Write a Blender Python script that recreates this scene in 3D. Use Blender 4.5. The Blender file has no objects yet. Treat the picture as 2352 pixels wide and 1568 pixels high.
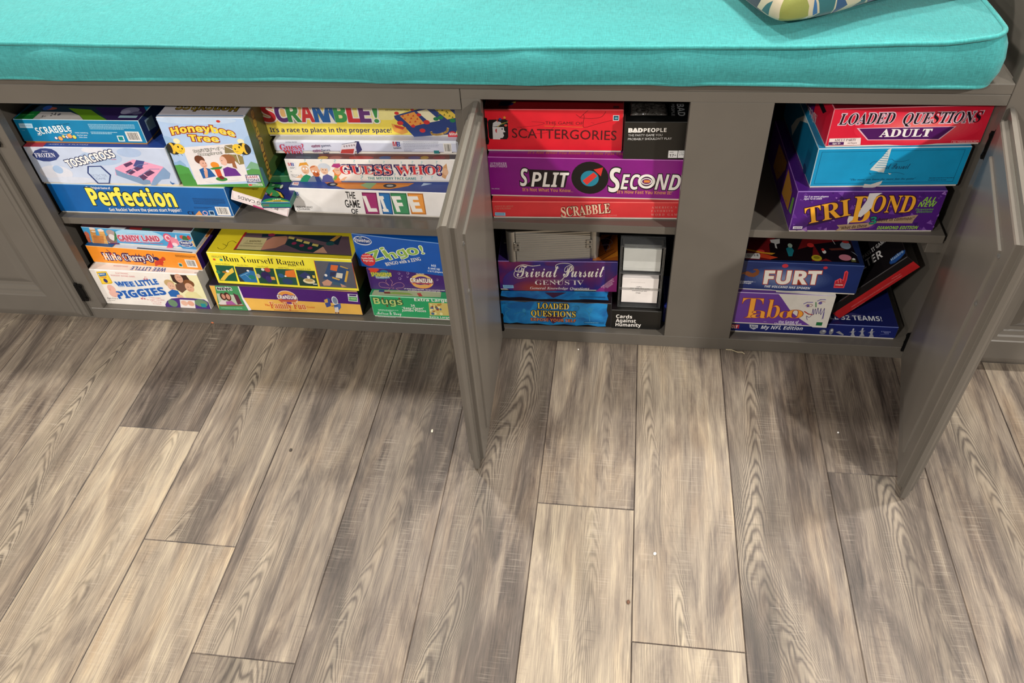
# Storage bench full of board games, wood-look plank floor.
import bpy, bmesh, math, random
from mathutils import Vector, Matrix
from mathutils.geometry import tessellate_polygon

S = bpy.context.scene
COL = S.collection
R = math.radians
random.seed(11)

# ------------------------------------------------------------------ camera
cd = bpy.data.cameras.new('camera')
cd.sensor_width = 36.0
cd.lens = 36.0 * 1818.08 / 2352.0
cd.clip_start = 0.02
cam = bpy.data.objects.new('camera', cd)
cam.location = (1.4647, -1.26726, 1.25705)
cam.rotation_euler = (0.79248, 0.05291, 0.12563)
COL.objects.link(cam)
S.camera = cam

# ------------------------------------------------------------------ world, lamps, exposure
wd = bpy.data.worlds.new('room_light')
S.world = wd
wd.use_nodes = True
wd.node_tree.nodes['Background'].inputs[0].default_value = (1.0, 0.93, 0.85, 1)
wd.node_tree.nodes['Background'].inputs[1].default_value = 0.12


def downlight(loc, watts, size, col=(1.0, 0.9, 0.78), target=None):
    ld = bpy.data.lights.new('ceiling_downlight', 'AREA')
    ld.shape = 'DISK'
    ld.size = size
    ld.energy = watts
    ld.color = col
    o = bpy.data.objects.new('ceiling_downlight', ld)
    o.location = loc
    d = Vector(target) - Vector(loc) if target else Vector((0, 0, -1))
    o.rotation_euler = d.to_track_quat('-Z', 'Y').to_euler()
    COL.objects.link(o)
    return o


downlight((2.76, -0.06, 2.4), 27, 0.14, (1.0, 0.962, 0.912))
downlight((0.5, 0.43, 2.4), 24, 0.14, (1.0, 0.962, 0.912))
downlight((2.0, 0.58, 2.2), 15, 0.14, (1.0, 0.962, 0.912))
downlight((3.65, -2.1, 2.4), 78, 0.16, (1.0, 0.962, 0.912))
downlight((-0.1, -3.0, 2.3), 78, 0.2, (1.0, 0.962, 0.912))
downlight((-1.4, -1.9, 2.3), 25, 0.2, (1.0, 0.945, 0.88))

S.view_settings.view_transform = 'Standard'
S.view_settings.look = 'None'
S.view_settings.gamma = 1.0
S.view_settings.use_curve_mapping = False
S.view_settings.exposure = 0.95
S.cycles.use_denoising = True
S.cycles.max_bounces = 8


# ------------------------------------------------------------------ materials
def lin(h):
    h = h.lstrip('#')
    if len(h) == 3:
        h = ''.join(c * 2 for c in h)
    out = []
    for i in (0, 2, 4):
        c = int(h[i:i + 2], 16) / 255
        out.append(c / 12.92 if c <= 0.04045 else ((c + 0.055) / 1.055) ** 2.4)
    return out


MATS = {}


def nodes_of(name):
    m = bpy.data.materials.new(name)
    m.use_nodes = True
    nt = m.node_tree
    return m, nt, nt.nodes, nt.links, nt.nodes['Principled BSDF']


def mottled(name, hexc, rough=0.4, scale=40.0, amount=0.1, bump=0.0, bscale=200.0, metal=0.0, spec=0.5, coat=0.0, stretch=(1, 1, 1)):
    """a procedural finish: base colour with faint noise, optional fine bump"""
    key = (name, hexc, rough)
    if key in MATS:
        return MATS[key]
    m, nt, N, L, b = nodes_of(name)
    c = lin(hexc)
    tc = N.new('ShaderNodeTexCoord')
    mp = N.new('ShaderNodeMapping')
    mp.inputs['Scale'].default_value = stretch
    L.new(tc.outputs['Object'], mp.inputs[0])
    n = N.new('ShaderNodeTexNoise')
    n.inputs['Scale'].default_value = scale
    n.inputs['Detail'].default_value = 4
    L.new(mp.outputs[0], n.inputs['Vector'])
    r = N.new('ShaderNodeValToRGB')
    r.color_ramp.elements[0].position = 0.3
    r.color_ramp.elements[1].position = 0.7
    r.color_ramp.elements[0].color = (*[x * (1 - amount) for x in c], 1)
    r.color_ramp.elements[1].color = (*[min(1, x * (1 + amount)) for x in c], 1)
    L.new(n.outputs['Fac'], r.inputs[0])
    L.new(r.outputs[0], b.inputs['Base Color'])
    b.inputs['Roughness'].default_value = rough
    b.inputs['Metallic'].default_value = metal
    b.inputs['Specular IOR Level'].default_value = spec
    b.inputs['Coat Weight'].default_value = coat
    b.inputs['Coat Roughness'].default_value = 0.15
    if bump:
        n2 = N.new('ShaderNodeTexNoise')
        n2.inputs['Scale'].default_value = bscale
        n2.inputs['Detail'].default_value = 3
        L.new(mp.outputs[0], n2.inputs['Vector'])
        bp = N.new('ShaderNodeBump')
        bp.inputs['Strength'].default_value = bump
        bp.inputs['Distance'].default_value = 0.001
        L.new(n2.outputs['Fac'], bp.inputs['Height'])
        L.new(bp.outputs[0], b.inputs['Normal'])
    MATS[key] = m
    return m


def ink(hexc):
    return mottled('printed_ink', hexc, 0.38, 60, 0.04)


def card(hexc, rough=0.38):
    return mottled('printed_card', hexc, rough, 25, 0.07, 0.06, 60)


PAINT = mottled('grey_paint', '#625c54', 0.3, 9, 0.05, 0.08, 90)
METAL_BLACK = mottled('black_hinge_metal', '#0b0a0a', 0.45, 150, 0.3, 0.3, 300, metal=0.6)
WHITE_CARD = mottled('white_paper', '#efe8e0', 0.5, 50, 0.03)


def fabric(name, hexc, rough=0.85):
    m, nt, N, L, b = nodes_of(name)
    c = lin(hexc)
    tc = N.new('ShaderNodeTexCoord')
    mp = N.new('ShaderNodeMapping')
    mp.inputs['Scale'].default_value = (90, 900, 900)
    L.new(tc.outputs['Object'], mp.inputs[0])
    n1 = N.new('ShaderNodeTexNoise')
    n1.inputs['Scale'].default_value = 1
    n1.inputs['Detail'].default_value = 3
    L.new(mp.outputs[0], n1.inputs['Vector'])
    mp2 = N.new('ShaderNodeMapping')
    mp2.inputs['Scale'].default_value = (900, 90, 90)
    L.new(tc.outputs['Object'], mp2.inputs[0])
    n2 = N.new('ShaderNodeTexNoise')
    n2.inputs['Scale'].default_value = 1
    n2.inputs['Detail'].default_value = 3
    L.new(mp2.outputs[0], n2.inputs['Vector'])
    ad = N.new('ShaderNodeMath')
    ad.operation = 'ADD'
    L.new(n1.outputs['Fac'], ad.inputs[0])
    L.new(n2.outputs['Fac'], ad.inputs[1])
    r = N.new('ShaderNodeValToRGB')
    r.color_ramp.elements[0].position = 0.38
    r.color_ramp.elements[1].position = 0.66
    hf = N.new('ShaderNodeMath')
    hf.operation = 'MULTIPLY'
    hf.inputs[1].default_value = 0.5
    L.new(ad.outputs[0], hf.inputs[0])
    L.new(hf.outputs[0], r.inputs[0])
    r.color_ramp.elements[0].color = (*[x * 0.78 for x in c], 1)
    r.color_ramp.elements[1].color = (*[min(1, x * 1.16) for x in c], 1)
    L.new(r.outputs[0], b.inputs['Base Color'])
    b.inputs['Roughness'].default_value = rough
    b.inputs['Sheen Weight'].default_value = 0.15
    b.inputs['Specular IOR Level'].default_value = 0.2
    bp = N.new('ShaderNodeBump')
    bp.inputs['Strength'].default_value = 0.25
    bp.inputs['Distance'].default_value = 0.0006
    L.new(ad.outputs[0], bp.inputs['Height'])
    wr = N.new('ShaderNodeTexNoise')
    wr.inputs['Scale'].default_value = 13
    wr.inputs['Detail'].default_value = 2
    wr.inputs['Distortion'].default_value = 0.8
    L.new(tc.outputs['Object'], wr.inputs['Vector'])
    b2 = N.new('ShaderNodeBump')
    b2.inputs['Strength'].default_value = 0.22
    b2.inputs['Distance'].default_value = 0.012
    L.new(wr.outputs['Fac'], b2.inputs['Height'])
    L.new(b2.outputs[0], bp.inputs['Normal'])
    L.new(bp.outputs[0], b.inputs['Normal'])
    return m


# ------------------------------------------------------------------ mesh helpers
def link(name, me, parent=None):
    o = bpy.data.objects.new(name, me)
    COL.objects.link(o)
    if parent:
        o.parent = parent
    return o


def empty(name, loc=(0, 0, 0), rot=(0, 0, 0)):
    o = bpy.data.objects.new(name, None)
    o.empty_display_size = 0.02
    o.location = loc
    o.rotation_euler = rot
    COL.objects.link(o)
    return o


def tag(o, label, cat, group=None):
    o['label'] = label
    o['category'] = cat
    if group:
        o['group'] = group
    return o


def struct(o):
    o['kind'] = 'structure'
    return o


def bm_box(bm, x0, x1, y0, y1, z0, z1, bev=0.0, mi=0, segs=2):
    r = bmesh.ops.create_cube(bm, size=1)
    vs = r['verts']
    for v in vs:
        v.co = Vector(((x0 + x1) / 2 + v.co.x * (x1 - x0), (y0 + y1) / 2 + v.co.y * (y1 - y0), (z0 + z1) / 2 + v.co.z * (z1 - z0)))
    fs = set(f for v in vs for f in v.link_faces)
    for f in fs:
        f.material_index = mi
    if bev:
        es = list(set(e for v in vs for e in v.link_edges))
        bmesh.ops.bevel(bm, geom=es, offset=bev, segments=segs, profile=0.5, affect='EDGES')


def bm_cyl(bm, p0, p1, r, segs=16, r2=None, cap=True):
    p0, p1 = Vector(p0), Vector(p1)
    d = p1 - p0
    q = d.to_track_quat('Z', 'Y').to_matrix().to_4x4()
    bmesh.ops.create_cone(bm, cap_ends=cap, segments=segs, radius1=r, radius2=r if r2 is None else r2, depth=d.length,
                          matrix=Matrix.Translation((p0 + p1) / 2) @ q)


def bm_tube(bm, pts, r, segs=8, closed=False):
    pts = [Vector(p) for p in pts]
    n = len(pts)
    rings = []
    for i, p in enumerate(pts):
        if closed:
            t = pts[(i + 1) % n] - pts[i - 1]
        else:
            t = pts[min(i + 1, n - 1)] - pts[max(i - 1, 0)]
        t.normalize()
        a = t.cross(Vector((0, 0, 1)))
        if a.length < 1e-4:
            a = t.cross(Vector((0, 1, 0)))
        a.normalize()
        b = t.cross(a)
        rings.append([bm.verts.new(p + (a * math.cos(k / segs * 6.28319) + b * math.sin(k / segs * 6.28319)) * r) for k in range(segs)])
    for i in range(n if closed else n - 1):
        r0, r1 = rings[i], rings[(i + 1) % n]
        for k in range(segs):
            bm.faces.new((r0[k], r0[(k + 1) % segs], r1[(k + 1) % segs], r1[k]))
    if not closed:
        bm.faces.new(rings[0])
        bm.faces.new(rings[-1][::-1])


def finish(bm, name, mats, parent=None, smooth=None):
    bmesh.ops.recalc_face_normals(bm, faces=bm.faces)
    me = bpy.data.meshes.new(name)
    bm.to_mesh(me)
    bm.free()
    for m in (mats if isinstance(mats, (list, tuple)) else [mats]):
        me.materials.append(m)
    if smooth is not None:
        for p in me.polygons:
            p.use_smooth = True
        if smooth > 0:
            me.set_sharp_from_angle(angle=R(smooth))
    return link(name, me, parent)


def box(name, dims, mat, parent=None, bev=0.0015):
    bm = bmesh.new()
    bm_box(bm, *dims, bev=bev)
    return finish(bm, name, mat, parent)


# ------------------------------------------------------------------ printing on box faces
STY = {'h': (0x1D5D4, 0x1D5EE, 0x1D7EC), 'b': (0x1D5D4, 0x1D5EE, 0x1D7EC), 's': (0x1D400, 0x1D41A, 0x1D7CE), 'r': (0x1D400, 0x1D41A, 0x1D7CE),
       'i': (0x1D468, 0x1D482, 0x1D7CE), 'c': (0x1D4D0, 0x1D4EA, 0x1D7CE), 'bi': (0x1D63C, 0x1D656, 0x1D7EC), 'n': None}
EXT = {'h': 0.022, 'n': 0, 'b': 0, 's': 0, 'r': -0.012, 'i': 0, 'c': 0, 'bi': 0}
GLY = {}


def glyphs(style, s, off):
    key = (style, s, round(off, 4))
    if key in GLY:
        return GLY[key]
    t = STY[style]
    out = ''
    for ch in s:
        if t and 'A' <= ch <= 'Z':
            ch = chr(t[0] + ord(ch) - 65)
        elif t and 'a' <= ch <= 'z':
            ch = chr(t[1] + ord(ch) - 97)
        elif t and '0' <= ch <= '9':
            ch = chr(t[2] + ord(ch) - 48)
        out += ch
    c = bpy.data.curves.new('lettering', 'FONT')
    c.body = out
    c.resolution_u = 3
    c.offset = off + EXT[style]
    o = bpy.data.objects.new('lettering', c)
    me = bpy.data.meshes.new_from_object(o)
    me.calc_loop_triangles()
    vs = [(v.co.x, v.co.y) for v in me.vertices]
    tr = [tuple(t_.vertices) for t_ in me.loop_triangles]
    bpy.data.objects.remove(o)
    bpy.data.curves.remove(c)
    bpy.data.meshes.remove(me)
    GLY[key] = (vs, tr)
    return GLY[key]


def clip_poly(p, w, h):
    for ax, lim, sg in ((0, 0.0, 1), (0, w, -1), (1, 0.0, 1), (1, h, -1)):
        out = []
        for i in range(len(p)):
            a, b = p[i - 1], p[i]
            da, db = sg * (a[ax] - lim), sg * (b[ax] - lim)
            if (da >= 0) != (db >= 0):
                k = da / (da - db)
                out.append((a[0] + (b[0] - a[0]) * k, a[1] + (b[1] - a[1]) * k))
            if db >= 0:
                out.append(b)
        p = out
        if len(p) < 3:
            return []
    return p


def stroke(pts, w):
    """triangles of a brushed line with round ends"""
    out = []
    for i in range(len(pts) - 1):
        a, b = Vector(pts[i]), Vector(pts[i + 1])
        d = b - a
        if d.length < 1e-6:
            continue
        d.normalize()
        n = Vector((-d.y, d.x)) * w / 2
        e = d * w * 0.35
        out += [[tuple(a - e - n), tuple(b + e - n), tuple(b + e + n)], [tuple(a - e - n), tuple(b + e + n), tuple(a - e + n)]]
    return out


def smooth_line(p):
    if len(p) < 4 or p[0] == p[-1]:
        return p
    out = []
    for i in range(len(p) - 1):
        a, b, c, d = p[max(i - 1, 0)], p[i], p[i + 1], p[min(i + 2, len(p) - 1)]
        for k in range(5):
            s = k / 5
            out.append(tuple(0.5 * (2 * b[j] + (c[j] - a[j]) * s + (2 * a[j] - 5 * b[j] + 4 * c[j] - d[j]) * s * s + (3 * b[j] - a[j] - 3 * c[j] + d[j]) * s ** 3) for j in (0, 1)))
    return out + [p[-1]]


def ell(cu, cv, ru, rv, n=28):
    return [(cu + ru * math.cos(6.28319 * k / n), cv + rv * math.sin(6.28319 * k / n)) for k in range(n)]


def mix(c0, c1, t):
    a = [int(c0[i:i + 2], 16) for i in (1, 3, 5)]
    b = [int(c1[i:i + 2], 16) for i in (1, 3, 5)]
    return '#%02x%02x%02x' % tuple(int(round(x + (y - x) * t)) for x, y in zip(a, b))


def as_tris(poly):
    vs = [Vector((p[0], p[1], 0)) for p in poly]
    return [[poly[i] for i in t] for t in tessellate_polygon([vs])]


def expand(cmd):
    """one print command -> list of (material colour, list of triangles in face millimetres)"""
    k = cmd[1]
    if k == 'p':
        q = cmd[3]
        return [(cmd[2], as_tris([(q[i], q[i + 1]) for i in range(0, len(q), 2)]))]
    if k == 'g':
        q = cmd[3]
        return [('~' + cmd[2], as_tris([(q[i], q[i + 1]) for i in range(0, len(q), 2)]))]
    if k == 'e':
        return [(cmd[2], as_tris(ell(*cmd[3:7])))]
    if k == 'l':
        q = cmd[4]
        return [(cmd[2], stroke(smooth_line([(q[i], q[i + 1]) for i in range(0, len(q), 2)]), cmd[3]))]
    if k == 'h':
        _, _, cu, cv, ru, rv, c0, c1, n = cmd
        return [(mix(c0, c1, (i + 1) / n), as_tris(ell(cu, cv, ru * (1 - i / n), rv * (1 - i / n), 40))) for i in range(n)]
    if k == 'b':
        u0, v0, u1, v1 = cmd[2:6]
        out = [('#eee9e2', as_tris([(u0, v0), (u1, v0), (u1, v1), (u0, v1)]))]
        rnd = random.Random(int(u0 * 10))
        x = u0 + (u1 - u0) * 0.1
        bars = []
        while x < u1 - (u1 - u0) * 0.12:
            w = (u1 - u0) * rnd.choice([0.018, 0.03, 0.045])
            bars += as_tris([(x, v0 + (v1 - v0) * 0.16), (x + w, v0 + (v1 - v0) * 0.16), (x + w, v1 - (v1 - v0) * 0.1), (x, v1 - (v1 - v0) * 0.1)])
            x += w + (u1 - u0) * rnd.choice([0.02, 0.03, 0.05])
        return out + [('#3a3636', bars)]
    if k == 's':
        col, u0, v0, u1, v1, n, hh = cmd[2:9]
        rnd = random.Random(int(u0 * 7 + v0))
        tr = []
        pitch = (v1 - v0) / n
        th = min(pitch * 0.5, hh)
        for i in range(n):
            y = v1 - pitch * (i + 0.75)
            x = u0
            end = u1 if i < n - 1 else u0 + (u1 - u0) * 0.75
            while x < end - th:
                w = min(th * rnd.uniform(1.2, 4.5), end - x)
                tr += as_tris([(x, y), (x + w, y), (x + w, y + th), (x, y + th)])
                x += w + th * 0.6
        return [(col, tr)]
    if k == 't':
        _, _, st, s, col, u0, v0, u1, v1, h, oc, ow, sh, bow = cmd if len(cmd) == 14 else cmd + (0,)
        base, _t = glyphs(st, s, 0)
        if not base:
            return []
        cap = max(v[1] for v in glyphs(st, 'H', 0)[0])
        xa, xb = min(v[0] for v in base), max(v[0] for v in base)
        W = math.hypot(u1 - u0, v1 - v0)
        dx, dy = (u1 - u0) / W, (v1 - v0) / W
        sx, sy = W / (xb - xa), h / cap
        out = []
        for c, off in (((oc, ow),) if oc else ()) + ((col, 0),):
            if off:
                off = off / ((sx + sy) / 2)
            vs, ts = glyphs(st, s, off)
            P = []
            for x, y in vs:
                X, Y = (x - xa) * sx, y * sy
                X += sh * Y
                Y += bow * 4 * (X / W) * (1 - X / W)
                P.append((u0 + X * dx - Y * dy, v0 + X * dy + Y * dx))
            out.append((c, [[P[i] for i in t] for t in ts]))
        return out
    return []


def wash_blue():
    m, nt, N, L, b = nodes_of('blue_wash_print')
    tc = N.new('ShaderNodeTexCoord')
    n = N.new('ShaderNodeTexNoise')
    n.inputs['Scale'].default_value = 22
    n.inputs['Detail'].default_value = 3
    n.inputs['Distortion'].default_value = 1.5
    L.new(tc.outputs['Object'], n.inputs['Vector'])
    r = N.new('ShaderNodeValToRGB')
    r.color_ramp.elements[0].position = 0.35
    r.color_ramp.elements[0].color = (*lin('#0c5c9c'), 1)
    r.color_ramp.elements[1].position = 0.68
    r.color_ramp.elements[1].color = (*lin('#1c86c4'), 1)
    L.new(n.outputs['Fac'], r.inputs[0])
    L.new(r.outputs[0], b.inputs['Base Color'])
    b.inputs['Roughness'].default_value = 0.36
    return m


def marble_purple():
    """purple box print shot through with magenta, orange and blue"""
    m, nt, N, L, b = nodes_of('marbled_purple_print')
    tc = N.new('ShaderNodeTexCoord')
    mp = N.new('ShaderNodeMapping')
    mp.inputs['Location'].default_value = (3.1, 0.4, 1.72)
    L.new(tc.outputs['Object'], mp.inputs[0])
    n = N.new('ShaderNodeTexNoise')
    n.inputs['Scale'].default_value = 11
    n.inputs['Detail'].default_value = 2.5
    n.inputs['Distortion'].default_value = 0.6
    L.new(mp.outputs[0], n.inputs['Vector'])
    r = N.new('ShaderNodeValToRGB')
    e = r.color_ramp.elements
    e[0].position, e[0].color = 0.34, (*lin('#2a2c7c'), 1)
    e[1].position, e[1].color = 0.72, (*lin('#a8481c'), 1)
    for p, c in ((0.47, '#342470'), (0.54, '#54205e'), (0.62, '#7a2450')):
        k = e.new(p)
        k.color = (*lin(c), 1)
    L.new(n.outputs['Fac'], r.inputs[0])
    L.new(r.outputs[0], b.inputs['Base Color'])
    b.inputs['Roughness'].default_value = 0.34
    return m


SPECIAL = {}


def pmat(c):
    if c.startswith('~'):
        if c not in SPECIAL:
            SPECIAL[c] = wash_blue()
        return SPECIAL[c]
    return ink(c)


LAYER = 3.0e-5


def print_on(bm, mats, w, h, d, cmds, z0=0.0):
    """lay the printed shapes of a box onto its faces, each layer a hair above the one below"""
    placed = {}
    for cmd in cmds:
        f = cmd[0]
        fw, fh = {'f': (w, h), 't': (w, d), 'r': (d, h), 'l': (d, h)}[f]
        for col, tris in expand(cmd):
            ts = []
            for t in tris:
                p = clip_poly([(x / 1000, y / 1000) for x, y in t], fw, fh)
                if p:
                    ts.append(p)
            if not ts:
                continue
            xs = [q[0] for t in ts for q in t]
            ys = [q[1] for t in ts for q in t]
            bb = (min(xs), min(ys), max(xs), max(ys))
            lay = 1
            for ob, ol in placed.get(f, []):
                if ob[0] < bb[2] and ob[2] > bb[0] and ob[1] < bb[3] and ob[3] > bb[1]:
                    lay = max(lay, ol + 1)
            placed.setdefault(f, []).append((bb, lay))
            e = 1.5e-4 + lay * LAYER
            m = pmat(col)
            if m not in mats:
                mats.append(m)
            mi = mats.index(m)
            for t in ts:
                if f == 'f':
                    q = [(u, -e, v) for u, v in t]
                elif f == 't':
                    q = [(u, v, h + e) for u, v in t]
                elif f == 'r':
                    q = [(w + e, u, v) for u, v in t]
                else:
                    q = [(-e, d - u, v) for u, v in t]
                a, b2, c2 = Vector(q[0]), Vector(q[1]), Vector(q[2])
                nrm = (b2 - a).cross(c2 - a)
                want = {'f': Vector((0, -1, 0)), 't': Vector((0, 0, 1)), 'r': Vector((1, 0, 0)), 'l': Vector((-1, 0, 0))}[f]
                if nrm.dot(want) < 0:
                    q = q[::-1]
                try:
                    fc = bm.faces.new([bm.verts.new(v) for v in q])
                    fc.material_index = mi
                except ValueError:
                    pass


def carton(name, w, h, d, body, cmds, parent=None, edge=None, side=None, top=None, z0=0.0, bev=0.0012, body_mat=None):
    """a cardboard box body (front at y=0, left at x=0) with its printing, one mesh"""
    bm = bmesh.new()
    mats = [body_mat or card(body), card(edge or mix(body, '#ffffff', 0.25), 0.6), card(side or body), card(top or body)]
    if body_mat and not top:
        mats[3] = body_mat
    bm_box(bm, 0, w, 0, d, z0, h, bev=bev, segs=1)
    bm.faces.ensure_lookup_table()
    for f in bm.faces:
        n = f.normal
        big = max(abs(n.x), abs(n.y), abs(n.z)) > 0.98
        if not big:
            f.material_index = 1
        elif abs(n.x) > 0.9:
            f.material_index = 2
        elif n.z > 0.9:
            f.material_index = 3
    print_on(bm, mats, w, h, d, cmds)
    me = bpy.data.meshes.new(name)
    bm.to_mesh(me)
    bm.free()
    for m in mats:
        me.materials.append(m)
    return link(name, me, parent)


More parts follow.
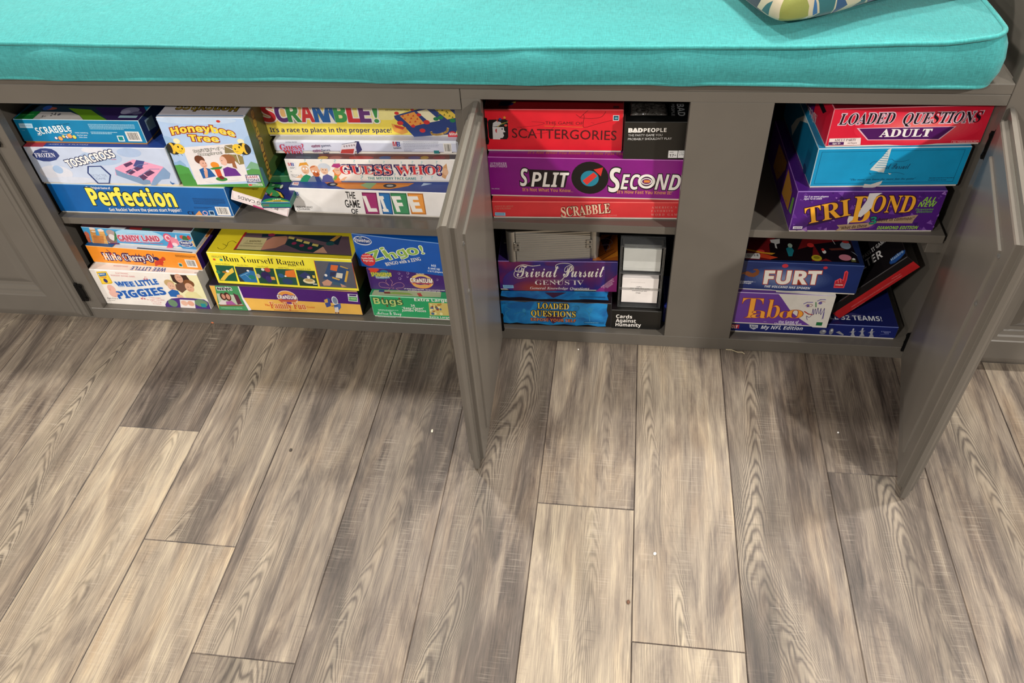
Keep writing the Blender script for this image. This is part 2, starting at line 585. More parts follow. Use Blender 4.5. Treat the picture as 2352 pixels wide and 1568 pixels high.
# boxes: front-left-bottom corner, turn, size; printing in face millimetres
BOX = {
    'perf': {'o': (0.2414, 0.0380, 0.2840), 'yaw': 0.13, 'w': 0.4044, 'h': 0.0758, 'd': 0.270, 'pr': [
        ('f','t','b','The Original Game of','#f2ece4',90.1,65.2,145.9,65.2,5.6,'',0,0,0.0),
        ('f','t','h','Perfection','#f5ea5a',86.4,23.7,284.3,25.7,43.7,'#0a0c14',1.6,0,0.0),
        ('f','t','b',"Get Rockin' before the pieces start Poppin'!",'#f2ece4',119.4,8.2,288.3,12.3,8.0,'',0,0,0.0),
        ('f','s','#0a2e5c',324.6,33.4,396.9,49.5,6,1.0),
        ('f','s','#0a2e5c',320.1,21.9,362.3,26.7,2,1.0),
        ('f','t','b','CE','#0a1e44',300.4,5.1,315.9,4.6,9.1,'',0,0,0.0),
        ('f','p','#e8a060',[315.9,4.6,329.4,16.6,333.7,5.2]),
        ('f','e','#e6b0b8',341.1,10.8,5.9,5.9),
        ('f','e','#0f5fa3',341.1,10.8,4.1,4.0),
        ('f','p','#cfe4ea',[350.7,5.2,362.2,5.2,362.2,17.4,350.7,17.4]),
        ('f','p','#0a3c66',[352.0,6.8,360.9,6.8,360.9,15.7,352.0,15.7]),
        ('f','b',368.1,6.1,399.1,28.3),
    ]},
    'toss': {'o': (0.2365, 0.0362, 0.3598), 'yaw': 1.10, 'w': 0.3102, 'h': 0.0901, 'd': 0.250, 'pr': [
        ('f','e','#dfe2ee',18.9,78.5,16.3,11.4),
        ('f','e','#b6cbe8',161.2,65.0,46.4,17.1),
        ('f','e','#dfe0ea',44.7,28.4,36.9,17.8),
        ('f','e','#a9c3e4',52.2,36.4,11.0,9.9),
        ('f','e','#e6e6ef',151.9,83.8,24.9,7.5),
        ('f','e','#d9deec',73.0,10.9,55.4,8.1),
        ('f','e','#b2c6e6',229.1,79.0,26.4,11.2),
        ('f','p','#35447f',[11.3,70.7,22.2,81.3,37.3,86.2,48.5,87.1,62.0,85.6,69.6,79.0,72.1,69.6,60.1,59.8,43.6,55.8,29.2,56.0,16.8,60.2]),
        ('f','t','s','FROZEN','#f4f2fa',17.3,65.4,62.4,66.4,9.9,'',0,0,0.0),
        ('f','t','i','Disney','#d9dcf0',37.0,78.7,50.1,78.8,3.0,'',0,0,0.0),
        ('f','t','h','TOSSACROSS','#f7f4f0',80.4,41.1,196.8,69.2,17.8,'#1c2a5c',1.5,0,0.0),
        ('f','t','b','GAME','#c0506a',183.7,61.4,194.9,61.6,2.5,'',0,0,0.0),
        ('f','p','#2b3f78',[123.2,46.2,154.2,47.2,167.1,25.4,154.6,3.1,127.0,2.6,115.0,28.5]),
        ('f','p','#c3d3ea',[125.6,43.7,151.3,44.7,163.3,24.3,152.9,5.5,129.9,5.1,118.6,29.5]),
        ('f','t','n','TIC TAC TOE','#8a96b8',121.0,19.7,156.2,21.2,5.5,'',0,0,0.0),
        ('f','t','n','GAME','#8a96b8',128.8,12.8,150.9,13.2,5.2,'',0,0,0.0),
        ('f','p','#f2a6c4',[183.0,42.6,231.0,63.0,251.4,59.1,292.1,46.3,268.9,26.0,248.6,6.5,210.9,14.4,177.2,24.6]),
        ('f','p','#7f9bbd',[181.7,39.4,179.2,24.6,230.2,1.8,247.8,4.3,249.3,12.9,202.1,28.1]),
        ('f','p','#5d3a60',[205.1,51.3,224.1,57.7,227.7,52.6,208.8,44.0]),
        ('f','p','#5d3a60',[223.4,42.1,239.5,48.6,247.0,43.5,229.1,34.9]),
        ('f','p','#5d3a60',[202.4,33.4,216.7,39.9,225.7,33.8,211.9,26.2]),
        ('f','p','#5d3a60',[241.5,29.8,259.4,38.5,267.5,32.3,248.2,22.5]),
        ('f','p','#5d3a60',[227.2,23.2,239.1,28.7,247.4,20.4,234.6,12.7]),
        ('f','p','#4a4f8c',[225.6,47.4,238.3,62.0,255.2,59.2,242.7,42.4]),
        ('f','l','#6f86b0',1.2,[202.1,28.1,238.4,50.7,260.4,53.1]),
        ('f','l','#6f86b0',1.2,[222.5,18.9,260.2,40.6,280.4,40.9]),
        ('f','p','#86a3c8',[260.6,19.5,291.7,45.2,300.5,30.7,293.7,17.9,275.4,15.5,257.3,1.2,246.5,1.0]),
        ('f','p','#3a6ca8',[293.7,12.6,295.0,8.3,302.3,7.4,295.8,3.0,292.6,7.2]),
        ('t','p','#c23a48',[0,0,45,0,42,60,0,60]),
        ('t','t','n','AGES 5+   2 PLAYERS','#c9cfe8',52.3,8.6,140.1,7.9,3.4,'',0,0,0.0),
    ]},
    'scrjr': {'o': (0.2332, 0.0512, 0.4499), 'yaw': 0.40, 'w': 0.2729, 'h': 0.0547, 'd': 0.260, 'pr': [
        ('f','p','#b9dcf0',[8.8,45.1,38.3,45.0,36.4,34.6,6.6,34.9]),
        ('f','t','b','PARKER','#7fb0d0',10.9,38.2,34.2,38.2,4.0,'',0,0,0.0),
        ('f','t','n','1234','#8cc8de',8.1,28.4,14.8,28.5,1.7,'',0,0,0.0),
        ('f','t','n','YOUR FIRST WORDS','#0a3c5c',84.1,40.5,121.5,44.6,2.4,'',0,0,0.0),
        ('f','t','b','SCRABBLe','#f4f6f4',39.8,20.2,119.2,28.8,15.3,'',0,0,0.0),
        ('f','l','#f4f6f4',1.1,[82.4,28.3,95.4,22.0,110.0,22.6,117.4,27.0]),
        ('f','l','#f4f6f4',1.0,[38.3,18.9,45.1,18.3,49.0,22.2]),
        ('f','e','#4c2c60',75.8,11.9,3.6,3.7),
        ('f','e','#e8e8f4',76.0,12.5,2.9,3.0),
        ('f','e','#4c2c60',85.2,11.3,5.4,5.6),
        ('f','e','#f0b060',85.5,11.9,4.7,4.9),
        ('f','e','#4c2c60',94.2,15.9,4.0,4.1),
        ('f','e','#f0e070',94.5,16.5,3.2,3.4),
        ('f','e','#4c2c60',101.9,15.1,4.0,4.1),
        ('f','e','#e8e0ea',102.2,15.7,3.2,3.4),
        ('f','e','#4c2c60',108.6,17.5,5.8,5.9),
        ('f','e','#f0a860',108.8,18.0,5.0,5.2),
        ('f','e','#4c2c60',118.0,15.2,4.7,4.8),
        ('f','e','#e8e060',118.3,15.8,4.0,4.1),
        ('f','t','b','letter matching','#e4eef4',124.1,24.3,152.5,24.4,2.6,'',0,0,0.0),
        ('f','t','b','fun for your','#e4eef4',126.0,18.8,149.1,18.8,2.6,'',0,0,0.0),
        ('f','t','b','little ones','#e4eef4',128.2,14.1,145.9,14.0,2.6,'',0,0,0.0),
        ('f','s','#a9d4e6',161.1,33.7,260.8,46.6,5,1.1),
        ('f','s','#cfe8f2',159.3,23.0,218.8,29.4,2,1.2),
        ('f','p','#e8f0f0',[212.9,20.2,227.3,20.4,226.3,7.2,212.0,7.3]),
        ('f','p','#0a8a8c',[214.2,18.4,224.8,18.6,224.4,9.4,214.6,9.2]),
        ('f','b',234.0,7.8,264.1,30.0),
        ('t','p','#1b3040',[5.0,-1.4,271.0,0.3,295.6,6.3,255.0,62.6,9.9,57.9]),
        ('t','p','#14702e',[3.6,-2.0,44.6,-2.1,44.4,31.7,6.1,30.9]),
        ('t','p','#b5b0ac',[44.9,-2.7,157.8,-1.7,138.0,17.2,112.5,29.8,45.8,30.7]),
        ('t','p','#5e8a1e',[158.7,-1.7,207.3,0.1,180.5,18.2,151.1,40.5,98.1,46.1,138.8,17.3]),
        ('t','p','#2b1d4c',[208.2,0.1,271.0,0.3,293.2,9.5,261.5,52.7,154.7,50.6]),
        ('t','e','#7c7a98',238.3,39.0,19.0,13.1),
        ('t','e','#9a98b4',231.1,32.3,10.4,8.1),
        ('t','e','#5a5878',256.9,29.6,10.3,6.5),
        ('t','p','#8fb0bc',[225.4,9.8,264.7,9.8,264.7,19.2,225.4,19.2]),
        ('t','e','#8a4a40',58.2,43.6,16.0,6.0),
        ('t','e','#24488c',50.9,46.8,8.9,10.0),
        ('t','t','b','Hasbro','#4c9a5c',14.5,13.8,36.9,17.0,5.2,'',0,0,0.0),
        ('t','t','b','5+','#22222a',58.6,7.3,67.8,8.2,8.1,'',0,0,0.0),
        ('t','t','b','2-4','#22222a',76.0,12.6,86.4,16.1,12.6,'',0,0,0.0),
        ('t','e','#55555f',92.1,20.1,3.5,4.5),
        ('r','p','#2a3a6c',[60,8,120,8,120,50,60,50]),
        ('r','p','#8fa8b8',[20,20,50,14,50,40,20,44]),
    ]},
    'bee': {'o': (0.5539, 0.0425, 0.3598), 'yaw': 0.75, 'w': 0.1812, 'h': 0.1588, 'd': 0.200, 'pr': [
        ('f','e','#c4d8f0',82.5,152.9,82.9,8.7),
        ('f','e','#9fc0e2',-1.8,107.5,20.7,10.9),
        ('f','e','#a6c4e6',182.0,99.1,16.8,21.6),
        ('f','p','#8fb4d8',[-3.7,59.2,5.3,57.5,15.8,62.4,24.3,52.1,24.4,32.9,-4.1,32.4]),
        ('f','p','#4f9e48',[-3.8,49.7,12.0,51.9,28.6,44.5,31.7,13.5,-3.1,20.7]),
        ('f','p','#4a9440',[-0.2,28.6,24.0,31.9,38.9,3.8,181.9,10.8,181.1,0.4,1.0,0.2]),
        ('f','p','#5a9c50',[148.6,39.1,166.2,46.1,183.2,45.5,181.4,8.8,146.2,14.0]),
        ('f','p','#7fb08c',[152.1,44.9,167.6,62.1,181.4,56.8,181.8,43.5,166.0,45.1]),
        ('f','p','#ece4e2',[32.0,92.4,141.0,102.5,153.3,93.3,151.1,15.6,33.3,4.1]),
        ('f','p','#8a7a50',[122.7,98.3,140.3,100.4,143.0,82.1,118.5,79.9]),
        ('f','p','#94844e',[123.0,78.1,142.5,80.3,153.8,73.1,152.1,56.2,141.2,54.2]),
        ('f','l','#f0ece8',1.6,[121.0,98.3,148.2,82.2,141.9,78.4,116.8,79.9]),
        ('f','l','#f0ece8',1.6,[142.5,80.3,142.4,58.0]),
        ('f','p','#1d5c9e',[50.1,41.1,61.5,46.1,73.7,43.5,81.6,25.3,51.4,19.4]),
        ('f','e','#6e3a22',59.1,64.4,10.8,10.2),
        ('f','e','#e6b09a',63.8,54.3,7.7,9.5),
        ('f','e','#e6b09a',63.6,39.4,3.9,5.8),
        ('f','p','#e0a890',[58.7,35.5,67.3,37.6,63.2,23.0,57.4,21.5]),
        ('f','e','#2a1a14',63.8,56.2,0.9,1.0),
        ('f','e','#2a1a14',69.5,56.7,0.9,1.0),
        ('f','l','#a04030',0.5,[61.1,49.9,64.0,48.2,68.3,50.6]),
        ('f','e','#a0643c',120.4,67.3,15.8,10.8),
        ('f','p','#a0643c',[128.1,72.7,133.2,61.5,133.9,44.6,125.5,48.2]),
        ('f','e','#ecbca6',109.5,62.6,7.3,10.9),
        ('f','p','#6a2a8c',[102.5,44.0,113.7,48.9,129.6,44.5,137.6,28.3,101.0,25.7]),
        ('f','e','#2a1a14',106.6,63.3,0.9,0.9),
        ('f','l','#a04030',0.5,[102.2,56.3,104.7,54.5]),
        ('f','p','#d8532c',[83.3,43.6,95.6,43.9,95.6,22.7,85.3,20.5]),
        ('f','e','#f0922a',87.9,52.3,9.1,7.6),
        ('f','p','#3c8a3c',[72.8,43.4,81.6,46.5,103.5,49.7,98.2,43.9,79.9,41.3]),
        ('f','e','#3c8a3c',91.8,19.1,12.7,5.1),
        ('f','e','#7a2020',93.0,22.6,5.6,4.3),
        ('f','l','#b0a8a0',0.4,[54.2,12.0,69.4,10.0]),
        ('f','l','#b0a8a0',0.4,[102.6,14.4,128.1,17.5]),
        ('f','t','h','Honeybee','#f6d84a',21.0,120.4,152.3,117.1,15.1,'#a23a1c',2.0,0,9.0),
        ('f','t','h','Tree','#f6d84a',53.7,107.3,114.9,105.3,14.2,'#a23a1c',2.0,0,0.0),
        ('f','e','#c83a2a',127.5,151.2,4.3,2.8),
        ('f','e','#f4ecc0',25.4,107.0,7.2,5.8),
        ('f','e','#2a2620',12.0,89.4,14.7,13.8),
        ('f','e','#f0c23a',9.7,90.3,5.9,12.5),
        ('f','e','#2a2620',6.5,89.7,3.1,10.3),
        ('f','e','#f4ca3c',24.8,89.2,11.4,11.8),
        ('f','e','#1c1612',23.5,93.6,1.7,2.4),
        ('f','e','#1c1612',30.7,89.7,1.4,2.0),
        ('f','l','#7a2a1a',0.7,[22.0,84.7,24.9,83.3,28.6,84.8]),
        ('f','l','#2a2620',0.5,[5.7,77.2,8.6,73.0]),
        ('f','l','#2a2620',0.5,[14.4,77.4,17.3,73.1]),
        ('f','l','#2a2620',0.5,[23.1,77.5,26.1,73.3]),
        ('f','e','#f4ecc0',160.3,107.8,7.1,5.8),
        ('f','e','#2a2620',161.8,90.7,14.4,13.7),
        ('f','e','#f0c23a',164.6,91.6,5.8,12.4),
        ('f','e','#2a2620',167.3,91.1,3.0,10.2),
        ('f','e','#f4ca3c',148.9,90.1,11.2,11.7),
        ('f','e','#1c1612',153.2,94.6,1.7,2.4),
        ('f','e','#1c1612',143.4,90.4,1.4,2.0),
        ('f','l','#7a2a1a',0.7,[148.7,85.7,144.9,84.2,142.3,85.6]),
        ('f','l','#2a2620',0.5,[159.8,78.7,154.1,74.4]),
        ('f','l','#2a2620',0.5,[151.3,78.6,145.5,74.2]),
        ('f','l','#2a2620',0.5,[142.7,78.5,137.0,74.1]),
        ('f','t','b',"Don't Wake the",'#f2ece4',53.6,80.8,119.6,88.6,6.0,'#4a4a4c',0.8,0,0.0),
        ('f','t','b','Bees,please!','#f2ece4',61.2,73.8,112.3,79.1,5.0,'#4a4a4c',0.8,0,0.0),
        ('f','p','#3a4878',[145.7,30.4,176.6,31.6,177.0,13.0,145.3,10.8]),
        ('f','p','#ece8ea',[146.9,28.9,174.9,29.8,175.4,14.6,147.2,12.6]),
        ('f','t','b','GAME','#b04a5a',147.2,21.8,172.4,23.0,6.1,'',0,0,0.0),
        ('f','t','b','ZONE','#4a4a7a',147.5,13.6,174.5,15.3,6.5,'',0,0,0.0),
        ('f','p','#e8e6dc',[145.6,8.9,176.6,10.3,177.0,4.4,146.1,3.0]),
        ('f','p','#58a048',[154.2,8.3,175.4,9.3,175.8,5.2,154.5,4.1]),
        ('f','p','#d04a34',[146.2,8.1,153.7,8.4,154.2,4.1,146.6,3.6]),
        ('f','t','b','2-4 Players','#f2ece4',156.2,5.2,175.1,6.4,2.7,'',0,0,0.0),
        ('t','t','b','Honeybee','#8a7424',157.3,43.6,27.6,45.1,19.1,'#4a2a12',1.5,0,0.0),
        ('t','p','#7a90ac',[-1.7,4.2,179.3,6.5,176.3,11.2,-3.2,9.3]),
        ('r','p','#44602e',[0,0,200,0,200,158,0,158]),
        ('r','p','#6c6a34',[40,30,200,30,200,158,20,158]),
        ('r','p','#4e7c8a',[0,0,18,0,12,40,0,50]),
        ('r','t','h','Honeybee','#b8963a',39.7,0.6,46.2,152.7,15.4,'#6a3a1a',1.6,0,0.0),
    ]},
    'life': {'o': (0.7741, 0.0653, 0.2840), 'yaw': -0.62, 'w': 0.3800, 'h': 0.0631, 'd': 0.270, 'pr': [
        ('f','p','#e2dedc',[4.6,55.3,22.5,55.2,21.1,37.0,3.6,37.3]),
        ('f','t','b','M','#cc3038',5.9,44.5,12.3,44.2,9.6,'',0,0,0.0),
        ('f','t','b','B','#2a4a9c',12.8,44.2,19.2,44.2,9.4,'',0,0,0.0),
        ('f','s','#5a5a62',7.7,38.5,18.9,42.5,2,1),
        ('f','t','b','AGES 9 TO ADULT','#4a4644',6.2,13.1,42.0,13.3,4.6,'',0,0,0.0),
        ('f','t','b','2 TO 4 PLAYERS','#4a4644',5.8,7.7,34.7,7.9,4.1,'',0,0,0.0),
        ('f','s','#6a6664',7.2,4.2,11.4,6.1,1,1),
        ('f','t','n','THE','#1c1a1a',123.0,41.9,142.7,41.4,16.2,'#1c1a1a',0.35,0,0.0),
        ('f','t','n','GAME','#1c1a1a',116.8,18.9,148.8,19.2,18.5,'#1c1a1a',0.35,0,0.0),
        ('f','t','n','OF','#1c1a1a',126.4,3.3,140.9,2.4,12.5,'#1c1a1a',0.35,0,0.0),
        ('f','p','#7a1c50',[158.5,58.0,190.2,58.2,188.2,3.9,157.6,3.6]),
        ('f','p','#a42a6c',[160.6,55.0,187.9,55.3,186.0,7.0,160.0,6.4]),
        ('f','p','#124c84',[195.1,58.7,219.0,58.6,217.8,5.0,195.2,5.1]),
        ('f','p','#1f6fb2',[197.3,55.7,216.8,55.7,215.6,8.1,197.5,7.8]),
        ('f','p','#246640',[219.6,59.1,254.4,59.5,254.0,6.4,220.2,6.0]),
        ('f','p','#3a8c5a',[221.7,56.1,252.2,56.6,251.8,9.5,222.5,8.7]),
        ('f','p','#b8702a',[256.2,59.8,289.5,60.1,290.0,7.8,257.8,7.4]),
        ('f','p','#eb9a44',[258.4,56.8,287.4,57.2,287.8,10.8,260.0,10.1]),
        ('f','t','h','L','#f2ece4',164.4,10.8,185.0,11.5,38.6,'',0,-0.12,0.0),
        ('f','t','h','I','#f2ece4',197.3,12.0,209.5,12.4,38.5,'',0,-0.12,0.0),
        ('f','t','h','F','#f2ece4',226.7,13.0,246.2,13.7,38.4,'',0,-0.12,0.0),
        ('f','t','h','E','#f2ece4',260.6,14.1,283.0,14.9,38.3,'',0,-0.12,0.0),
        ('t','p','#dcd8d8',[4.0,10.4,3.0,21.2,16.8,21.2,18.7,8.9]),
        ('t','t','b','MB','#c83a40',6.8,12.9,16.5,12.6,6.8,'',0,0,0.0),
        ('t','p','#e08a2a',[70.7,24.2,264.3,32.0,253.8,19.9,219.3,7.3,124.8,2.6,99.3,12.7]),
        ('t','p','#b85a20',[73.9,21.3,260.4,29.5,252.2,26.7,79.4,18.5]),
        ('t','e','#1c1c26',91.0,17.6,11.6,6.9),
        ('t','e','#a8a8a8',92.1,17.7,5.8,3.4),
        ('t','e','#1c1c26',215.2,19.2,14.0,7.6),
        ('t','e','#b0b0b0',215.2,19.2,7.5,3.8),
        ('t','p','#8cb07a',[151.8,17.9,162.6,27.8,185.1,27.5,175.8,4.0]),
        ('t','p','#b8cfe8',[281.0,21.4,284.0,33.1,303.0,31.8]),
    ]},
    'who': {'o': (0.7712, 0.0880, 0.3471), 'yaw': 2.01, 'w': 0.3750, 'h': 0.0547, 'd': 0.260, 'pr': [
        ('f','p','#e6e2e2',[6.5,48.8,23.4,48.1,21.0,29.5,4.2,29.9]),
        ('f','t','b','M','#cc3038',5.5,38.9,11.8,38.4,7.6,'',0,0,0.0),
        ('f','t','b','B','#2a4a9c',12.3,38.4,18.5,38.2,7.5,'',0,0,0.0),
        ('f','s','#5a5a62',8.6,31.9,18.7,36.4,2,1),
        ('f','s','#6a6a6a',6.6,23.9,10.6,25.9,1,1),
        ('f','t','n','Ages 6 and up','#4a4a4a',5.5,15.7,23.0,15.1,2.6,'',0,0,0.0),
        ('f','t','n','2 Players','#4a4a4a',6.2,11.2,20.8,10.7,2.6,'',0,0,0.0),
        ('f','t','s','?','#a9cdd0',42.1,47.2,46.5,47.2,7.4,'',0,0,0.0),
        ('f','t','s','?','#a9cdd0',77.1,48.2,81.9,48.2,8.1,'',0,0,0.0),
        ('f','t','s','?','#a9cdd0',105.3,45.5,110.6,45.5,8.8,'',0,0,0.0),
        ('f','t','s','?','#a9cdd0',146.6,46.3,151.0,46.4,7.3,'',0,0,0.0),
        ('f','t','s','?','#a9cdd0',178.8,46.7,182.3,46.7,5.9,'',0,0,0.0),
        ('f','t','s','?','#a9cdd0',208.7,44.5,212.6,44.5,6.6,'',0,0,0.0),
        ('f','t','s','?','#a9cdd0',245.2,43.7,248.7,43.7,5.9,'',0,0,0.0),
        ('f','t','s','?','#a9cdd0',268.3,44.7,272.2,44.7,6.6,'',0,0,0.0),
        ('f','t','s','?','#a9cdd0',287.0,42.6,291.7,42.6,8.0,'',0,0,0.0),
        ('f','t','s','?','#a9cdd0',318.2,44.5,322.5,44.5,7.3,'',0,0,0.0),
        ('f','t','s','?','#a9cdd0',153.9,4.7,160.6,4.7,11.4,'',0,0,0.0),
        ('f','t','s','?','#a9cdd0',195.3,7.6,199.3,7.6,6.8,'',0,0,0.0),
        ('f','t','s','?','#a9cdd0',226.1,13.6,230.9,13.6,8.3,'',0,0,0.0),
        ('f','t','s','?','#a9cdd0',281.4,4.9,287.1,4.9,9.8,'',0,0,0.0),
        ('f','t','s','?','#a9cdd0',304.4,8.6,308.8,8.7,7.5,'',0,0,0.0),
        ('f','p','#1f8a5c',[21.5,0.2,28.8,13.1,39.5,18.2,47.6,14.4,47.3,-0.9,30.3,-1.0]),
        ('f','e','#e8b890',39.4,29.0,8.1,10.5),
        ('f','p','#e09a34',[27.3,37.0,31.7,45.7,46.6,47.5,49.6,37.1,45.0,40.8,33.5,39.5]),
        ('f','l','#4a3a2a',0.7,[34.1,33.0,39.6,31.5]),
        ('f','l','#4a3a2a',0.7,[41.1,32.0,46.3,31.6]),
        ('f','e','#fff',36.6,32.0,2.2,2.0),
        ('f','e','#fff',43.2,31.6,2.2,2.0),
        ('f','l','#a03a2a',0.8,[35.1,23.2,40.7,23.3]),
        ('f','p','#e8b890',[15.0,10.4,28.4,18.9,31.5,13.1,25.9,8.7]),
        ('f','p','#7c8490',[37.1,-0.9,47.0,11.9,57.1,17.0,67.5,13.3,73.3,-0.7]),
        ('f','p','#2c3c74',[56.1,12.5,65.2,13.3,68.8,-0.7,57.5,-0.8]),
        ('f','e','#e6aa84',60.4,29.1,10.3,11.0),
        ('f','e','#c0602c',61.0,19.1,7.2,6.6),
        ('f','p','#c0602c',[49.1,32.1,53.0,37.1,62.3,39.1,61.7,36.6,53.7,34.6]),
        ('f','e','#fff',55.9,26.1,2.0,2.0),
        ('f','e','#fff',61.6,24.6,2.0,2.0),
        ('f','e','#8a3a20',63.4,19.1,2.2,1.5),
        ('f','p','#5a5a94',[68.3,-0.7,74.5,14.6,84.5,19.2,94.4,13.4,94.7,-0.6]),
        ('f','e','#ccd2da',81.3,34.7,13.3,10.9),
        ('f','e','#e8bc9c',80.3,28.2,8.0,10.0),
        ('f','e','#ccd2da',82.2,38.7,10.2,5.9),
        ('f','e','#4a3a3a',77.5,29.7,0.9,1.3),
        ('f','e','#4a3a3a',83.6,29.2,0.9,1.3),
        ('f','l','#a03a3a',0.8,[76.8,22.7,81.7,22.7]),
        ('f','p','#e8843c',[95.8,-0.6,100.3,22.3,97.4,27.3,105.7,34.8,116.2,32.4,116.3,22.4,107.5,12.3,111.6,-0.5]),
        ('f','e','#eab894',108.0,26.9,6.7,9.0),
        ('f','p','#b03478',[97.4,37.3,103.3,44.2,116.6,44.8,117.7,37.4,109.8,33.6]),
        ('f','p','#7aa84a',[93.8,5.8,101.9,17.3,105.6,13.5,100.3,4.6]),
        ('f','p','#eab894',[105.4,2.1,120.9,12.3,126.6,12.9,116.8,3.4]),
        ('f','l','#5a3a3a',0.6,[104.5,29.3,112.8,28.9]),
        ('f','p','#d8a06c',[326.8,13.5,332.5,38.3,340.2,45.6,340.9,23.5,333.8,8.6]),
        ('f','e','#e8b890',336.2,26.0,5.6,8.9),
        ('f','t','s','GUESS WHO?','#d8383e',113.9,19.4,327.4,19.0,20.4,'#38205c',3.6,0,0.0),
        ('f','t','s','GUESS WHO?','#f2ece4',113.9,19.4,327.4,19.0,20.4,'#f2ece4',0.55,0,0.0),
        ('f','t','s','GUESS WHO?','#d8383e',113.9,19.4,327.4,19.0,20.4,'',0,0,0.0),
        ('f','t','b','THE MYSTERY FACE GAME','#2f8c8c',169.8,6.5,272.4,6.2,6.1,'',0,0,0.0),
        ('t','p','#3c4450',[1.6,0.8,74.9,-0.4,69.5,19.5,0.5,19.2]),
        ('t','p','#6a3a34',[74.9,-0.4,347.9,-2.2,344.5,20.5,69.5,19.5]),
        ('t','e','#c8a04a',82.2,5.1,11.0,6.4),
        ('t','e','#9c5a4a',108.6,5.3,13.2,6.4),
        ('t','e','#a83e34',163.3,5.5,26.1,6.3),
        ('t','e','#4a5a8a',213.3,5.7,13.0,6.3),
        ('t','e','#8a4a34',239.3,5.9,15.1,6.3),
        ('t','e','#5a4a74',273.8,6.0,12.9,6.3),
        ('t','e','#b08a3a',295.3,6.1,8.6,6.3),
        ('t','e','#8c3a3a',325.3,6.3,12.8,6.3),
        ('t','l','#7fa0ac',1,[23.9,8.1,55.1,7.4]),
    ]},
    'whox': {'o': (0.7453, 0.1083, 0.4018), 'yaw': 1.35, 'w': 0.3900, 'h': 0.0304, 'd': 0.250, 'pr': [
        ('f','p','#c03030',[7.5,30.0,15.6,39.7,54.4,39.9,47.3,33.7,26.8,31.9]),
        ('f','t','n','EXTRA FACES','#8a90b0',30.0,25.4,53.7,26.0,2.9,'',0,0,0.0),
        ('f','t','s','Guess?','#cc2e34',14.3,8.2,66.4,10.6,13.0,'#b8a0c8',1.2,0,0.0),
        ('f','t','s','Who!','#cc2e34',18.8,-0.3,59.6,1.3,9.2,'#b8a0c8',1.2,0,0.0),
        ('f','t','bi','extra','#7a4a6a',83.1,15.4,101.8,16.8,5.2,'#b898b0',1,0,0.0),
        ('f','t','bi','extra','#7a4a6a',83.3,4.4,100.7,5.6,5.3,'#b898b0',1,0,0.0),
        ('f','t','b','games,','#34345c',103.8,16.8,125.2,17.9,5.2,'',0,0,0.0),
        ('f','t','b','faces,','#34345c',102.2,6.1,122.2,7.2,5.3,'',0,0,0.0),
        ('f','t','b','fun!','#34345c',104.1,0.7,117.6,1.3,3.9,'',0,0,0.0),
        ('f','p','#2c2c60',[176.9,29.3,184.4,34.6,189.1,10.2,176.8,0.9]),
        ('f','p','#d8d2da',[148.5,22.0,181.0,28.2,171.1,0.3,139.7,1.3]),
        ('f','p','#b03a36',[145.8,11.1,173.0,13.0,168.5,1.3,141.2,2.0]),
        ('f','l','#3c3c48',0.8,[148.8,23.2,181.9,29.4]),
        ('f','e','#9a8a92',152.8,18.4,1.8,2.4),
        ('f','e','#9a8a92',158.2,19.1,1.8,2.4),
        ('f','e','#9a8a92',163.6,19.9,1.8,2.4),
        ('f','e','#9a8a92',169.0,20.7,1.8,2.4),
        ('f','e','#9a8a92',174.4,21.4,1.8,2.4),
        ('f','t','b','M','#d0323a',255.4,19.2,263.3,18.8,11.1,'',0,0,0.0),
        ('f','t','b','B','#2a4a9c',263.8,18.8,270.7,18.8,10.9,'',0,0,0.0),
        ('f','t','b','GAMES','#3a3a4a',255.9,13.2,272.0,13.4,4.1,'',0,0,0.0),
        ('f','s','#8a8fa4',277.4,14.0,350.4,32.0,5,1.0),
        ('f','s','#70758c',277.1,7.3,300.1,12.9,2,1.0),
        ('f','p','#1a7a7c',[338.8,3.2,349.6,3.2,349.6,10.3,338.8,10.3]),
        ('f','t','b','www.hasbrogames.com','#4c5066',355.7,31.8,392.8,31.4,2.8,'',0,0,0.0),
        ('f','b',360.1,5.1,376.2,27.1),
    ]},
    'scram': {'o': (0.7344, 0.1251, 0.4322), 'yaw': 1.73, 'w': 0.4050, 'h': 0.1120, 'd': 0.260, 'pr': [
        ('f','p','#eebb78',[-1.5,66.4,135.1,65.7,93.5,53.9,0.7,26.0,1.5,44.7]),
        ('f','p','#f6ea9a',[134.0,60.7,304.0,60.4,268.7,37.7,128.8,37.7]),
        ('f','t','h','S','#f2ece4',-0.9,34.4,26.8,34.3,39.7,'#f2ece4',2.6,0,0.0),
        ('f','t','h','C','#f2ece4',26.8,34.3,53.2,34.1,39.6,'#f2ece4',2.6,0,0.0),
        ('f','t','h','R','#f2ece4',51.0,34.1,80.4,33.9,39.6,'#f2ece4',2.6,0,0.0),
        ('f','t','h','A','#f2ece4',79.5,33.9,107.9,33.8,39.5,'#f2ece4',2.6,0,0.0),
        ('f','t','h','M','#f2ece4',107.0,33.8,149.6,33.5,39.4,'#f2ece4',2.6,0,0.0),
        ('f','t','h','B','#f2ece4',150.0,33.5,176.0,33.4,39.3,'#f2ece4',2.6,0,0.0),
        ('f','t','h','L','#f2ece4',176.8,33.4,203.6,33.2,39.3,'#f2ece4',2.6,0,0.0),
        ('f','t','h','E','#f2ece4',201.9,33.2,225.5,33.1,39.2,'#f2ece4',2.6,0,0.0),
        ('f','t','h','!','#f2ece4',230.7,33.0,241.4,33.0,39.1,'#f2ece4',2.6,0,0.0),
        ('f','t','h','S','#d22a36',-0.9,34.4,26.8,34.3,39.7,'',0,0,0.0),
        ('f','t','h','C','#5c2a74',26.8,34.3,53.2,34.1,39.6,'',0,0,0.0),
        ('f','t','h','R','#2f8c46',51.0,34.1,80.4,33.9,39.6,'',0,0,0.0),
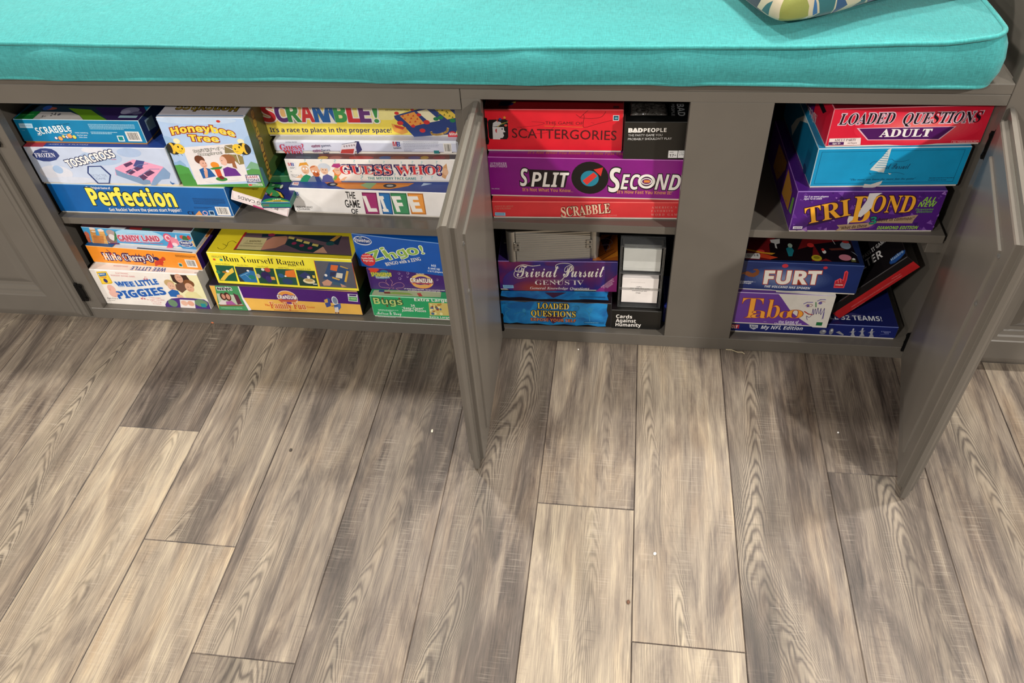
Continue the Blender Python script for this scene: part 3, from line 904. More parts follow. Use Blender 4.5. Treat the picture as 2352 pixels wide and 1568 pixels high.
        ('f','t','h','A','#d02f36',79.5,33.9,107.9,33.8,39.5,'',0,0,0.0),
        ('f','t','h','M','#155ea6',107.0,33.8,149.6,33.5,39.4,'',0,0,0.0),
        ('f','t','h','B','#3a9a52',150.0,33.5,176.0,33.4,39.3,'',0,0,0.0),
        ('f','t','h','L','#d22a36',176.8,33.4,203.6,33.2,39.3,'',0,0,0.0),
        ('f','t','h','E','#652c78',201.9,33.2,225.5,33.1,39.2,'',0,0,0.0),
        ('f','t','h','!','#37964c',230.7,33.0,241.4,33.0,39.1,'',0,0,0.0),
        ('f','t','b',"It's a race to place in the proper space!",'#1c2260',6.2,9.8,262.6,9.3,10.4,'',0,0,0.0),
        ('f','t','b','and 3 Junior Version Plates','#5c4a20',257.6,58.3,305.4,58.6,2.7,'',0,0,0.0),
        ('f','p','#1d3a7c',[273.4,46.9,316.4,59.3,346.7,66.6,412.1,66.5,410.1,46.8,394.4,6.5,308.0,-0.0,293.6,19.2,274.4,40.0]),
        ('f','p','#e89a42',[285.0,46.9,315.9,55.5,333.5,29.7,305.9,22.7]),
        ('f','p','#efe6c0',[321.3,56.4,341.9,61.5,366.0,36.6,344.3,32.0]),
        ('f','p','#e8c84c',[355.6,63.1,383.9,64.8,403.5,43.4,381.0,38.9]),
        ('f','p','#efe2b0',[394.4,65.7,411.0,66.5,409.7,53.6]),
        ('f','p','#c8321c',[289.0,45.1,291.8,49.6,293.7,45.5]),
        ('f','p','#c8321c',[299.9,47.3,302.7,51.9,304.6,47.8]),
        ('f','p','#c8321c',[310.2,45.1,312.9,49.6,314.9,45.5]),
        ('f','p','#c8321c',[292.2,38.2,295.0,42.8,296.9,38.7]),
        ('f','p','#c8321c',[305.1,39.3,307.9,43.9,309.8,39.8]),
        ('f','p','#c8321c',[317.7,38.2,320.4,42.8,322.4,38.7]),
        ('f','p','#c8321c',[301.8,31.3,304.6,35.9,306.5,31.8]),
        ('f','p','#c8321c',[312.6,32.5,315.4,37.0,317.3,32.9]),
        ('f','p','#c8321c',[322.6,27.8,325.3,32.5,327.3,28.3]),
        ('f','p','#c8321c',[307.2,24.4,310.0,29.0,311.9,24.8]),
        ('f','p','#7a7420',[360.0,56.3,362.6,60.8,364.7,56.8]),
        ('f','p','#7a7420',[370.6,57.4,373.2,61.9,375.2,57.9]),
        ('f','p','#7a7420',[378.5,54.1,381.1,58.5,383.2,54.5]),
        ('f','p','#7a7420',[363.4,49.6,366.0,54.1,368.0,50.0]),
        ('f','p','#7a7420',[373.6,47.3,376.2,51.8,378.2,47.7]),
        ('f','p','#7a7420',[383.8,45.0,386.4,49.5,388.4,45.5]),
        ('f','p','#7a7420',[380.4,51.8,383.0,56.3,385.0,52.3]),
        ('f','p','#7a7420',[389.7,41.6,392.3,46.1,394.4,42.1]),
        ('f','e','#cf2a2e',279.6,52.6,4.7,3.5),
        ('f','e','#cf2a2e',283.6,30.8,6.4,4.8),
        ('f','e','#cf2a2e',312.3,60.0,3.4,2.5),
        ('f','e','#cf2a2e',324.5,49.1,4.6,3.5),
        ('f','e','#cf2a2e',338.1,32.7,6.4,4.8),
        ('f','e','#cf2a2e',309.2,23.9,4.3,3.2),
        ('f','e','#cf2a2e',327.1,14.1,6.0,4.6),
        ('f','e','#177a4c',358.0,40.0,5.5,4.1),
        ('f','e','#177a4c',367.9,43.4,5.5,4.1),
        ('f','e','#177a4c',391.3,36.6,5.9,4.5),
        ('f','e','#177a4c',405.8,55.4,4.6,3.4),
        ('f','p','#e8a24a',[265.2,29.7,293.9,21.6,296.5,9.9,282.9,5.1,267.8,12.2]),
        ('f','p','#c8442a',[270.2,27.3,291.7,21.1,286.6,15.7,272.4,21.1]),
        ('f','l','#e8ba68',4.5,[344.8,10.4,347.4,5.7,360.2,5.3,375.8,11.2,379.8,18.9]),
        ('f','e','#cf2430',388.4,0.2,10.2,12.7),
        ('f','t','b','Milton','#f2ece4',381.7,3.0,397.9,3.5,6.5,'',0,0,0.0),
    ]},
    'wee': {'o': (0.2482, 0.0178, 0.0320), 'yaw': -0.45, 'w': 0.2694, 'h': 0.1074, 'd': 0.200, 'pr': [
        ('f','p','#d8b020',[17.8,101.1,44.4,103.7,45.8,69.8,41.3,65.7,15.8,62.4]),
        ('f','p','#f4cc3c',[18.9,99.6,42.7,101.9,44.1,70.1,17.6,64.3]),
        ('f','p','#2b6ca8',[19.5,96.8,41.7,99.6,39.7,90.4,21.2,86.6]),
        ('f','t','b','FIRST','#f2ece4',20.5,91.0,38.0,93.3,3.8,'',0,0,0.0),
        ('f','t','b','5 Songs','#c8343c',22.0,82.3,37.7,84.5,4.2,'',0,0,0.0),
        ('f','e','#34306c',30.0,74.4,4.9,6.4),
        ('f','t','b','ELECTRONIC','#e0a0a0',66.1,97.3,97.6,97.0,4.5,'',0,0,0.0),
        ('f','t','b','NURSERY RHYME GAME','#e0a0a0',51.0,89.9,111.1,89.1,4.5,'',0,0,0.0),
        ('f','t','h','WEE','#1a5aae',52.6,57.9,99.9,61.3,14.6,'#a8c0e0',1.0,-0.06,0.0),
        ('f','t','h','LITTLE','#1a5aae',106.7,62.4,163.8,71.9,15.9,'#a8c0e0',1.0,0,0.0),
        ('f','t','h','PIGGIES','#1a5aae',40.3,18.9,172.1,41.2,22.3,'#a8c0e0',1.0,0,0.0),
        ('f','e','#c86a70',132.3,84.9,2.4,2.2),
        ('f','e','#c86a70',139.0,85.7,2.2,2.2),
        ('f','l','#c86a70',0.8,[134.2,85.0,136.4,92.8,141.3,91.5]),
        ('f','e','#c86a70',100.6,22.9,2.7,2.6),
        ('f','e','#c86a70',107.6,22.9,2.5,2.4),
        ('f','l','#c86a70',0.8,[102.8,23.7,105.3,30.7,110.7,29.5]),
        ('f','e','#eab6a6',33.8,48.9,9.9,13.4),
        ('f','e','#eab6a6',31.9,34.0,10.0,11.2),
        ('f','e','#e0a090',28.6,46.3,2.7,2.8),
        ('f','p','#eab6a6',[28.8,54.2,36.2,62.5,37.9,58.1]),
        ('f','l','#c08070',0.6,[31.0,51.0,32.3,50.4]),
        ('f','p','#e2a898',[31.7,27.1,36.9,26.3,33.5,22.6]),
        ('f','e','#eab6a6',43.0,35.8,3.8,3.3),
        ('f','t','n','Ages 4 to 6','#4a4444',8.8,16.9,36.9,16.9,4.0,'',0,0,0.0),
        ('f','s','#8a8684',8.6,11.0,33.1,13.2,1,1.2),
        ('f','t','n','2 singing piggies','#e09a9a',120.3,26.0,150.8,26.2,4.0,'',0,0,0.0),
        ('f','t','n','the piggies sing when','#e09a9a',112.0,19.0,157.6,20.2,4.0,'',0,0,0.0),
        ('f','t','n',"it's time to go",'#e09a9a',121.7,13.2,147.5,13.1,4.0,'',0,0,0.0),
        ('f','t','n','to market','#e09a9a',122.8,6.8,144.9,6.4,4.1,'',0,0,0.0),
        ('f','p','#efe8b8',[202.7,102.1,279.4,104.4,270.8,33.6,203.1,31.4,193.3,77.6]),
        ('f','p','#3a2218',[203.1,103.2,242.1,103.3,245.9,89.5,235.4,80.2,211.8,74.4,202.4,82.6]),
        ('f','e','#d8a488',220.8,92.8,9.4,13.6),
        ('f','p','#6a4a3c',[204.5,73.9,228.9,82.0,237.8,67.2,212.8,47.8,202.2,58.3]),
        ('f','e','#c8a874',190.7,76.4,12.1,11.2),
        ('f','e','#e2b498',193.1,66.6,9.9,13.5),
        ('f','p','#1f62ac',[176.5,47.7,191.1,57.6,204.2,54.0,205.8,33.8,178.6,34.3]),
        ('f','e','#e2b498',202.9,35.9,8.2,6.5),
        ('f','e','#7a4a28',240.0,78.3,13.1,12.0),
        ('f','e','#dca888',237.4,66.0,10.6,13.9),
        ('f','p','#e6dca0',[216.6,43.6,229.2,53.3,248.6,52.3,258.7,35.0,218.0,32.4]),
        ('f','e','#2a1a14',191.6,68.3,0.9,1.1),
        ('f','e','#2a1a14',197.1,67.7,0.9,1.1),
        ('f','l','#a03a30',0.8,[187.8,60.7,190.6,58.7,195.5,60.6]),
        ('f','e','#2a1a14',234.3,67.4,0.9,1.1),
        ('f','e','#2a1a14',241.3,66.9,0.9,1.1),
        ('f','l','#a03a30',0.8,[231.3,59.0,234.2,57.2,238.9,59.3]),
        ('f','e','#2a1a14',219.8,96.6,0.9,1.1),
        ('f','e','#2a1a14',225.0,96.5,0.9,1.1),
        ('f','l','#a03a30',0.8,[215.8,86.0,221.6,86.3]),
        ('f','p','#4a2a7c',[154.6,7.6,163.9,19.7,178.3,28.6,203.5,32.6,232.7,32.9,260.8,30.6,268.7,22.1,267.8,0.9,153.2,-0.9]),
        ('f','e','#6a8a6a',176.3,13.6,11.3,11.8),
        ('f','e','#6a8a6a',249.3,18.5,16.7,11.7),
        ('f','p','#f0e6e0',[198.5,26.6,235.9,26.7,229.5,1.0,191.7,0.8]),
        ('f','e','#e8b8a0',206.4,15.6,8.4,8.2),
        ('f','e','#e2a890',222.8,15.6,8.4,8.2),
        ('f','p','#1a8a90',[247.1,5.4,259.3,5.4,259.3,17.2,247.1,17.2]),
        ('t','t','b','WEE LITTLE','#1a4a94',190.0,16.1,103.1,17.4,12.6,'',0,0,0.0),
        ('t','t','n','GPI','#4a4a6c',262.3,3.4,273.8,3.2,4.0,'',0,0,0.0),
        ('t','t','b','NURSERY GAME','#d8a0a0',55.8,14.2,92.8,13.5,4.6,'',0,0,0.0),
        ('r','p','#d8d2c6',[0,0,200,0,200,110,0,110]),
        ('r','p','#c8b258',[50,50,110,60,110,104,55,100]),
        ('r','p','#5c4a34',[70,64,92,66,90,92,70,90]),
    ]},
    'hiho': {'o': (0.2527, 0.0403, 0.1394), 'yaw': -2.90, 'w': 0.2771, 'h': 0.0523, 'd': 0.240, 'pr': [
        ('f','t','s','HiHo Cherry-O','#f2ece4',35.1,14.3,161.7,19.0,18.2,'#4a2058',3,0,0.0),
        ('f','t','s','HiHo Cherry-O','#f2ece4',35.1,14.3,161.7,19.0,18.2,'',0,0,0.0),
        ('f','l','#4a2058',1.6,[51.6,44.3,57.2,36.4]),
        ('f','l','#4a2058',1.6,[92.1,37.3,87.7,26.4]),
        ('f','l','#4a2058',1.6,[166.9,41.7,164.4,28.9]),
        ('f','e','#c83222',57.1,32.2,2.7,2.4),
        ('f','e','#c83222',85.3,22.0,2.3,2.2),
        ('f','p','#cc3a20',[161.9,18.2,177.6,28.0,192.5,33.5,191.3,25.0,180.9,13.5,180.6,8.2,170.6,10.4,159.2,4.7]),
        ('f','e','#d04424',189.3,30.1,4.5,5.2),
        ('f','p','#e8c04a',[185.3,22.4,191.1,24.6,186.8,19.3]),
        ('f','e','#2c1a50',170.6,28.4,6.7,5.2),
        ('f','t','n','TEACHING COUNTING FUN','#f4c080',64.0,5.6,138.7,7.6,2.9,'',0,0,0.0),
        ('f','s','#5c3a10',222.9,38.0,272.7,44.9,4,1.1),
        ('f','p','#dfe8e0',[221.6,9.9,230.5,9.9,230.5,20.5,221.6,20.5]),
        ('f','p','#0f6a60',[222.3,11.1,229.7,11.1,229.7,19.1,222.3,19.1]),
        ('f','b',242.0,10.8,268.2,32.8),
        ('t','p','#1a5a90',[0,0,70,0,75,60,0,60]),
        ('t','p','#d4d4d8',[72,0,276,0,276,60,78,60]),
        ('t','p','#22222a',[130,2,268,1,268,4,130,6]),
    ]},
    'candy': {'o': (0.2570, 0.0507, 0.1917), 'yaw': -2.19, 'w': 0.2692, 'h': 0.0452, 'd': 0.240, 'pr': [
        ('f','e','#a8d4ec',138.9,29.2,60.1,18.6),
        ('f','e','#8cc4e4',136.3,23.0,40.3,12.5),
        ('f','e','#3a88ba',254.1,7.1,21.7,12.5),
        ('f','p','#b8603c',[3.2,29.8,12.1,27.4,7.0,1.3,-2.5,0.6]),
        ('f','p','#d89a52',[21.4,43.2,35.3,42.2,22.1,-1.8,9.8,-0.6]),
        ('f','p','#e0a860',[41.3,39.6,55.2,38.5,49.6,-1.8,34.9,-1.9]),
        ('f','p','#f0dcd0',[20.4,43.2,27.9,45.7,35.3,42.2,32.9,39.0,21.7,38.2]),
        ('f','p','#f0dcd0',[39.9,40.5,50.2,43.2,56.2,38.6,52.9,35.3,40.8,34.5]),
        ('f','p','#c88040',[20.9,22.9,48.1,22.8,39.2,-0.5,14.1,0.8]),
        ('f','e','#ead8c0',27.7,33.6,5.6,2.5),
        ('f','e','#c46a50',6.8,24.0,5.7,8.4),
        ('f','l','#8a5a2c',0.7,[19.2,30.9,31.3,29.8]),
        ('f','l','#8a5a2c',0.7,[16.0,18.5,28.3,17.3]),
        ('f','l','#8a5a2c',0.7,[38.7,26.2,54.6,25.3]),
        ('f','l','#8a5a2c',0.7,[35.7,11.6,51.6,10.7]),
        ('f','e','#b09a94',70.5,32.5,11.1,9.2),
        ('f','e','#8a6a60',63.9,13.7,13.1,12.7),
        ('f','e','#e2d8d4',68.6,20.2,8.2,9.3),
        ('f','p','#5a2e5c',[51.5,2.5,78.3,5.5,77.3,-1.9,50.7,-3.4]),
        ('f','p','#3c7a4c',[82.6,39.4,82.6,19.1,68.5,7.8]),
        ('f','t','h','CANDY LAND','#d05064',82.9,12.6,187.3,17.3,15.2,'#f0c8d4',1.6,0,0.0),
        ('f','t','h','CANDY LAND','#c04860',82.9,12.6,187.3,17.3,15.2,'',0,0,0.0),
        ('f','t','b','The Classic Game of Sweet Adventures','#d06a8a',83.3,8.5,190.8,9.0,4.2,'',0,0,0.0),
        ('f','e','#d85a78',209.3,28.2,10.8,12.8),
        ('f','e','#f0c8d0',209.3,28.2,7.2,8.7),
        ('f','e','#d85a78',209.3,28.2,4.0,5.0),
        ('f','e','#e88a9c',221.6,19.0,11.2,12.4),
        ('f','p','#d84a74',[194.2,-1.5,213.1,24.4,213.2,4.1,206.6,-1.6]),
        ('f','e','#f4d4d8',220.2,10.7,6.5,5.4),
        ('f','p','#e8e2ea',[225.6,27.3,233.8,40.9,231.9,27.8]),
        ('f','e','#d04a44',246.1,32.8,6.5,5.7),
        ('f','e','#d8b070',268.0,16.3,5.4,8.7),
        ('f','e','#3a6a3c',251.9,27.2,7.2,10.3),
        ('f','e','#c83c34',261.8,32.9,4.3,6.1),
        ('f','e','#e8e8f0',248.7,15.3,17.3,10.0),
        ('f','e','#1b3c80',248.7,15.3,16.2,8.9),
        ('f','t','b','Hasbro','#f2ece4',236.5,14.4,261.7,14.6,7.1,'',0,0.1,0.0),
        ('f','t','b','Gaming','#f2ece4',237.1,8.9,257.0,9.4,3.3,'',0,0,0.0),
        ('t','p','#4a3038',[0,0,268,0,268,30,0,30]),
        ('t','p','#c8c8cc',[226,0,268,0,268,8,226,8]),
        ('t','p','#c8c8cc',[70,0,108,0,112,6,74,6]),
        ('t','p','#8a2a2a',[120,1,150,1,150,9,120,9]),
        ('t','p','#2c4a38',[150,2,170,2,170,9,150,9]),
    ]},
    'cran': {'o': (0.5366, 0.0146, 0.0320), 'yaw': 0.36, 'w': 0.3536, 'h': 0.0771, 'd': 0.250, 'pr': [
        ('f','p','#4a1470',[71.8,78.5,358.3,73.9,353.5,36.5,72.7,42.6]),
        ('f','p','#45905a',[15.7,80.1,71.5,78.5,71.8,57.0,73.2,41.5,74.7,2.6,1.3,0.8]),
        ('f','p','#eee6e6',[70.7,78.9,73.1,78.1,74.2,42.0,82.4,4.4,74.7,2.6,69.8,39.1]),
        ('f','t','h','NEW!','#2a1a34',18.0,63.5,52.7,64.4,8.0,'#f0ece8',1.3,0,0.0),
        ('f','t','h','NEW!','#2a1a34',18.0,63.5,52.7,64.4,8.0,'',0,0,0.0),
        ('f','p','#b8c0a8',[11.4,52.8,59.0,49.7,66.4,16.3,7.2,13.1]),
        ('f','e','#4a241c',24.3,43.4,6.9,11.3),
        ('f','e','#4a241c',35.6,44.0,8.3,13.1),
        ('f','e','#c88c74',25.7,44.0,4.3,7.7),
        ('f','e','#c88c74',36.9,43.6,4.7,8.6),
        ('f','p','#ddd0cc',[4.9,19.8,18.2,33.0,28.0,30.1,23.5,16.3]),
        ('f','p','#a85a9a',[26.3,27.8,41.0,32.0,50.8,17.7,25.3,16.4]),
        ('f','p','#5c2a3c',[52.2,56.0,62.6,49.9,64.9,23.1,53.3,20.2]),
        ('f','p','#8a5a3c',[6.9,17.6,67.7,20.5,67.8,16.4,6.5,12.6]),
        ('f','t','n','OUTRAGEOUS FUN FOR EVERYONE','#c8e4c8',8.6,6.3,61.0,7.3,3.0,'',0,0,0.0),
        ('f','e','#f0d8c0',182.2,47.7,24.2,22.3),
        ('f','e','#e89a44',182.3,48.2,22.1,20.0),
        ('f','e','#6a2a84',181.5,43.9,14.1,15.7),
        ('f','p','#c05a40',[155.9,42.6,207.1,41.9,194.8,34.6,166.2,35.3,172.9,24.4,163.2,34.0]),
        ('f','t','h','CRaNIUM','#f2ece4',157.8,44.9,204.6,44.5,11.2,'#5a1c70',1,0,0.0),
        ('f','t','s','Family Fun','#c8542a',133.3,13.2,219.5,14.8,19.6,'#f4c88a',1.4,0,0.0),
        ('f','t','s','The','#d86a30',120.3,19.7,132.9,19.5,6.5,'',0,0,0.0),
        ('f','t','s','Game','#d86a30',222.1,18.6,241.3,18.7,6.4,'',0,0,0.0),
        ('f','s','#a04a28',138.9,6.6,219.2,9.4,2,1.3),
        ('f','p','#3a4a8c',[268.2,45.2,278.6,53.4,283.9,50.4,281.6,28.1,270.1,23.0]),
        ('f','p','#d8a84a',[269.3,46.4,277.9,50.1,277.1,39.0,269.4,36.8]),
        ('f','e','#d8dce4',294.3,45.5,7.3,12.9),
        ('f','e','#7c8aa0',294.8,45.5,5.5,10.2),
        ('f','p','#4a6cb0',[289.0,30.8,306.1,38.4,305.0,24.9,297.8,15.5,287.8,17.2]),
        ('f','p','#dcd4cc',[289.3,24.1,298.3,25.7,296.9,9.8,287.5,9.3]),
        ('f','l','#22283c',1.5,[283.3,28.2,297.7,31.2]),
        ('f','p','#5a1c34',[287.5,5.6,290.1,5.6,290.1,9.3,287.5,9.3]),
        ('f','p','#5a1c34',[293.4,5.5,296.7,5.5,296.7,9.6,293.4,9.6]),
        ('f','p','#d8d4e0',[329.3,68.1,352.4,67.1,348.9,44.2,326.8,45.7]),
        ('f','p','#4a9c5a',[329.6,59.4,349.1,58.7,347.3,46.3,328.5,47.5]),
        ('f','p','#3a1060',[332.3,61.7,349.0,61.7,349.0,66.1,332.3,66.1]),
        ('f','t','b','8-Adult','#c8e8a0',329.7,51.5,346.5,50.7,5.8,'',0,0,0.0),
    ]},
    'rag': {'o': (0.5571, 0.0231, 0.1091), 'yaw': -1.13, 'w': 0.3380, 'h': 0.0904, 'd': 0.270, 'pr': [
        ('f','t','r','Run Yourself Ragged','#241e10',35.9,67.0,226.1,66.4,15.5,'',0,0,0.0),
        ('f','l','#c8602c',0.7,[12.3,83.0,36.5,83.5]),
        ('f','t','n','PAVILION','#6a7a4a',10.7,75.7,34.5,76.4,5.0,'',0,0,0.0),
        ('f','p','#d8542c',[11.0,67.9,16.6,67.9,16.6,73.3,11.0,73.3]),
        ('f','p','#2f9a8c',[27.2,67.3,33.9,67.3,33.9,73.7,27.2,73.7]),
        ('f','t','r','Teeter Walkway','#8a8430',12.9,56.6,46.9,57.4,3.6,'',0,0,0.0),
        ('f','t','r','Parallel Bars','#8a8430',64.7,56.3,90.6,56.5,3.6,'',0,0,0.0),
        ('f','t','r','Vine Obstacle','#8a8430',110.9,55.5,138.3,55.9,3.6,'',0,0,0.0),
        ('f','t','r','Island Maze','#8a8430',161.1,55.1,185.7,55.3,3.6,'',0,0,0.0),
        ('f','t','r','Catapult & Bell','#8a8430',204.0,54.3,237.0,55.0,3.5,'',0,0,0.0),
        ('f','p','#17553c',[9.9,54.5,54.7,54.8,50.6,8.8,6.7,8.3]),
        ('f','p','#27313c',[56.9,53.4,100.9,53.6,98.7,8.3,55.5,8.7]),
        ('f','p','#1b4a3a',[104.8,52.4,149.1,53.7,146.5,7.0,103.6,7.2]),
        ('f','p','#1d5244',[153.3,53.0,197.7,53.8,195.0,7.7,151.4,7.4]),
        ('f','p','#1a3c34',[201.4,52.6,245.3,52.9,242.9,7.5,199.6,6.9]),
        ('f','p','#e8c048',[7.8,10.2,31.1,35.3,50.4,49.3,50.7,36.6,32.9,24.8,18.1,9.1]),
        ('f','e','#2f7c58',11.4,34.0,4.7,5.2),
        ('f','e','#f0ece8',34.8,38.1,3.9,3.5),
        ('f','e','#b07020',26.6,35.0,5.4,3.0),
        ('f','p','#2a6ca0',[58.3,27.6,91.3,44.6,100.9,42.1,98.8,8.8,68.2,8.8]),
        ('f','l','#9ac4dc',0.8,[62.9,25.8,88.8,39.2]),
        ('f','l','#9ac4dc',0.7,[75.3,32.0,84.9,17.7]),
        ('f','e','#1c7a6c',89.5,24.4,7.8,6.5),
        ('f','e','#e8e4e0',85.5,42.8,3.2,2.6),
        ('f','e','#2c1c54',125.2,31.1,11.6,11.6),
        ('f','e','#3a2a6c',129.2,20.8,7.1,9.5),
        ('f','e','#e8e0dc',122.6,48.8,3.8,3.8),
        ('f','p','#e0a040',[135.7,19.7,144.8,19.7,144.8,28.7,135.7,28.7]),
        ('f','e','#c04a3c',133.6,48.5,7.0,6.4),
        ('f','e','#b8b0a0',106.4,28.8,4.9,6.5),
        ('f','p','#e8782c',[176.4,48.9,197.7,52.8,197.2,30.8,169.9,31.0]),
        ('f','e','#24406c',173.1,17.5,12.3,8.7),
        ('f','e','#2a5c8c',162.0,33.7,7.0,6.4),
        ('f','e','#f0ece4',172.0,32.7,2.4,2.1),
        ('f','p','#2c3468',[203.7,36.5,222.2,49.3,233.0,38.5,221.3,25.1]),
        ('f','e','#e8d8a8',225.3,22.2,14.2,7.7),
        ('f','e','#b89a60',225.9,24.4,9.7,4.3),
        ('f','e','#e6e2da',226.7,33.5,3.8,4.3),
        ('f','p','#e8c040',[236.7,31.8,242.4,31.8,242.4,39.8,236.7,39.8]),
        ('f','p','#e8e8e0',[232.5,12.8,242.2,12.8,242.2,15.3,232.5,15.3]),
        ('f','p','#5a5a64',[251.9,81.9,338.5,82.9,334.6,8.1,247.7,7.4]),
        ('f','l','#c03a22',1.2,[251.3,82.9,247.7,7.4]),
        ('f','l','#c03a22',1.2,[337.9,82.4,334.6,8.1]),
        ('f','l','#3a6c9c',1.0,[251.5,81.9,338.4,82.5]),
        ('f','p','#2c4a74',[284.3,79.0,305.3,77.3,328.6,62.6,308.9,19.6,281.8,23.0,260.2,32.0]),
        ('f','p','#d86a34',[287.9,73.1,304.2,72.2,297.3,55.4,283.0,58.5]),
        ('f','p','#d8d2c4',[296.4,51.2,310.3,50.0,305.4,35.2,290.8,37.3]),
        ('f','p','#d8a844',[283.6,38.9,299.9,32.7,297.5,29.4,282.4,34.6]),
        ('f','p','#d8a844',[320.4,59.0,325.0,57.2,313.4,25.2,308.5,25.9]),
        ('f','p','#2a2c50',[281.6,52.2,296.8,53.3,289.4,42.4,277.9,39.5]),
        ('f','e','#e8e4e0',269.3,42.1,3.4,3.8),
        ('f','p','#c8947c',[255.2,21.1,270.0,30.6,280.1,22.9,272.5,11.7,257.1,11.0]),
        ('f','p','#3c5c74',[279.3,27.1,309.5,18.6,305.6,12.0,279.5,16.5]),
        ('f','p','#c8947c',[298.0,19.9,311.6,12.4,299.1,9.4]),
        ('f','p','#c09a4c',[309.2,72.5,325.9,65.5,324.6,63.3,307.6,68.7]),
        ('t','p','#5e4a52',[62.8,75.2,307.7,80.2,335.5,12.4,60.9,12.6]),
        ('t','p','#a8262c',[61.8,77.8,66.9,78.2,66.1,12.2,60.1,12.2]),
        ('t','p','#b4a878',[65.3,60.5,122.9,59.5,123.3,16.1,66.4,15.6]),
        ('t','t','b','⚠ WARNING','#5c5030',76.9,42.7,112.3,44.6,6.3,'',0,0,0.0),
        ('t','t','b','CHOKING HAZARD','#5c5030',75.3,35.9,118.8,36.6,3.6,'',0,0,0.0),
        ('t','s','#6c6040',68.5,26.4,121.9,31.4,3,1.4),
        ('t','p','#b07a62',[123.7,17.5,123.0,50.2,135.5,67.1,156.1,76.8,168.3,66.9,171.7,43.3,154.2,26.3]),
        ('t','p','#1c3438',[171.0,40.7,172.8,68.6,263.1,42.5,254.7,17.4,215.2,20.7]),
        ('t','p','#c8b464',[170.5,63.1,170.4,70.6,185.2,67.4,185.7,59.5]),
        ('t','p','#c8b464',[192.0,55.4,192.0,62.9,206.7,59.7,207.1,51.8]),
        ('t','p','#c8b464',[211.3,49.0,211.3,56.4,225.9,53.3,226.2,45.4]),
        ('t','p','#c8b464',[234.1,41.6,234.1,48.9,248.6,45.9,248.9,38.1]),
        ('t','e','#8c2c4c',191.1,46.1,5.6,5.1),
        ('t','e','#8c2c4c',211.1,39.8,5.6,5.1),
        ('t','e','#8c2c4c',233.0,32.4,5.6,5.1),
        ('t','p','#1c2c38',[105.1,74.3,291.2,81.6,293.4,47.5,229.2,63.6,174.8,72.8,107.9,62.4]),
        ('t','e','#9c3050',128.3,72.5,8.4,5.3),
        ('t','p','#b8863c',[279.6,80.7,290.0,80.2,279.5,59.5,268.5,62.6]),
        ('t','e','#1f4a4c',273.8,51.2,9.8,6.7),
        ('t','p','#c09078',[245.0,16.7,260.7,39.8,277.8,18.0]),
        ('t','p','#2c4a20',[60.7,12.8,333.9,12.3,333.3,14.2,62.8,16.1]),
        ('t','l','#5c5418',1.0,[20.5,18.5,26.0,13.8,36.5,13.3,38.4,25.2,26.7,32.2]),
        ('t','l','#5c5418',1.0,[40.0,25.3,38.0,38.4,46.1,43.8,57.5,37.2]),
        ('r','p','#5a5016',[0,0,270,0,270,89,0,89]),
    ]},
    'bugs': {'o': (0.9157, 0.0171, 0.0320), 'yaw': -0.41, 'w': 0.2350, 'h': 0.0651, 'd': 0.200, 'pr': [
        ('f','t','b','Bugs','#a8c060',7.4,40.4,74.3,41.6,18.5,'#1c3020',1.5,0,0.0),
        ('f','t','b','Bugs','#b8cc78',7.4,40.4,74.3,41.6,18.5,'',0,0,0.0),
        ('f','e','#7a4428',30.0,58.3,2.4,2.6),
        ('f','e','#7a4428',69.4,60.9,2.4,2.6),
        ('f','e','#7a4428',37.1,35.8,2.4,2.7),
        ('f','t','b','Extra Large','#f2ece4',103.6,55.5,180.3,57.1,8.7,'',0,0,0.0),
        ('f','t','b','24','#f2ece4',92.7,37.8,102.4,38.4,6.6,'',0,0,0.0),
        ('f','t','b','"Easy-Clean"','#f2ece4',71.5,28.8,122.5,30.5,6.7,'',0,0,0.0),
        ('f','t','b','Jumbo Pieces','#f2ece4',69.6,22.0,126.3,23.2,6.7,'',0,0,0.0),
        ('f','s','#bfe4cc',13.5,19.2,61.5,25.3,2,1.4),
        ('f','t','c','Melissa & Doug','#eef4ee',7.5,8.1,66.8,9.7,9.1,'',0,0,0.0),
        ('f','s','#bfe4cc',9.8,0.2,67.1,4.4,2,1.4),
        ('f','p','#cdb86a',[135.4,52.2,186.5,54.1,185.7,16.0,133.8,13.9]),
        ('f','e','#8c4430',144.5,26.3,2.8,1.6),
        ('f','e','#e8dc9a',146.6,20.3,3.8,3.7),
        ('f','e','#8c4430',152.1,37.9,3.7,3.9),
        ('f','e','#4a6a8c',141.2,19.6,3.9,3.9),
        ('f','e','#4a6a8c',143.0,38.9,3.2,3.6),
        ('f','e','#4a6a8c',138.8,29.4,3.4,2.9),
        ('f','e','#8c4430',144.7,39.9,4.2,3.9),
        ('f','e','#b88a3c',162.6,49.4,2.2,3.5),
        ('f','e','#4a6a8c',160.9,34.0,2.6,3.2),
        ('f','e','#6a8c4a',150.7,41.7,2.1,3.8),
        ('f','e','#e8dc9a',137.5,28.7,2.2,3.0),
        ('f','e','#6a8c4a',158.1,44.9,3.4,1.5),
        ('f','e','#8c4430',155.1,35.6,1.9,2.7),
        ('f','e','#b88a3c',145.7,31.4,4.1,1.6),
        ('f','e','#e8dc9a',157.8,40.9,3.1,4.0),
        ('f','e','#e8dc9a',147.4,43.2,2.7,1.5),
        ('f','e','#e8dc9a',160.6,20.1,3.6,4.4),
        ('f','e','#e8dc9a',146.6,38.7,1.8,3.3),
        ('f','e','#b88a3c',157.7,47.0,3.2,4.1),
        ('f','e','#4a6a8c',141.1,36.5,4.3,2.4),
        ('f','e','#e8dc9a',147.3,34.7,2.4,3.8),
        ('f','e','#4a6a8c',153.3,35.6,2.0,4.2),
        ('f','e','#e8dc9a',140.2,46.5,1.8,3.4),
        ('f','e','#8c4430',153.9,32.3,3.1,2.3),
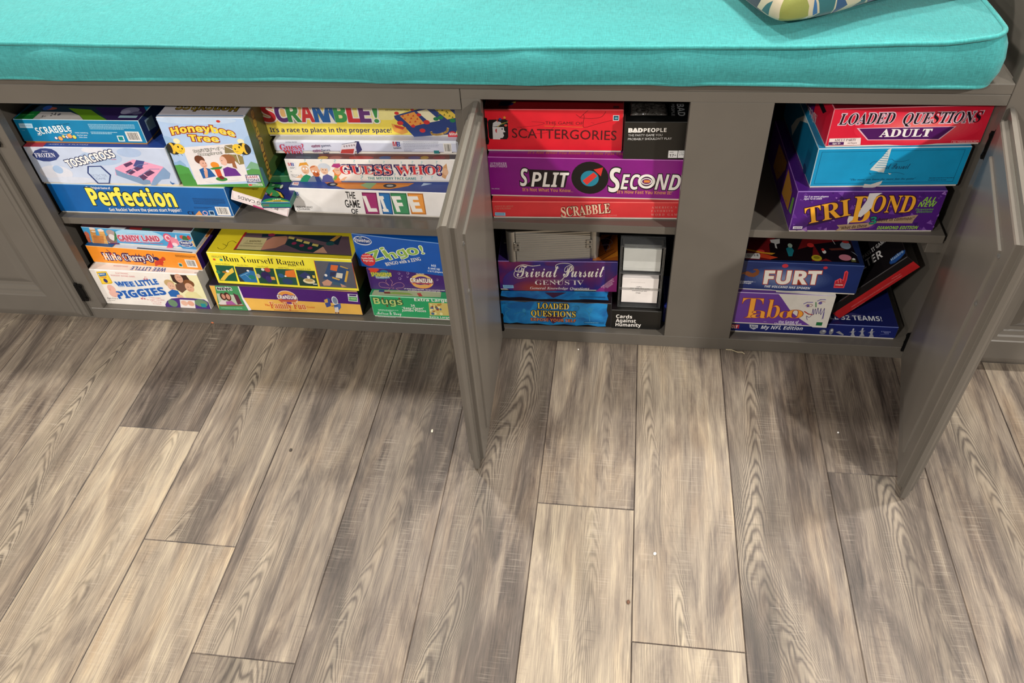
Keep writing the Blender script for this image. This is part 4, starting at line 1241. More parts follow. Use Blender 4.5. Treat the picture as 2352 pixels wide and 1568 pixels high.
        ('f','e','#e8dc9a',140.1,31.9,3.7,2.6),
        ('f','e','#8c4430',151.4,41.5,2.6,1.4),
        ('f','t','b','Extra Large','#f2ece4',132.5,6.2,179.8,7.8,5.0,'',0,0,0.0),
        ('f','s','#bfe4cc',132.9,2.8,167.5,3.1,1,1.2),
        ('t','p','#aeb890',[4.7,1.5,163.6,5.7,161.4,25.2,6.8,19.1]),
        ('t','p','#2a4a84',[18.4,13.7,31.9,13.4,30.1,20.7,18.3,20.4]),
        ('t','p','#8cac4c',[33.2,8.5,100.1,8.5,88.6,15.0,54.8,16.3]),
        ('t','p','#b0403c',[106.9,15.1,114.9,16.9,122.2,6.4,114.3,4.6]),
        ('t','p','#7a2a24',[30.0,14.5,44.9,15.6,46.4,9.5,33.0,9.0]),
    ]},
    'spon': {'o': (0.9142, 0.0385, 0.0971), 'yaw': -0.04, 'w': 0.2350, 'h': 0.0626, 'd': 0.220, 'pr': [
        ('f','p','#d8442a',[3.6,59.1,9.2,62.5,19.8,66.1,27.1,61.3,29.9,58.4,22.3,52.8,26.8,49.9,13.8,51.3,5.8,48.8,8.6,54.8]),
        ('f','e','#2a6c94',33.7,41.9,18.4,9.7),
        ('f','e','#2a6c94',40.1,50.6,10.0,8.4),
        ('f','t','b','SPONGEBOB','#d8d050',9.0,39.0,55.8,40.6,10.9,'#7a8a2c',0.9,0,0.0),
        ('f','t','b','SQUAREPANTS','#d8e4ea',18.0,33.5,50.0,35.3,5.0,'',0,0,0.0),
        ('f','e','#a890c0',73.5,50.7,2.7,3.3),
        ('f','e','#3e1c66',73.2,51.1,1.9,2.4),
        ('f','e','#a890c0',93.9,52.4,3.0,3.7),
        ('f','e','#3e1c66',93.7,52.8,2.1,2.7),
        ('f','e','#a890c0',78.7,43.9,1.7,2.1),
        ('f','e','#3e1c66',78.4,44.3,1.2,1.5),
        ('f','e','#a890c0',73.3,36.1,3.0,3.8),
        ('f','e','#3e1c66',73.1,36.5,2.2,2.7),
        ('f','e','#a890c0',91.5,41.9,2.3,2.9),
        ('f','e','#3e1c66',91.3,42.3,1.7,2.1),
        ('f','e','#a890c0',158.5,37.1,2.3,2.9),
        ('f','e','#3e1c66',158.2,37.5,1.7,2.1),
        ('f','l','#c890a0',0.9,[41.8,30.8,39.2,25.4,41.5,19.1,44.8,14.0,35.2,22.0,25.1,21.4,21.6,15.9,24.5,8.6,34.4,7.0,46.1,6.5,37.8,-2.6]),
        ('f','l','#c890a0',0.9,[51.0,31.3,54.0,24.1,50.5,13.2,63.7,22.5,75.4,23.1,80.2,15.9,75.0,9.2,60.3,6.3,65.3,1.2,75.0,-1.5]),
        ('f','l','#c890a0',0.8,[48.1,8.8,53.3,9.5,54.2,4.9,49.9,4.6]),
        ('f','e','#e8c070',122.8,29.9,26.1,20.6),
        ('f','e','#e89a4c',121.6,21.4,21.6,11.9),
        ('f','e','#542a7c',123.6,30.0,18.5,14.7),
        ('f','t','b','with','#e8e0d0',112.4,50.2,130.4,50.2,3.3,'',0,0,0.0),
        ('f','p','#c84a3c',[94.3,27.3,150.2,26.2,141.6,22.5,97.1,23.9]),
        ('f','t','h','CRaNIUM','#f4ecd8',96.2,26.4,147.3,26.6,12.3,'#6a2c54',1,0,0.0),
        ('f','p','#d8a860',[99.8,19.2,110.0,21.2,118.0,19.5,128.3,21.8,139.6,19.9,132.1,13.5,107.1,12.5]),
        ('f','t','b','UP FROM BIKINI BOTTOM','#f2ece4',78.5,4.9,124.3,4.5,3.0,'',0,0,0.0),
        ('f','t','b','THE SILLY,SCULPTING GAME','#f2ece4',127.5,3.8,172.4,4.7,3.0,'',0,0,0.0),
        ('f','t','b','SCULPTING,SONG-SINGING GAME FOR','#f2ece4',86.8,-1.1,160.9,-1.1,3.5,'',0,0,0.0),
    ]},
    'zing': {'o': (0.8966, 0.0435, 0.1597), 'yaw': -6.76, 'w': 0.2420, 'h': 0.0900, 'd': 0.200, 'pr': [
        ('f','t','b','Zi','#b8d060',35.6,16.1,80.8,37.6,26.5,'#e8ecd0',1.6,0,0.0),
        ('f','t','b','ng','#b8d060',79.4,29.0,122.7,50.4,21.0,'#e8ecd0',1.6,0,0.0),
        ('f','t','b','o!','#b8d060',124.1,48.6,162.7,57.3,22.9,'#e8ecd0',1.6,0,0.0),
        ('f','t','b','Zi','#8cae4c',35.6,16.1,80.8,37.6,26.5,'',0,0,0.0),
        ('f','t','b','ng','#8cae4c',79.4,29.0,122.7,50.4,21.0,'',0,0,0.0),
        ('f','t','b','o!','#8cae4c',124.1,48.6,162.7,57.3,22.9,'',0,0,0.0),
        ('f','t','s','BINGO with a ZING','#f2ece4',67.4,10.5,153.0,38.3,9.0,'',0,0,0.0),
        ('f','e','#cf2f36',26.5,21.9,16.8,17.4),
        ('f','t','b','Includes','#f4c8c0',14.9,29.9,34.7,33.5,4.3,'',0,0,0.0),
        ('f','t','b','Double-Sided','#f2ece4',12.0,22.3,39.0,25.3,4.8,'',0,0,0.0),
        ('f','t','b','Bingo! Cards','#f2ece4',14.6,16.1,38.6,18.3,4.9,'',0,0,0.0),
        ('f','s','#f4c8c0',16.9,12.0,35.7,12.4,1,1.2),
        ('f','e','#c8ccd8',23.7,74.1,21.2,12.3),
        ('f','e','#143c80',23.8,74.4,19.2,9.9),
        ('f','t','b','Thinkfun','#f2ece4',5.6,69.7,40.2,71.0,7.9,'',0,0,0.0),
        ('f','e','#7a8a9c',19.9,82.3,3.8,4.0),
        ('f','t','b','AGE','#dfe8f4',173.0,24.4,184.5,24.9,5.7,'',0,0,0.0),
        ('f','t','b','4 and up','#dfe8f4',165.3,16.0,192.1,17.1,5.7,'',0,0,0.0),
        ('f','t','b','2 to 6 players','#dfe8f4',163.2,8.2,197.7,9.3,4.1,'',0,0,0.0),
        ('f','l','#a8c0e0',0.6,[165.3,13.6,191.8,15.1]),
    ]},
    'scr': {'o': (1.2106, 0.0329, 0.3090), 'yaw': 2.18, 'w': 0.3950, 'h': 0.0409, 'd': 0.200, 'pr': [
        ('f','t','s','SCRABBLE','#f0cfae',140.2,5.2,237.0,15.8,22.2,'#6a1414',1.3,0,0.0),
        ('f','t','s','SCRABBLE','#f2d3b2',140.2,5.2,237.0,15.8,22.2,'',0,0,0.0),
        ('f','l','#f2d3b2',1.1,[171.5,10.6,179.0,6.0,186.6,6.6]),
        ('f','l','#f2d3b2',1.1,[138.4,7.9,141.2,4.5,148.8,5.3]),
        ('f','t','n','CROSSWORD GAME','#d88078',190.3,7.1,249.9,8.1,3.0,'',0,0,0.0),
        ('f','t','s','AGES 8 TO ADULT','#c87a68',5.0,27.4,43.2,28.2,3.6,'',0,0,0.0),
        ('f','t','s','2 TO 4 PLAYERS','#c87a68',4.7,21.9,38.3,22.6,3.7,'',0,0,0.0),
        ('f','s','#c87a68',4.9,18.3,11.3,20.0,1,1.2),
        ('f','p','#8cb8d0',[5.3,14.7,26.4,14.2,26.3,6.4,4.8,6.6]),
        ('f','t','b','PARKER','#5a88a8',6.8,8.5,24.1,8.2,4.6,'',0,0,0.0),
        ('f','t','s',"A M E R I C A ' S",'#d88880',316.9,26.9,365.3,27.7,4.5,'',0,0,0.0),
        ('f','t','s','F A V O R I T E','#d88880',316.6,18.3,359.5,19.2,4.5,'',0,0,0.0),
        ('f','t','s','W O R D   G A M E','#d88880',316.8,9.2,374.3,10.3,5.0,'',0,0,0.0),
    ]},
    'split': {'o': (1.2064, 0.0508, 0.3499), 'yaw': 0.36, 'w': 0.4050, 'h': 0.0906, 'd': 0.260, 'pr': [
        ('f','t','b','PARKER','#c8a8c4',12.3,73.3,37.1,73.4,5.7,'',0,0,0.0),
        ('f','t','b','BROTHERS','#c8a8c4',4.0,67.6,37.4,67.9,5.3,'',0,0,0.0),
        ('f','s','#c8a8c4',4.7,73.3,11.7,78.8,3,2.2),
        ('f','t','b','No.0626','#b89ab8',3.6,17.0,19.2,17.0,2.9,'',0,0,0.0),
        ('f','p','#14060f',[78.9,64.6,157.7,63.2,150.2,24.9,67.9,24.9,81.5,36.7]),
        ('f','t','bi','S','#f2ece4',61.6,26.3,77.8,26.5,39.8,'#14060f',2.0,0,0.0),
        ('f','t','bi','S','#f2ece4',61.6,26.3,77.8,26.5,39.8,'',0,0,0.0),
        ('f','t','bi','PLIT','#f2ece4',83.0,25.3,158.6,25.6,33.3,'#14060f',1.6,0,0.0),
        ('f','t','bi','PLIT','#f2ece4',83.0,25.3,158.6,25.6,33.3,'',0,0,0.0),
        ('f','e','#0a0808',198.4,47.8,36.0,36.6),
        ('f','e','#1c8098',198.0,46.5,17.5,17.8),
        ('f','p','#d8342c',[184.3,41.4,205.0,60.7,212.5,52.8,192.7,31.9]),
        ('f','p','#d8342c',[205.3,67.1,223.2,72.1,219.4,52.2]),
        ('f','t','bi','S','#f2ece4',235.4,16.7,261.0,18.7,53.5,'#14060f',2.2,0,0.0),
        ('f','t','bi','EC','#f2ece4',258.1,23.9,294.5,24.0,33.8,'#14060f',1.8,0,0.0),
        ('f','t','bi','ND','#f2ece4',323.5,24.8,371.6,24.3,34.8,'#14060f',1.8,0,0.0),
        ('f','t','bi','S','#f2ece4',235.4,16.7,261.0,18.7,53.5,'',0,0,0.0),
        ('f','t','bi','EC','#f2ece4',258.1,23.9,294.5,24.0,33.8,'',0,0,0.0),
        ('f','e','#14060f',308.1,41.6,17.9,17.8),
        ('f','e','#f2ece4',307.3,42.8,16.5,16.1),
        ('f','e','#3a1038',307.3,42.8,11.1,11.0),
        ('f','e','#f2ece4',307.3,42.8,10.4,7.6),
        ('f','e','#6a1c5c',307.3,42.8,8.6,5.9),
        ('f','p','#e08a3c',[302.4,40.4,313.5,40.4,313.5,45.7,302.4,45.7]),
        ('f','t','bi','ND','#f2ece4',323.5,24.8,371.6,24.3,34.8,'',0,0,0.0),
        ('f','t','b',"It's Not What You Know...",'#d8925c',65.2,14.2,166.0,14.3,7.5,'',0,0,0.0),
        ('f','t','b',"It's How Fast You Know It!",'#d8925c',251.7,14.1,356.9,14.4,7.4,'',0,0,0.0),
        ('f','t','n','GAME','#c8a0b0',351.5,20.3,359.8,20.3,1.9,'',0,0,0.0),
        ('t','t','bi',"It's Not What You Know... It's How Fast You Know It!",'#a8584c',76.6,13.9,300.3,14.5,10.2,'',0,0,0.0),
    ]},
    'scat': {'o': (1.2033, 0.0707, 0.4405), 'yaw': 1.09, 'w': 0.2603, 'h': 0.0896, 'd': 0.260, 'pr': [
        ('f','p','#120c10',[8.1,68.1,40.5,69.3,44.2,65.4,43.4,31.4,39.9,26.9,7.8,27.4,5.7,31.1,5.9,63.2]),
        ('f','p','#d8d2d0',[14.2,53.3,35.9,52.7,35.9,46.5,38.6,42.5,33.4,41.4,35.2,35.0,32.7,30.1,27.6,29.3,27.4,26.4,13.3,26.7]),
        ('f','p','#c8c4c4',[14.3,53.7,15.7,61.3,22.3,65.6,30.3,63.3,32.7,58.4,23.4,54.4]),
        ('f','e','#b82838',22.0,45.0,2.9,4.4),
        ('f','p','#d8d2d0',[22.3,49.8,25.9,49.4,25.3,40.2,21.7,40.1]),
        ('f','e','#1c2c4c',32.4,48.9,1.6,1.4),
        ('f','l','#c8a840',1.2,[24.2,53.4,32.8,60.4,43.8,63.4]),
        ('f','l','#2c5c3c',1.2,[29.0,57.4,38.1,59.4,44.9,67.4]),
        ('f','l','#d8503c',1.2,[24.9,63.3,23.1,72.1]),
        ('f','e','#2a3c8c',29.8,69.2,2.5,2.7),
        ('f','p','#e8a83c',[35.4,74.1,37.6,74.0,38.8,76.5,39.3,73.6,41.5,73.6,39.6,71.6,40.2,69.7,38.1,71.2,35.9,69.7,37.1,72.0]),
        ('f','e','#d85c4c',39.8,56.5,2.9,2.4),
        ('f','t','n','THE GAME OF','#6a1018',115.2,59.6,185.7,58.5,5.9,'',0,0,0.0),
        ('f','l','#d87a30',0.9,[113.3,55.6,185.2,53.8]),
        ('f','t','n','SCATTERGORIES','#4c0c12',50.6,30.5,248.7,26.9,19.6,'#4c0c12',0.12,0,0.0),
        ('f','l','#7a1420',0.6,[89.5,64.7,113.4,61.9,95.4,55.9,61.2,52.7]),
        ('f','l','#7a1420',0.6,[66.6,53.7,80.6,43.8,96.7,39.6,116.6,42.1,129.3,52.2,134.7,61.1]),
        ('f','l','#6a1018',0.8,[172.7,79.8,180.6,74.4,185.8,79.8,187.6,74.1,186.0,56.6,191.4,53.6,212.4,60.7,240.1,68.6]),
        ('f','l','#6a1018',0.8,[178.9,73.1,199.9,71.6,217.3,74.2,224.1,80.0,227.4,86.2]),
        ('f','l','#6a1018',0.8,[185.8,79.8,194.4,87.9]),
        ('f','l','#8a1824',0.6,[200.9,63.5,206.2,62.2]),
        ('f','p','#d8e0e0',[241.1,67.5,252.3,67.5,252.3,78.6,241.1,78.6]),
        ('f','p','#10485c',[242.2,68.7,251.2,68.7,251.2,77.5,242.2,77.5]),
        ('f','e','#6ab0bc',246.9,72.9,3.1,1.9),
        ('t','p','#1c1c4a',[25.8,14.3,29.2,30.7,56.2,30.9,52.4,16.3,40.3,12.6]),
        ('t','p','#a88430',[47.6,27.1,58.0,30.9,57.0,23.6]),
        ('t','p','#3c1418',[240.8,5.4,251.3,5.4,251.3,14.2,240.8,14.2]),
    ]},
    'bad': {'o': (1.4661, 0.0521, 0.4405), 'yaw': 1.44, 'w': 0.1250, 'h': 0.0783, 'd': 0.120, 'pr': [
        ('f','t','h','BAD','#f2ece4',7.7,57.2,33.6,57.6,8.4,'#f2ece4',0.3,0,0.0),
        ('f','t','b','PEOPLE','#f2ece4',35.4,57.7,76.6,58.4,8.0,'',0,0,0.0),
        ('f','t','n','THE PARTY GAME YOU','#d8d6d2',7.7,48.9,69.8,50.0,4.2,'',0,0,0.0),
        ('f','t','n',"PROBABLY SHOULDN'T PLAY",'#d8d6d2',7.7,41.0,87.5,42.7,4.4,'',0,0,0.0),
        ('f','p','#f0eeec',[83.8,4.3,100.7,4.3,100.7,19.6,83.8,19.6]),
        ('f','t','b','AGES','#222',86.0,14.9,93.4,15.2,2.1,'',0,0,0.0),
        ('f','t','b','17+','#111',86.2,6.8,98.8,7.1,5.5,'',0,0,0.0),
        ('f','p','#f0eeec',[101.9,4.4,118.7,4.4,118.7,19.8,101.9,19.8]),
        ('f','t','b','PLAYERS','#222',104.0,15.5,115.6,15.8,2.3,'',0,0,0.0),
        ('f','t','b','3 TO 10','#111',104.3,9.8,116.7,10.1,3.8,'',0,0,0.0),
        ('t','t','b','BAD','#8a8a8a',96.2,67.4,97.0,21.9,13.1,'',0,0,0.0),
        ('t','t','b','PEOPLE','#6a6a6a',86.2,67.4,85.4,22.6,5.7,'',0,0,0.0),
        ('t','t','n','ADULT CARD GAME','#5c5c5c',29.7,69.8,59.4,70.8,3.8,'',0,0,0.0),
    ]},
    'lqb': {'o': (1.2147, 0.0116, 0.0320), 'yaw': 1.35, 'w': 0.2440, 'h': 0.0726, 'd': 0.240, 'pr': [
        ('f','g','blue_wash',[1.4,71.1,20.3,74.4,37.8,71.2,55.3,69.8,75.0,73.9,98.2,70.9,121.5,74.4,144.7,71.4,167.8,73.6,190.9,70.6,213.9,72.8,235.0,71.0,233.6,52.8,237.0,37.1,232.0,10.0,233.1,4.6,215.5,3.3,193.8,8.3,168.1,3.9,140.4,7.4,108.5,3.2,80.7,7.5,52.6,4.9,34.7,8.3,18.4,4.8,1.4,7.6]),
        ('f','l','#2a84b4',2.0,[11.3,54.4,20.7,46.8,10.2,35.7,16.9,14.3]),
        ('f','l','#2a84b4',2.0,[30.0,33.8,46.1,39.9,55.8,34.9,45.5,26.4]),
        ('f','l','#2a84b4',2.0,[187.3,53.5,195.2,43.3,197.6,16.6]),
        ('f','l','#2a84b4',2.0,[204.6,59.4,199.0,46.1,193.4,35.3]),
        ('f','l','#2a84b4',2.0,[160.2,60.3,169.8,63.3,173.7,55.6,168.0,47.5,169.9,42.3]),
        ('f','e','#2a84b4',196.9,55.2,3.5,4.7),
        ('f','e','#2a84b4',52.3,45.4,3.6,5.3),
        ('f','p','#4a2448',[91.5,36.4,148.4,33.4,116.2,7.7]),
        ('f','t','s','LOADED','#e8c24c',82.5,52.5,151.4,52.1,16.3,'#14080c',1.5,0,0.0),
        ('f','t','s','QUESTIONS','#e8c24c',67.5,29.5,166.1,29.3,16.6,'#14080c',1.5,0,0.0),
        ('f','t','s','LOADED','#ecc850',82.5,52.5,151.4,52.1,16.3,'',0,0,0.0),
        ('f','t','s','QUESTIONS','#ecc850',67.5,29.5,166.1,29.3,16.6,'',0,0,0.0),
        ('f','t','b','EXPOSE YOUR SELF','#d8743c',66.6,14.8,166.5,14.2,8.7,'#3a1420',0.8,0,0.0),
        ('f','s','#14486c',4.2,61.9,34.3,67.3,2,1.2),
        ('f','p','#0c5a8c',[184.2,11.2,229.0,11.2,229.0,18.2,184.2,18.2]),
        ('f','s','#7ab4d4',185.8,13.6,227.0,15.6,1,1.3),
        ('t','g','blue_wash',[-1.3,15.9,-1.1,32.3,236.2,39.1,233.6,24.3,236.7,10.4,213.6,11.2,186.6,12.1,148.2,7.5,120.8,10.7,82.1,7.6,46.3,13.5,19.0,10.8]),
        ('t','p','#3a1c3c',[96.0,30.4,144.9,32.4,116.8,12.9]),
        ('t','p','#0c5a8c',[173.7,16.8,229.8,16.8,229.8,21.8,173.7,21.8]),
        ('t','s','#7ab4d4',175.1,18.8,228.5,19.5,1,1.3),
    ]},
    'tp4': {'o': (1.2105, 0.0460, 0.1046), 'yaw': 2.54, 'w': 0.2571, 'h': 0.0828, 'd': 0.240, 'pr': [
        ('f','t','c','Trivial','#f0e8dc',39.6,38.6,130.8,40.0,32.4,'',0,0,0.0),
        ('f','t','c','Pursuit','#f0e8dc',140.5,40.1,229.1,41.5,32.2,'',0,0,0.0),
        ('f','l','#f0e8dc',1.6,[91.1,72.9,73.8,70.2,54.7,73.7,41.0,67.3,36.6,57.3,46.1,52.5,55.0,57.6,52.4,63.8]),
        ('f','l','#f0e8dc',1.2,[50.2,57.5,36.5,54.8,33.9,42.3,43.3,35.3,57.1,38.8]),
        ('f','l','#f0e8dc',1.4,[131.1,66.1,125.4,63.5,125.5,73.4,137.0,78.4,154.0,77.4,162.6,69.0,161.7,56.6]),
        ('f','l','#f0e8dc',1.8,[155.9,68.9,146.3,46.5,138.5,33.8,130.7,26.0,122.0,27.2,121.1,32.2]),
        ('f','l','#c8b8c8',0.5,[80.3,32.3,185.2,32.5]),
        ('f','t','r','GENUS IV','#e8dcd4',78.8,17.5,185.0,18.8,12.2,'',0,0,0.0),
        ('f','t','i','General Knowledge Questions','#e8dcd4',67.2,4.9,197.7,5.4,6.7,'',0,0,0.0),
        ('f','p','#8c2a70',[210.5,-0.3,258.8,50.6,257.4,0.0]),
        ('f','t','s',"COLLECTOR'S",'#e0c0d0',224.7,11.0,249.9,36.0,3.6,'',0,0,0.0),
        ('f','t','s','CARD PACK','#e0c0d0',230.0,9.3,251.6,31.0,3.7,'',0,0,0.0),
        ('f','t','s','INSIDE','#e0c0d0',237.0,9.9,249.6,22.9,3.7,'',0,0,0.0),
        ('f','p','#8cb8d4',[6.9,15.8,30.6,15.4,31.1,6.9,7.9,6.5]),
        ('f','t','b','PARKER','#5a88b0',9.6,8.6,29.0,8.7,5.2,'',0,0,0.0),
        ('t','p','#a85a1c',[203.1,4.6,257.6,5.4,258.4,95.6,221.8,95.2]),
        ('t','p','#3c1430',[219.9,76.0,245.2,95.5,231.4,32.3]),
        ('t','p','#c87a24',[225.7,8.0,257.4,20.5,257.7,38.9]),
        ('t','l','#5c2c14',1.5,[206.8,10.7,248.6,44.9]),
        ('t','l','#5c2c14',1.5,[221.9,6.4,252.3,35.7]),
        ('t','l','#c8b0c4',1.2,[221.8,79.2,235.4,80.9,244.6,73.1,243.0,62.0,225.7,57.1]),
        ('t','l','#c8b0c4',1.2,[220.9,57.0,233.4,61.9,240.1,54.1,238.1,44.8,229.5,40.0]),
    ]},
    'case': {'o': (1.2447, 0.0453, 0.1874), 'yaw': 7.38, 'w': 0.1716, 'h': 0.0790, 'd': 0.120, 'pr': [
    ]},
    'cah': {'o': (1.4587, 0.0159, 0.0320), 'yaw': 0.53, 'w': 0.1080, 'h': 0.0559, 'd': 0.120, 'pr': [
        ('f','t','b','Cards','#f2ece4',10.5,33.0,45.3,32.5,9.9,'',0,0,0.0),
        ('f','t','b','Against','#f2ece4',10.4,20.5,54.0,20.6,10.0,'',0,0,0.0),
        ('f','t','b','Humanity','#f2ece4',10.3,8.0,65.8,8.7,10.1,'',0,0,0.0),
    ]},
    'tri': {'o': (1.7896, 0.0179, 0.3090), 'yaw': 3.14, 'w': 0.2656, 'h': 0.0927, 'd': 0.260, 'pr': [
        ('f','p','#34105c',[86.7,75.5,77.5,74.9,79.8,83.2]),
        ('f','p','#5c2a86',[28.5,33.6,18.4,42.7,29.8,45.2]),
        ('f','p','#34105c',[108.0,83.6,109.4,86.8,111.9,83.4]),
        ('f','p','#34105c',[32.1,73.5,27.3,66.8,22.8,75.5]),
        ('f','p','#6a3a94',[147.7,87.2,152.5,87.9,151.9,83.2]),
        ('f','p','#9a6cb8',[71.4,76.3,69.9,80.3,74.1,78.8]),
        ('f','p','#34105c',[46.9,36.7,47.3,45.8,55.4,39.1]),
        ('f','p','#34105c',[192.2,41.7,198.7,46.3,201.3,37.1]),
        ('f','p','#44186c',[108.7,62.3,113.2,68.6,117.7,60.2]),
        ('f','p','#44186c',[67.1,72.5,56.5,72.5,59.8,81.5]),
        ('f','p','#5c2a86',[152.9,8.3,147.4,18.4,158.1,15.8]),
        ('f','p','#7a4ca0',[33.8,50.0,23.3,54.5,30.8,60.4]),
        ('f','p','#44186c',[123.3,7.2,127.0,7.7,126.5,4.1]),
        ('f','p','#5c2a86',[90.2,65.0,93.6,57.3,85.5,59.8]),
        ('f','p','#5c2a86',[239.2,11.8,247.1,7.8,241.6,3.9]),
        ('f','p','#7a4ca0',[193.1,68.3,201.5,63.3,194.6,59.8]),
        ('f','p','#7a4ca0',[80.8,56.9,72.6,53.3,71.9,62.8]),
        ('f','p','#44186c',[101.4,33.3,94.7,39.4,102.2,40.8]),
        ('f','p','#5c2a86',[31.6,72.6,31.2,66.0,25.4,70.8]),
        ('f','p','#7a4ca0',[45.2,53.9,39.3,55.8,43.0,59.5]),
        ('f','p','#7a4ca0',[230.2,63.3,229.3,70.1,236.0,65.6]),
        ('f','p','#6a3a94',[254.9,74.4,251.1,78.2,255.5,78.6]),
        ('f','p','#6a3a94',[6.6,15.5,4.2,20.2,9.2,19.2]),
        ('f','p','#9a6cb8',[116.4,60.3,111.9,54.2,107.6,62.4]),
        ('f','p','#7a4ca0',[246.2,13.0,253.8,4.8,244.4,4.3]),
        ('f','p','#7a4ca0',[254.8,29.1,260.8,17.5,248.6,21.3]),
        ('f','p','#6a3a94',[103.7,54.3,105.3,61.3,111.2,54.9]),
        ('f','p','#5c2a86',[10.5,71.0,9.8,75.6,14.2,73.0]),
        ('f','p','#34105c',[31.9,43.4,27.5,37.2,23.4,45.3]),
        ('f','p','#44186c',[15.3,10.0,6.0,13.8,12.5,19.3]),
        ('f','p','#7a4ca0',[269.5,35.3,261.6,36.9,264.9,42.6]),
        ('f','p','#5c2a86',[276.4,47.8,268.7,48.0,270.6,54.5]),
        ('f','p','#34105c',[209.4,30.4,216.8,25.4,210.3,22.7]),
        ('f','p','#34105c',[15.7,3.4,7.2,6.8,13.0,11.9]),
        ('f','p','#5c2a86',[255.2,27.3,261.4,25.0,257.9,21.3]),
        ('f','p','#6a3a94',[188.5,64.7,181.9,68.1,186.7,71.2]),
        ('f','p','#6a3a94',[154.2,19.1,148.9,24.1,154.9,25.1]),
        ('f','p','#34105c',[232.5,13.2,223.7,21.5,233.5,22.9]),
        ('f','p','#7a4ca0',[140.5,34.3,147.0,21.7,133.7,25.3]),
        ('f','p','#9a6cb8',[67.7,28.3,74.0,37.8,80.6,25.7]),
        ('f','p','#6a3a94',[286.0,3.0,280.1,8.2,286.3,9.4]),
        ('f','p','#34105c',[129.8,62.0,124.5,57.7,122.0,65.4]),
        ('f','p','#5c2a86',[230.7,54.2,235.3,44.9,225.5,48.1]),
        ('f','p','#6a3a94',[217.8,83.6,223.8,78.7,217.7,77.3]),
        ('f','p','#9a6cb8',[122.4,70.1,119.8,80.6,130.4,75.2]),
        ('f','p','#6a3a94',[103.6,63.2,113.5,53.5,101.7,51.9]),
        ('f','p','#9a6cb8',[255.6,86.4,260.2,92.0,264.5,83.7]),
        ('f','p','#44186c',[39.4,25.0,52.2,19.0,42.6,12.0]),
        ('f','p','#9a6cb8',[42.5,45.3,43.8,42.1,40.5,43.2]),
        ('f','p','#6a3a94',[173.6,42.3,178.2,52.1,186.0,40.8]),
        ('f','p','#6a3a94',[219.8,69.2,217.0,74.4,222.6,72.9]),
        ('f','p','#5c2a86',[207.0,66.4,209.2,58.2,200.9,62.5]),
        ('f','p','#34105c',[241.9,62.0,249.3,61.9,247.5,55.6]),
        ('f','p','#34105c',[119.5,11.3,126.6,13.9,126.8,5.8]),
        ('f','p','#6a3a94',[142.8,18.5,153.9,16.6,149.1,8.1]),
        ('f','p','#44186c',[39.5,52.2,49.3,53.8,47.6,44.3]),
        ('f','p','#34105c',[187.9,49.1,192.6,41.8,184.6,43.2]),
        ('f','p','#7a4ca0',[10.1,73.6,6.6,73.9,8.1,76.7]),
        ('f','p','#34105c',[154.4,22.1,159.8,31.4,166.9,19.9]),
        ('f','p','#34105c',[270.7,35.1,267.6,39.8,272.7,38.9]),
        ('f','p','#44186c',[142.1,56.2,153.3,47.8,142.5,44.2]),
        ('f','p','#7a4ca0',[261.8,11.6,264.0,15.4,267.0,10.5]),
        ('f','p','#5c2a86',[31.3,50.7,28.6,53.9,32.3,54.0]),
        ('f','p','#9a6cb8',[53.5,67.3,55.7,63.3,51.4,64.2]),
        ('f','p','#7a4ca0',[176.4,56.6,170.8,58.5,174.0,62.0]),
        ('f','p','#9a6cb8',[64.0,6.9,69.1,11.0,71.1,3.7]),
        ('f','p','#44186c',[216.1,76.8,221.7,79.6,223.0,72.6]),
        ('f','p','#44186c',[111.3,58.4,111.2,62.2,114.7,59.6]),
        ('f','p','#34105c',[150.4,51.1,149.5,54.3,152.7,52.7]),
        ('f','p','#6a3a94',[91.7,7.6,90.3,4.0,87.4,7.8]),
        ('f','p','#6a3a94',[259.7,80.2,254.9,78.7,254.6,84.0]),
        ('f','p','#44186c',[69.3,81.8,67.2,75.7,62.2,81.8]),
        ('f','p','#44186c',[107.3,44.3,113.2,48.5,115.3,40.3]),
        ('f','p','#5c2a86',[10.5,83.7,14.3,91.6,20.3,83.0]),
        ('f','p','#34105c',[64.0,87.1,61.5,90.6,65.4,90.2]),
        ('f','p','#44186c',[218.6,82.6,224.0,90.5,230.3,79.8]),
        ('f','p','#5c2a86',[264.5,59.1,276.9,56.0,271.2,47.6]),
        ('f','p','#5c2a86',[140.6,68.2,136.6,70.1,139.5,72.2]),
        ('f','p','#6a3a94',[51.1,10.2,59.5,13.2,59.5,3.8]),
        ('f','p','#5c2a86',[77.8,45.4,77.1,50.2,81.7,47.4]),
        ('f','p','#6a3a94',[258.9,86.7,261.2,88.1,262.0,85.0]),
        ('f','p','#9a6cb8',[132.4,73.1,139.8,69.7,134.5,65.8]),
        ('f','p','#34105c',[114.2,44.0,115.9,54.4,124.9,45.5]),
        ('f','p','#9a6cb8',[79.8,69.5,75.1,73.0,79.7,74.6]),
        ('f','p','#6a3a94',[198.6,79.0,190.5,71.8,185.9,84.2]),
        ('f','p','#5c2a86',[-2.0,33.9,3.1,43.6,10.1,32.7]),
        ('f','p','#44186c',[23.0,23.5,34.4,17.1,24.9,11.5]),
        ('f','p','#44186c',[170.4,28.6,167.0,30.7,169.9,32.1]),
        ('f','p','#34105c',[123.9,69.2,116.2,61.5,111.4,73.7]),
        ('f','p','#6a3a94',[81.7,81.3,72.1,89.9,83.0,92.0]),
        ('f','p','#6a3a94',[-8.6,58.4,-2.4,62.1,-1.2,54.4]),
        ('f','p','#6a3a94',[73.2,25.3,74.4,21.3,70.4,23.0]),
        ('f','p','#6a3a94',[99.6,85.3,98.3,88.4,101.6,87.3]),
        ('f','p','#9a6cb8',[34.6,1.0,22.9,6.3,31.4,12.9]),
        ('f','p','#7a4ca0',[215.3,44.9,224.3,36.7,214.5,35.0]),
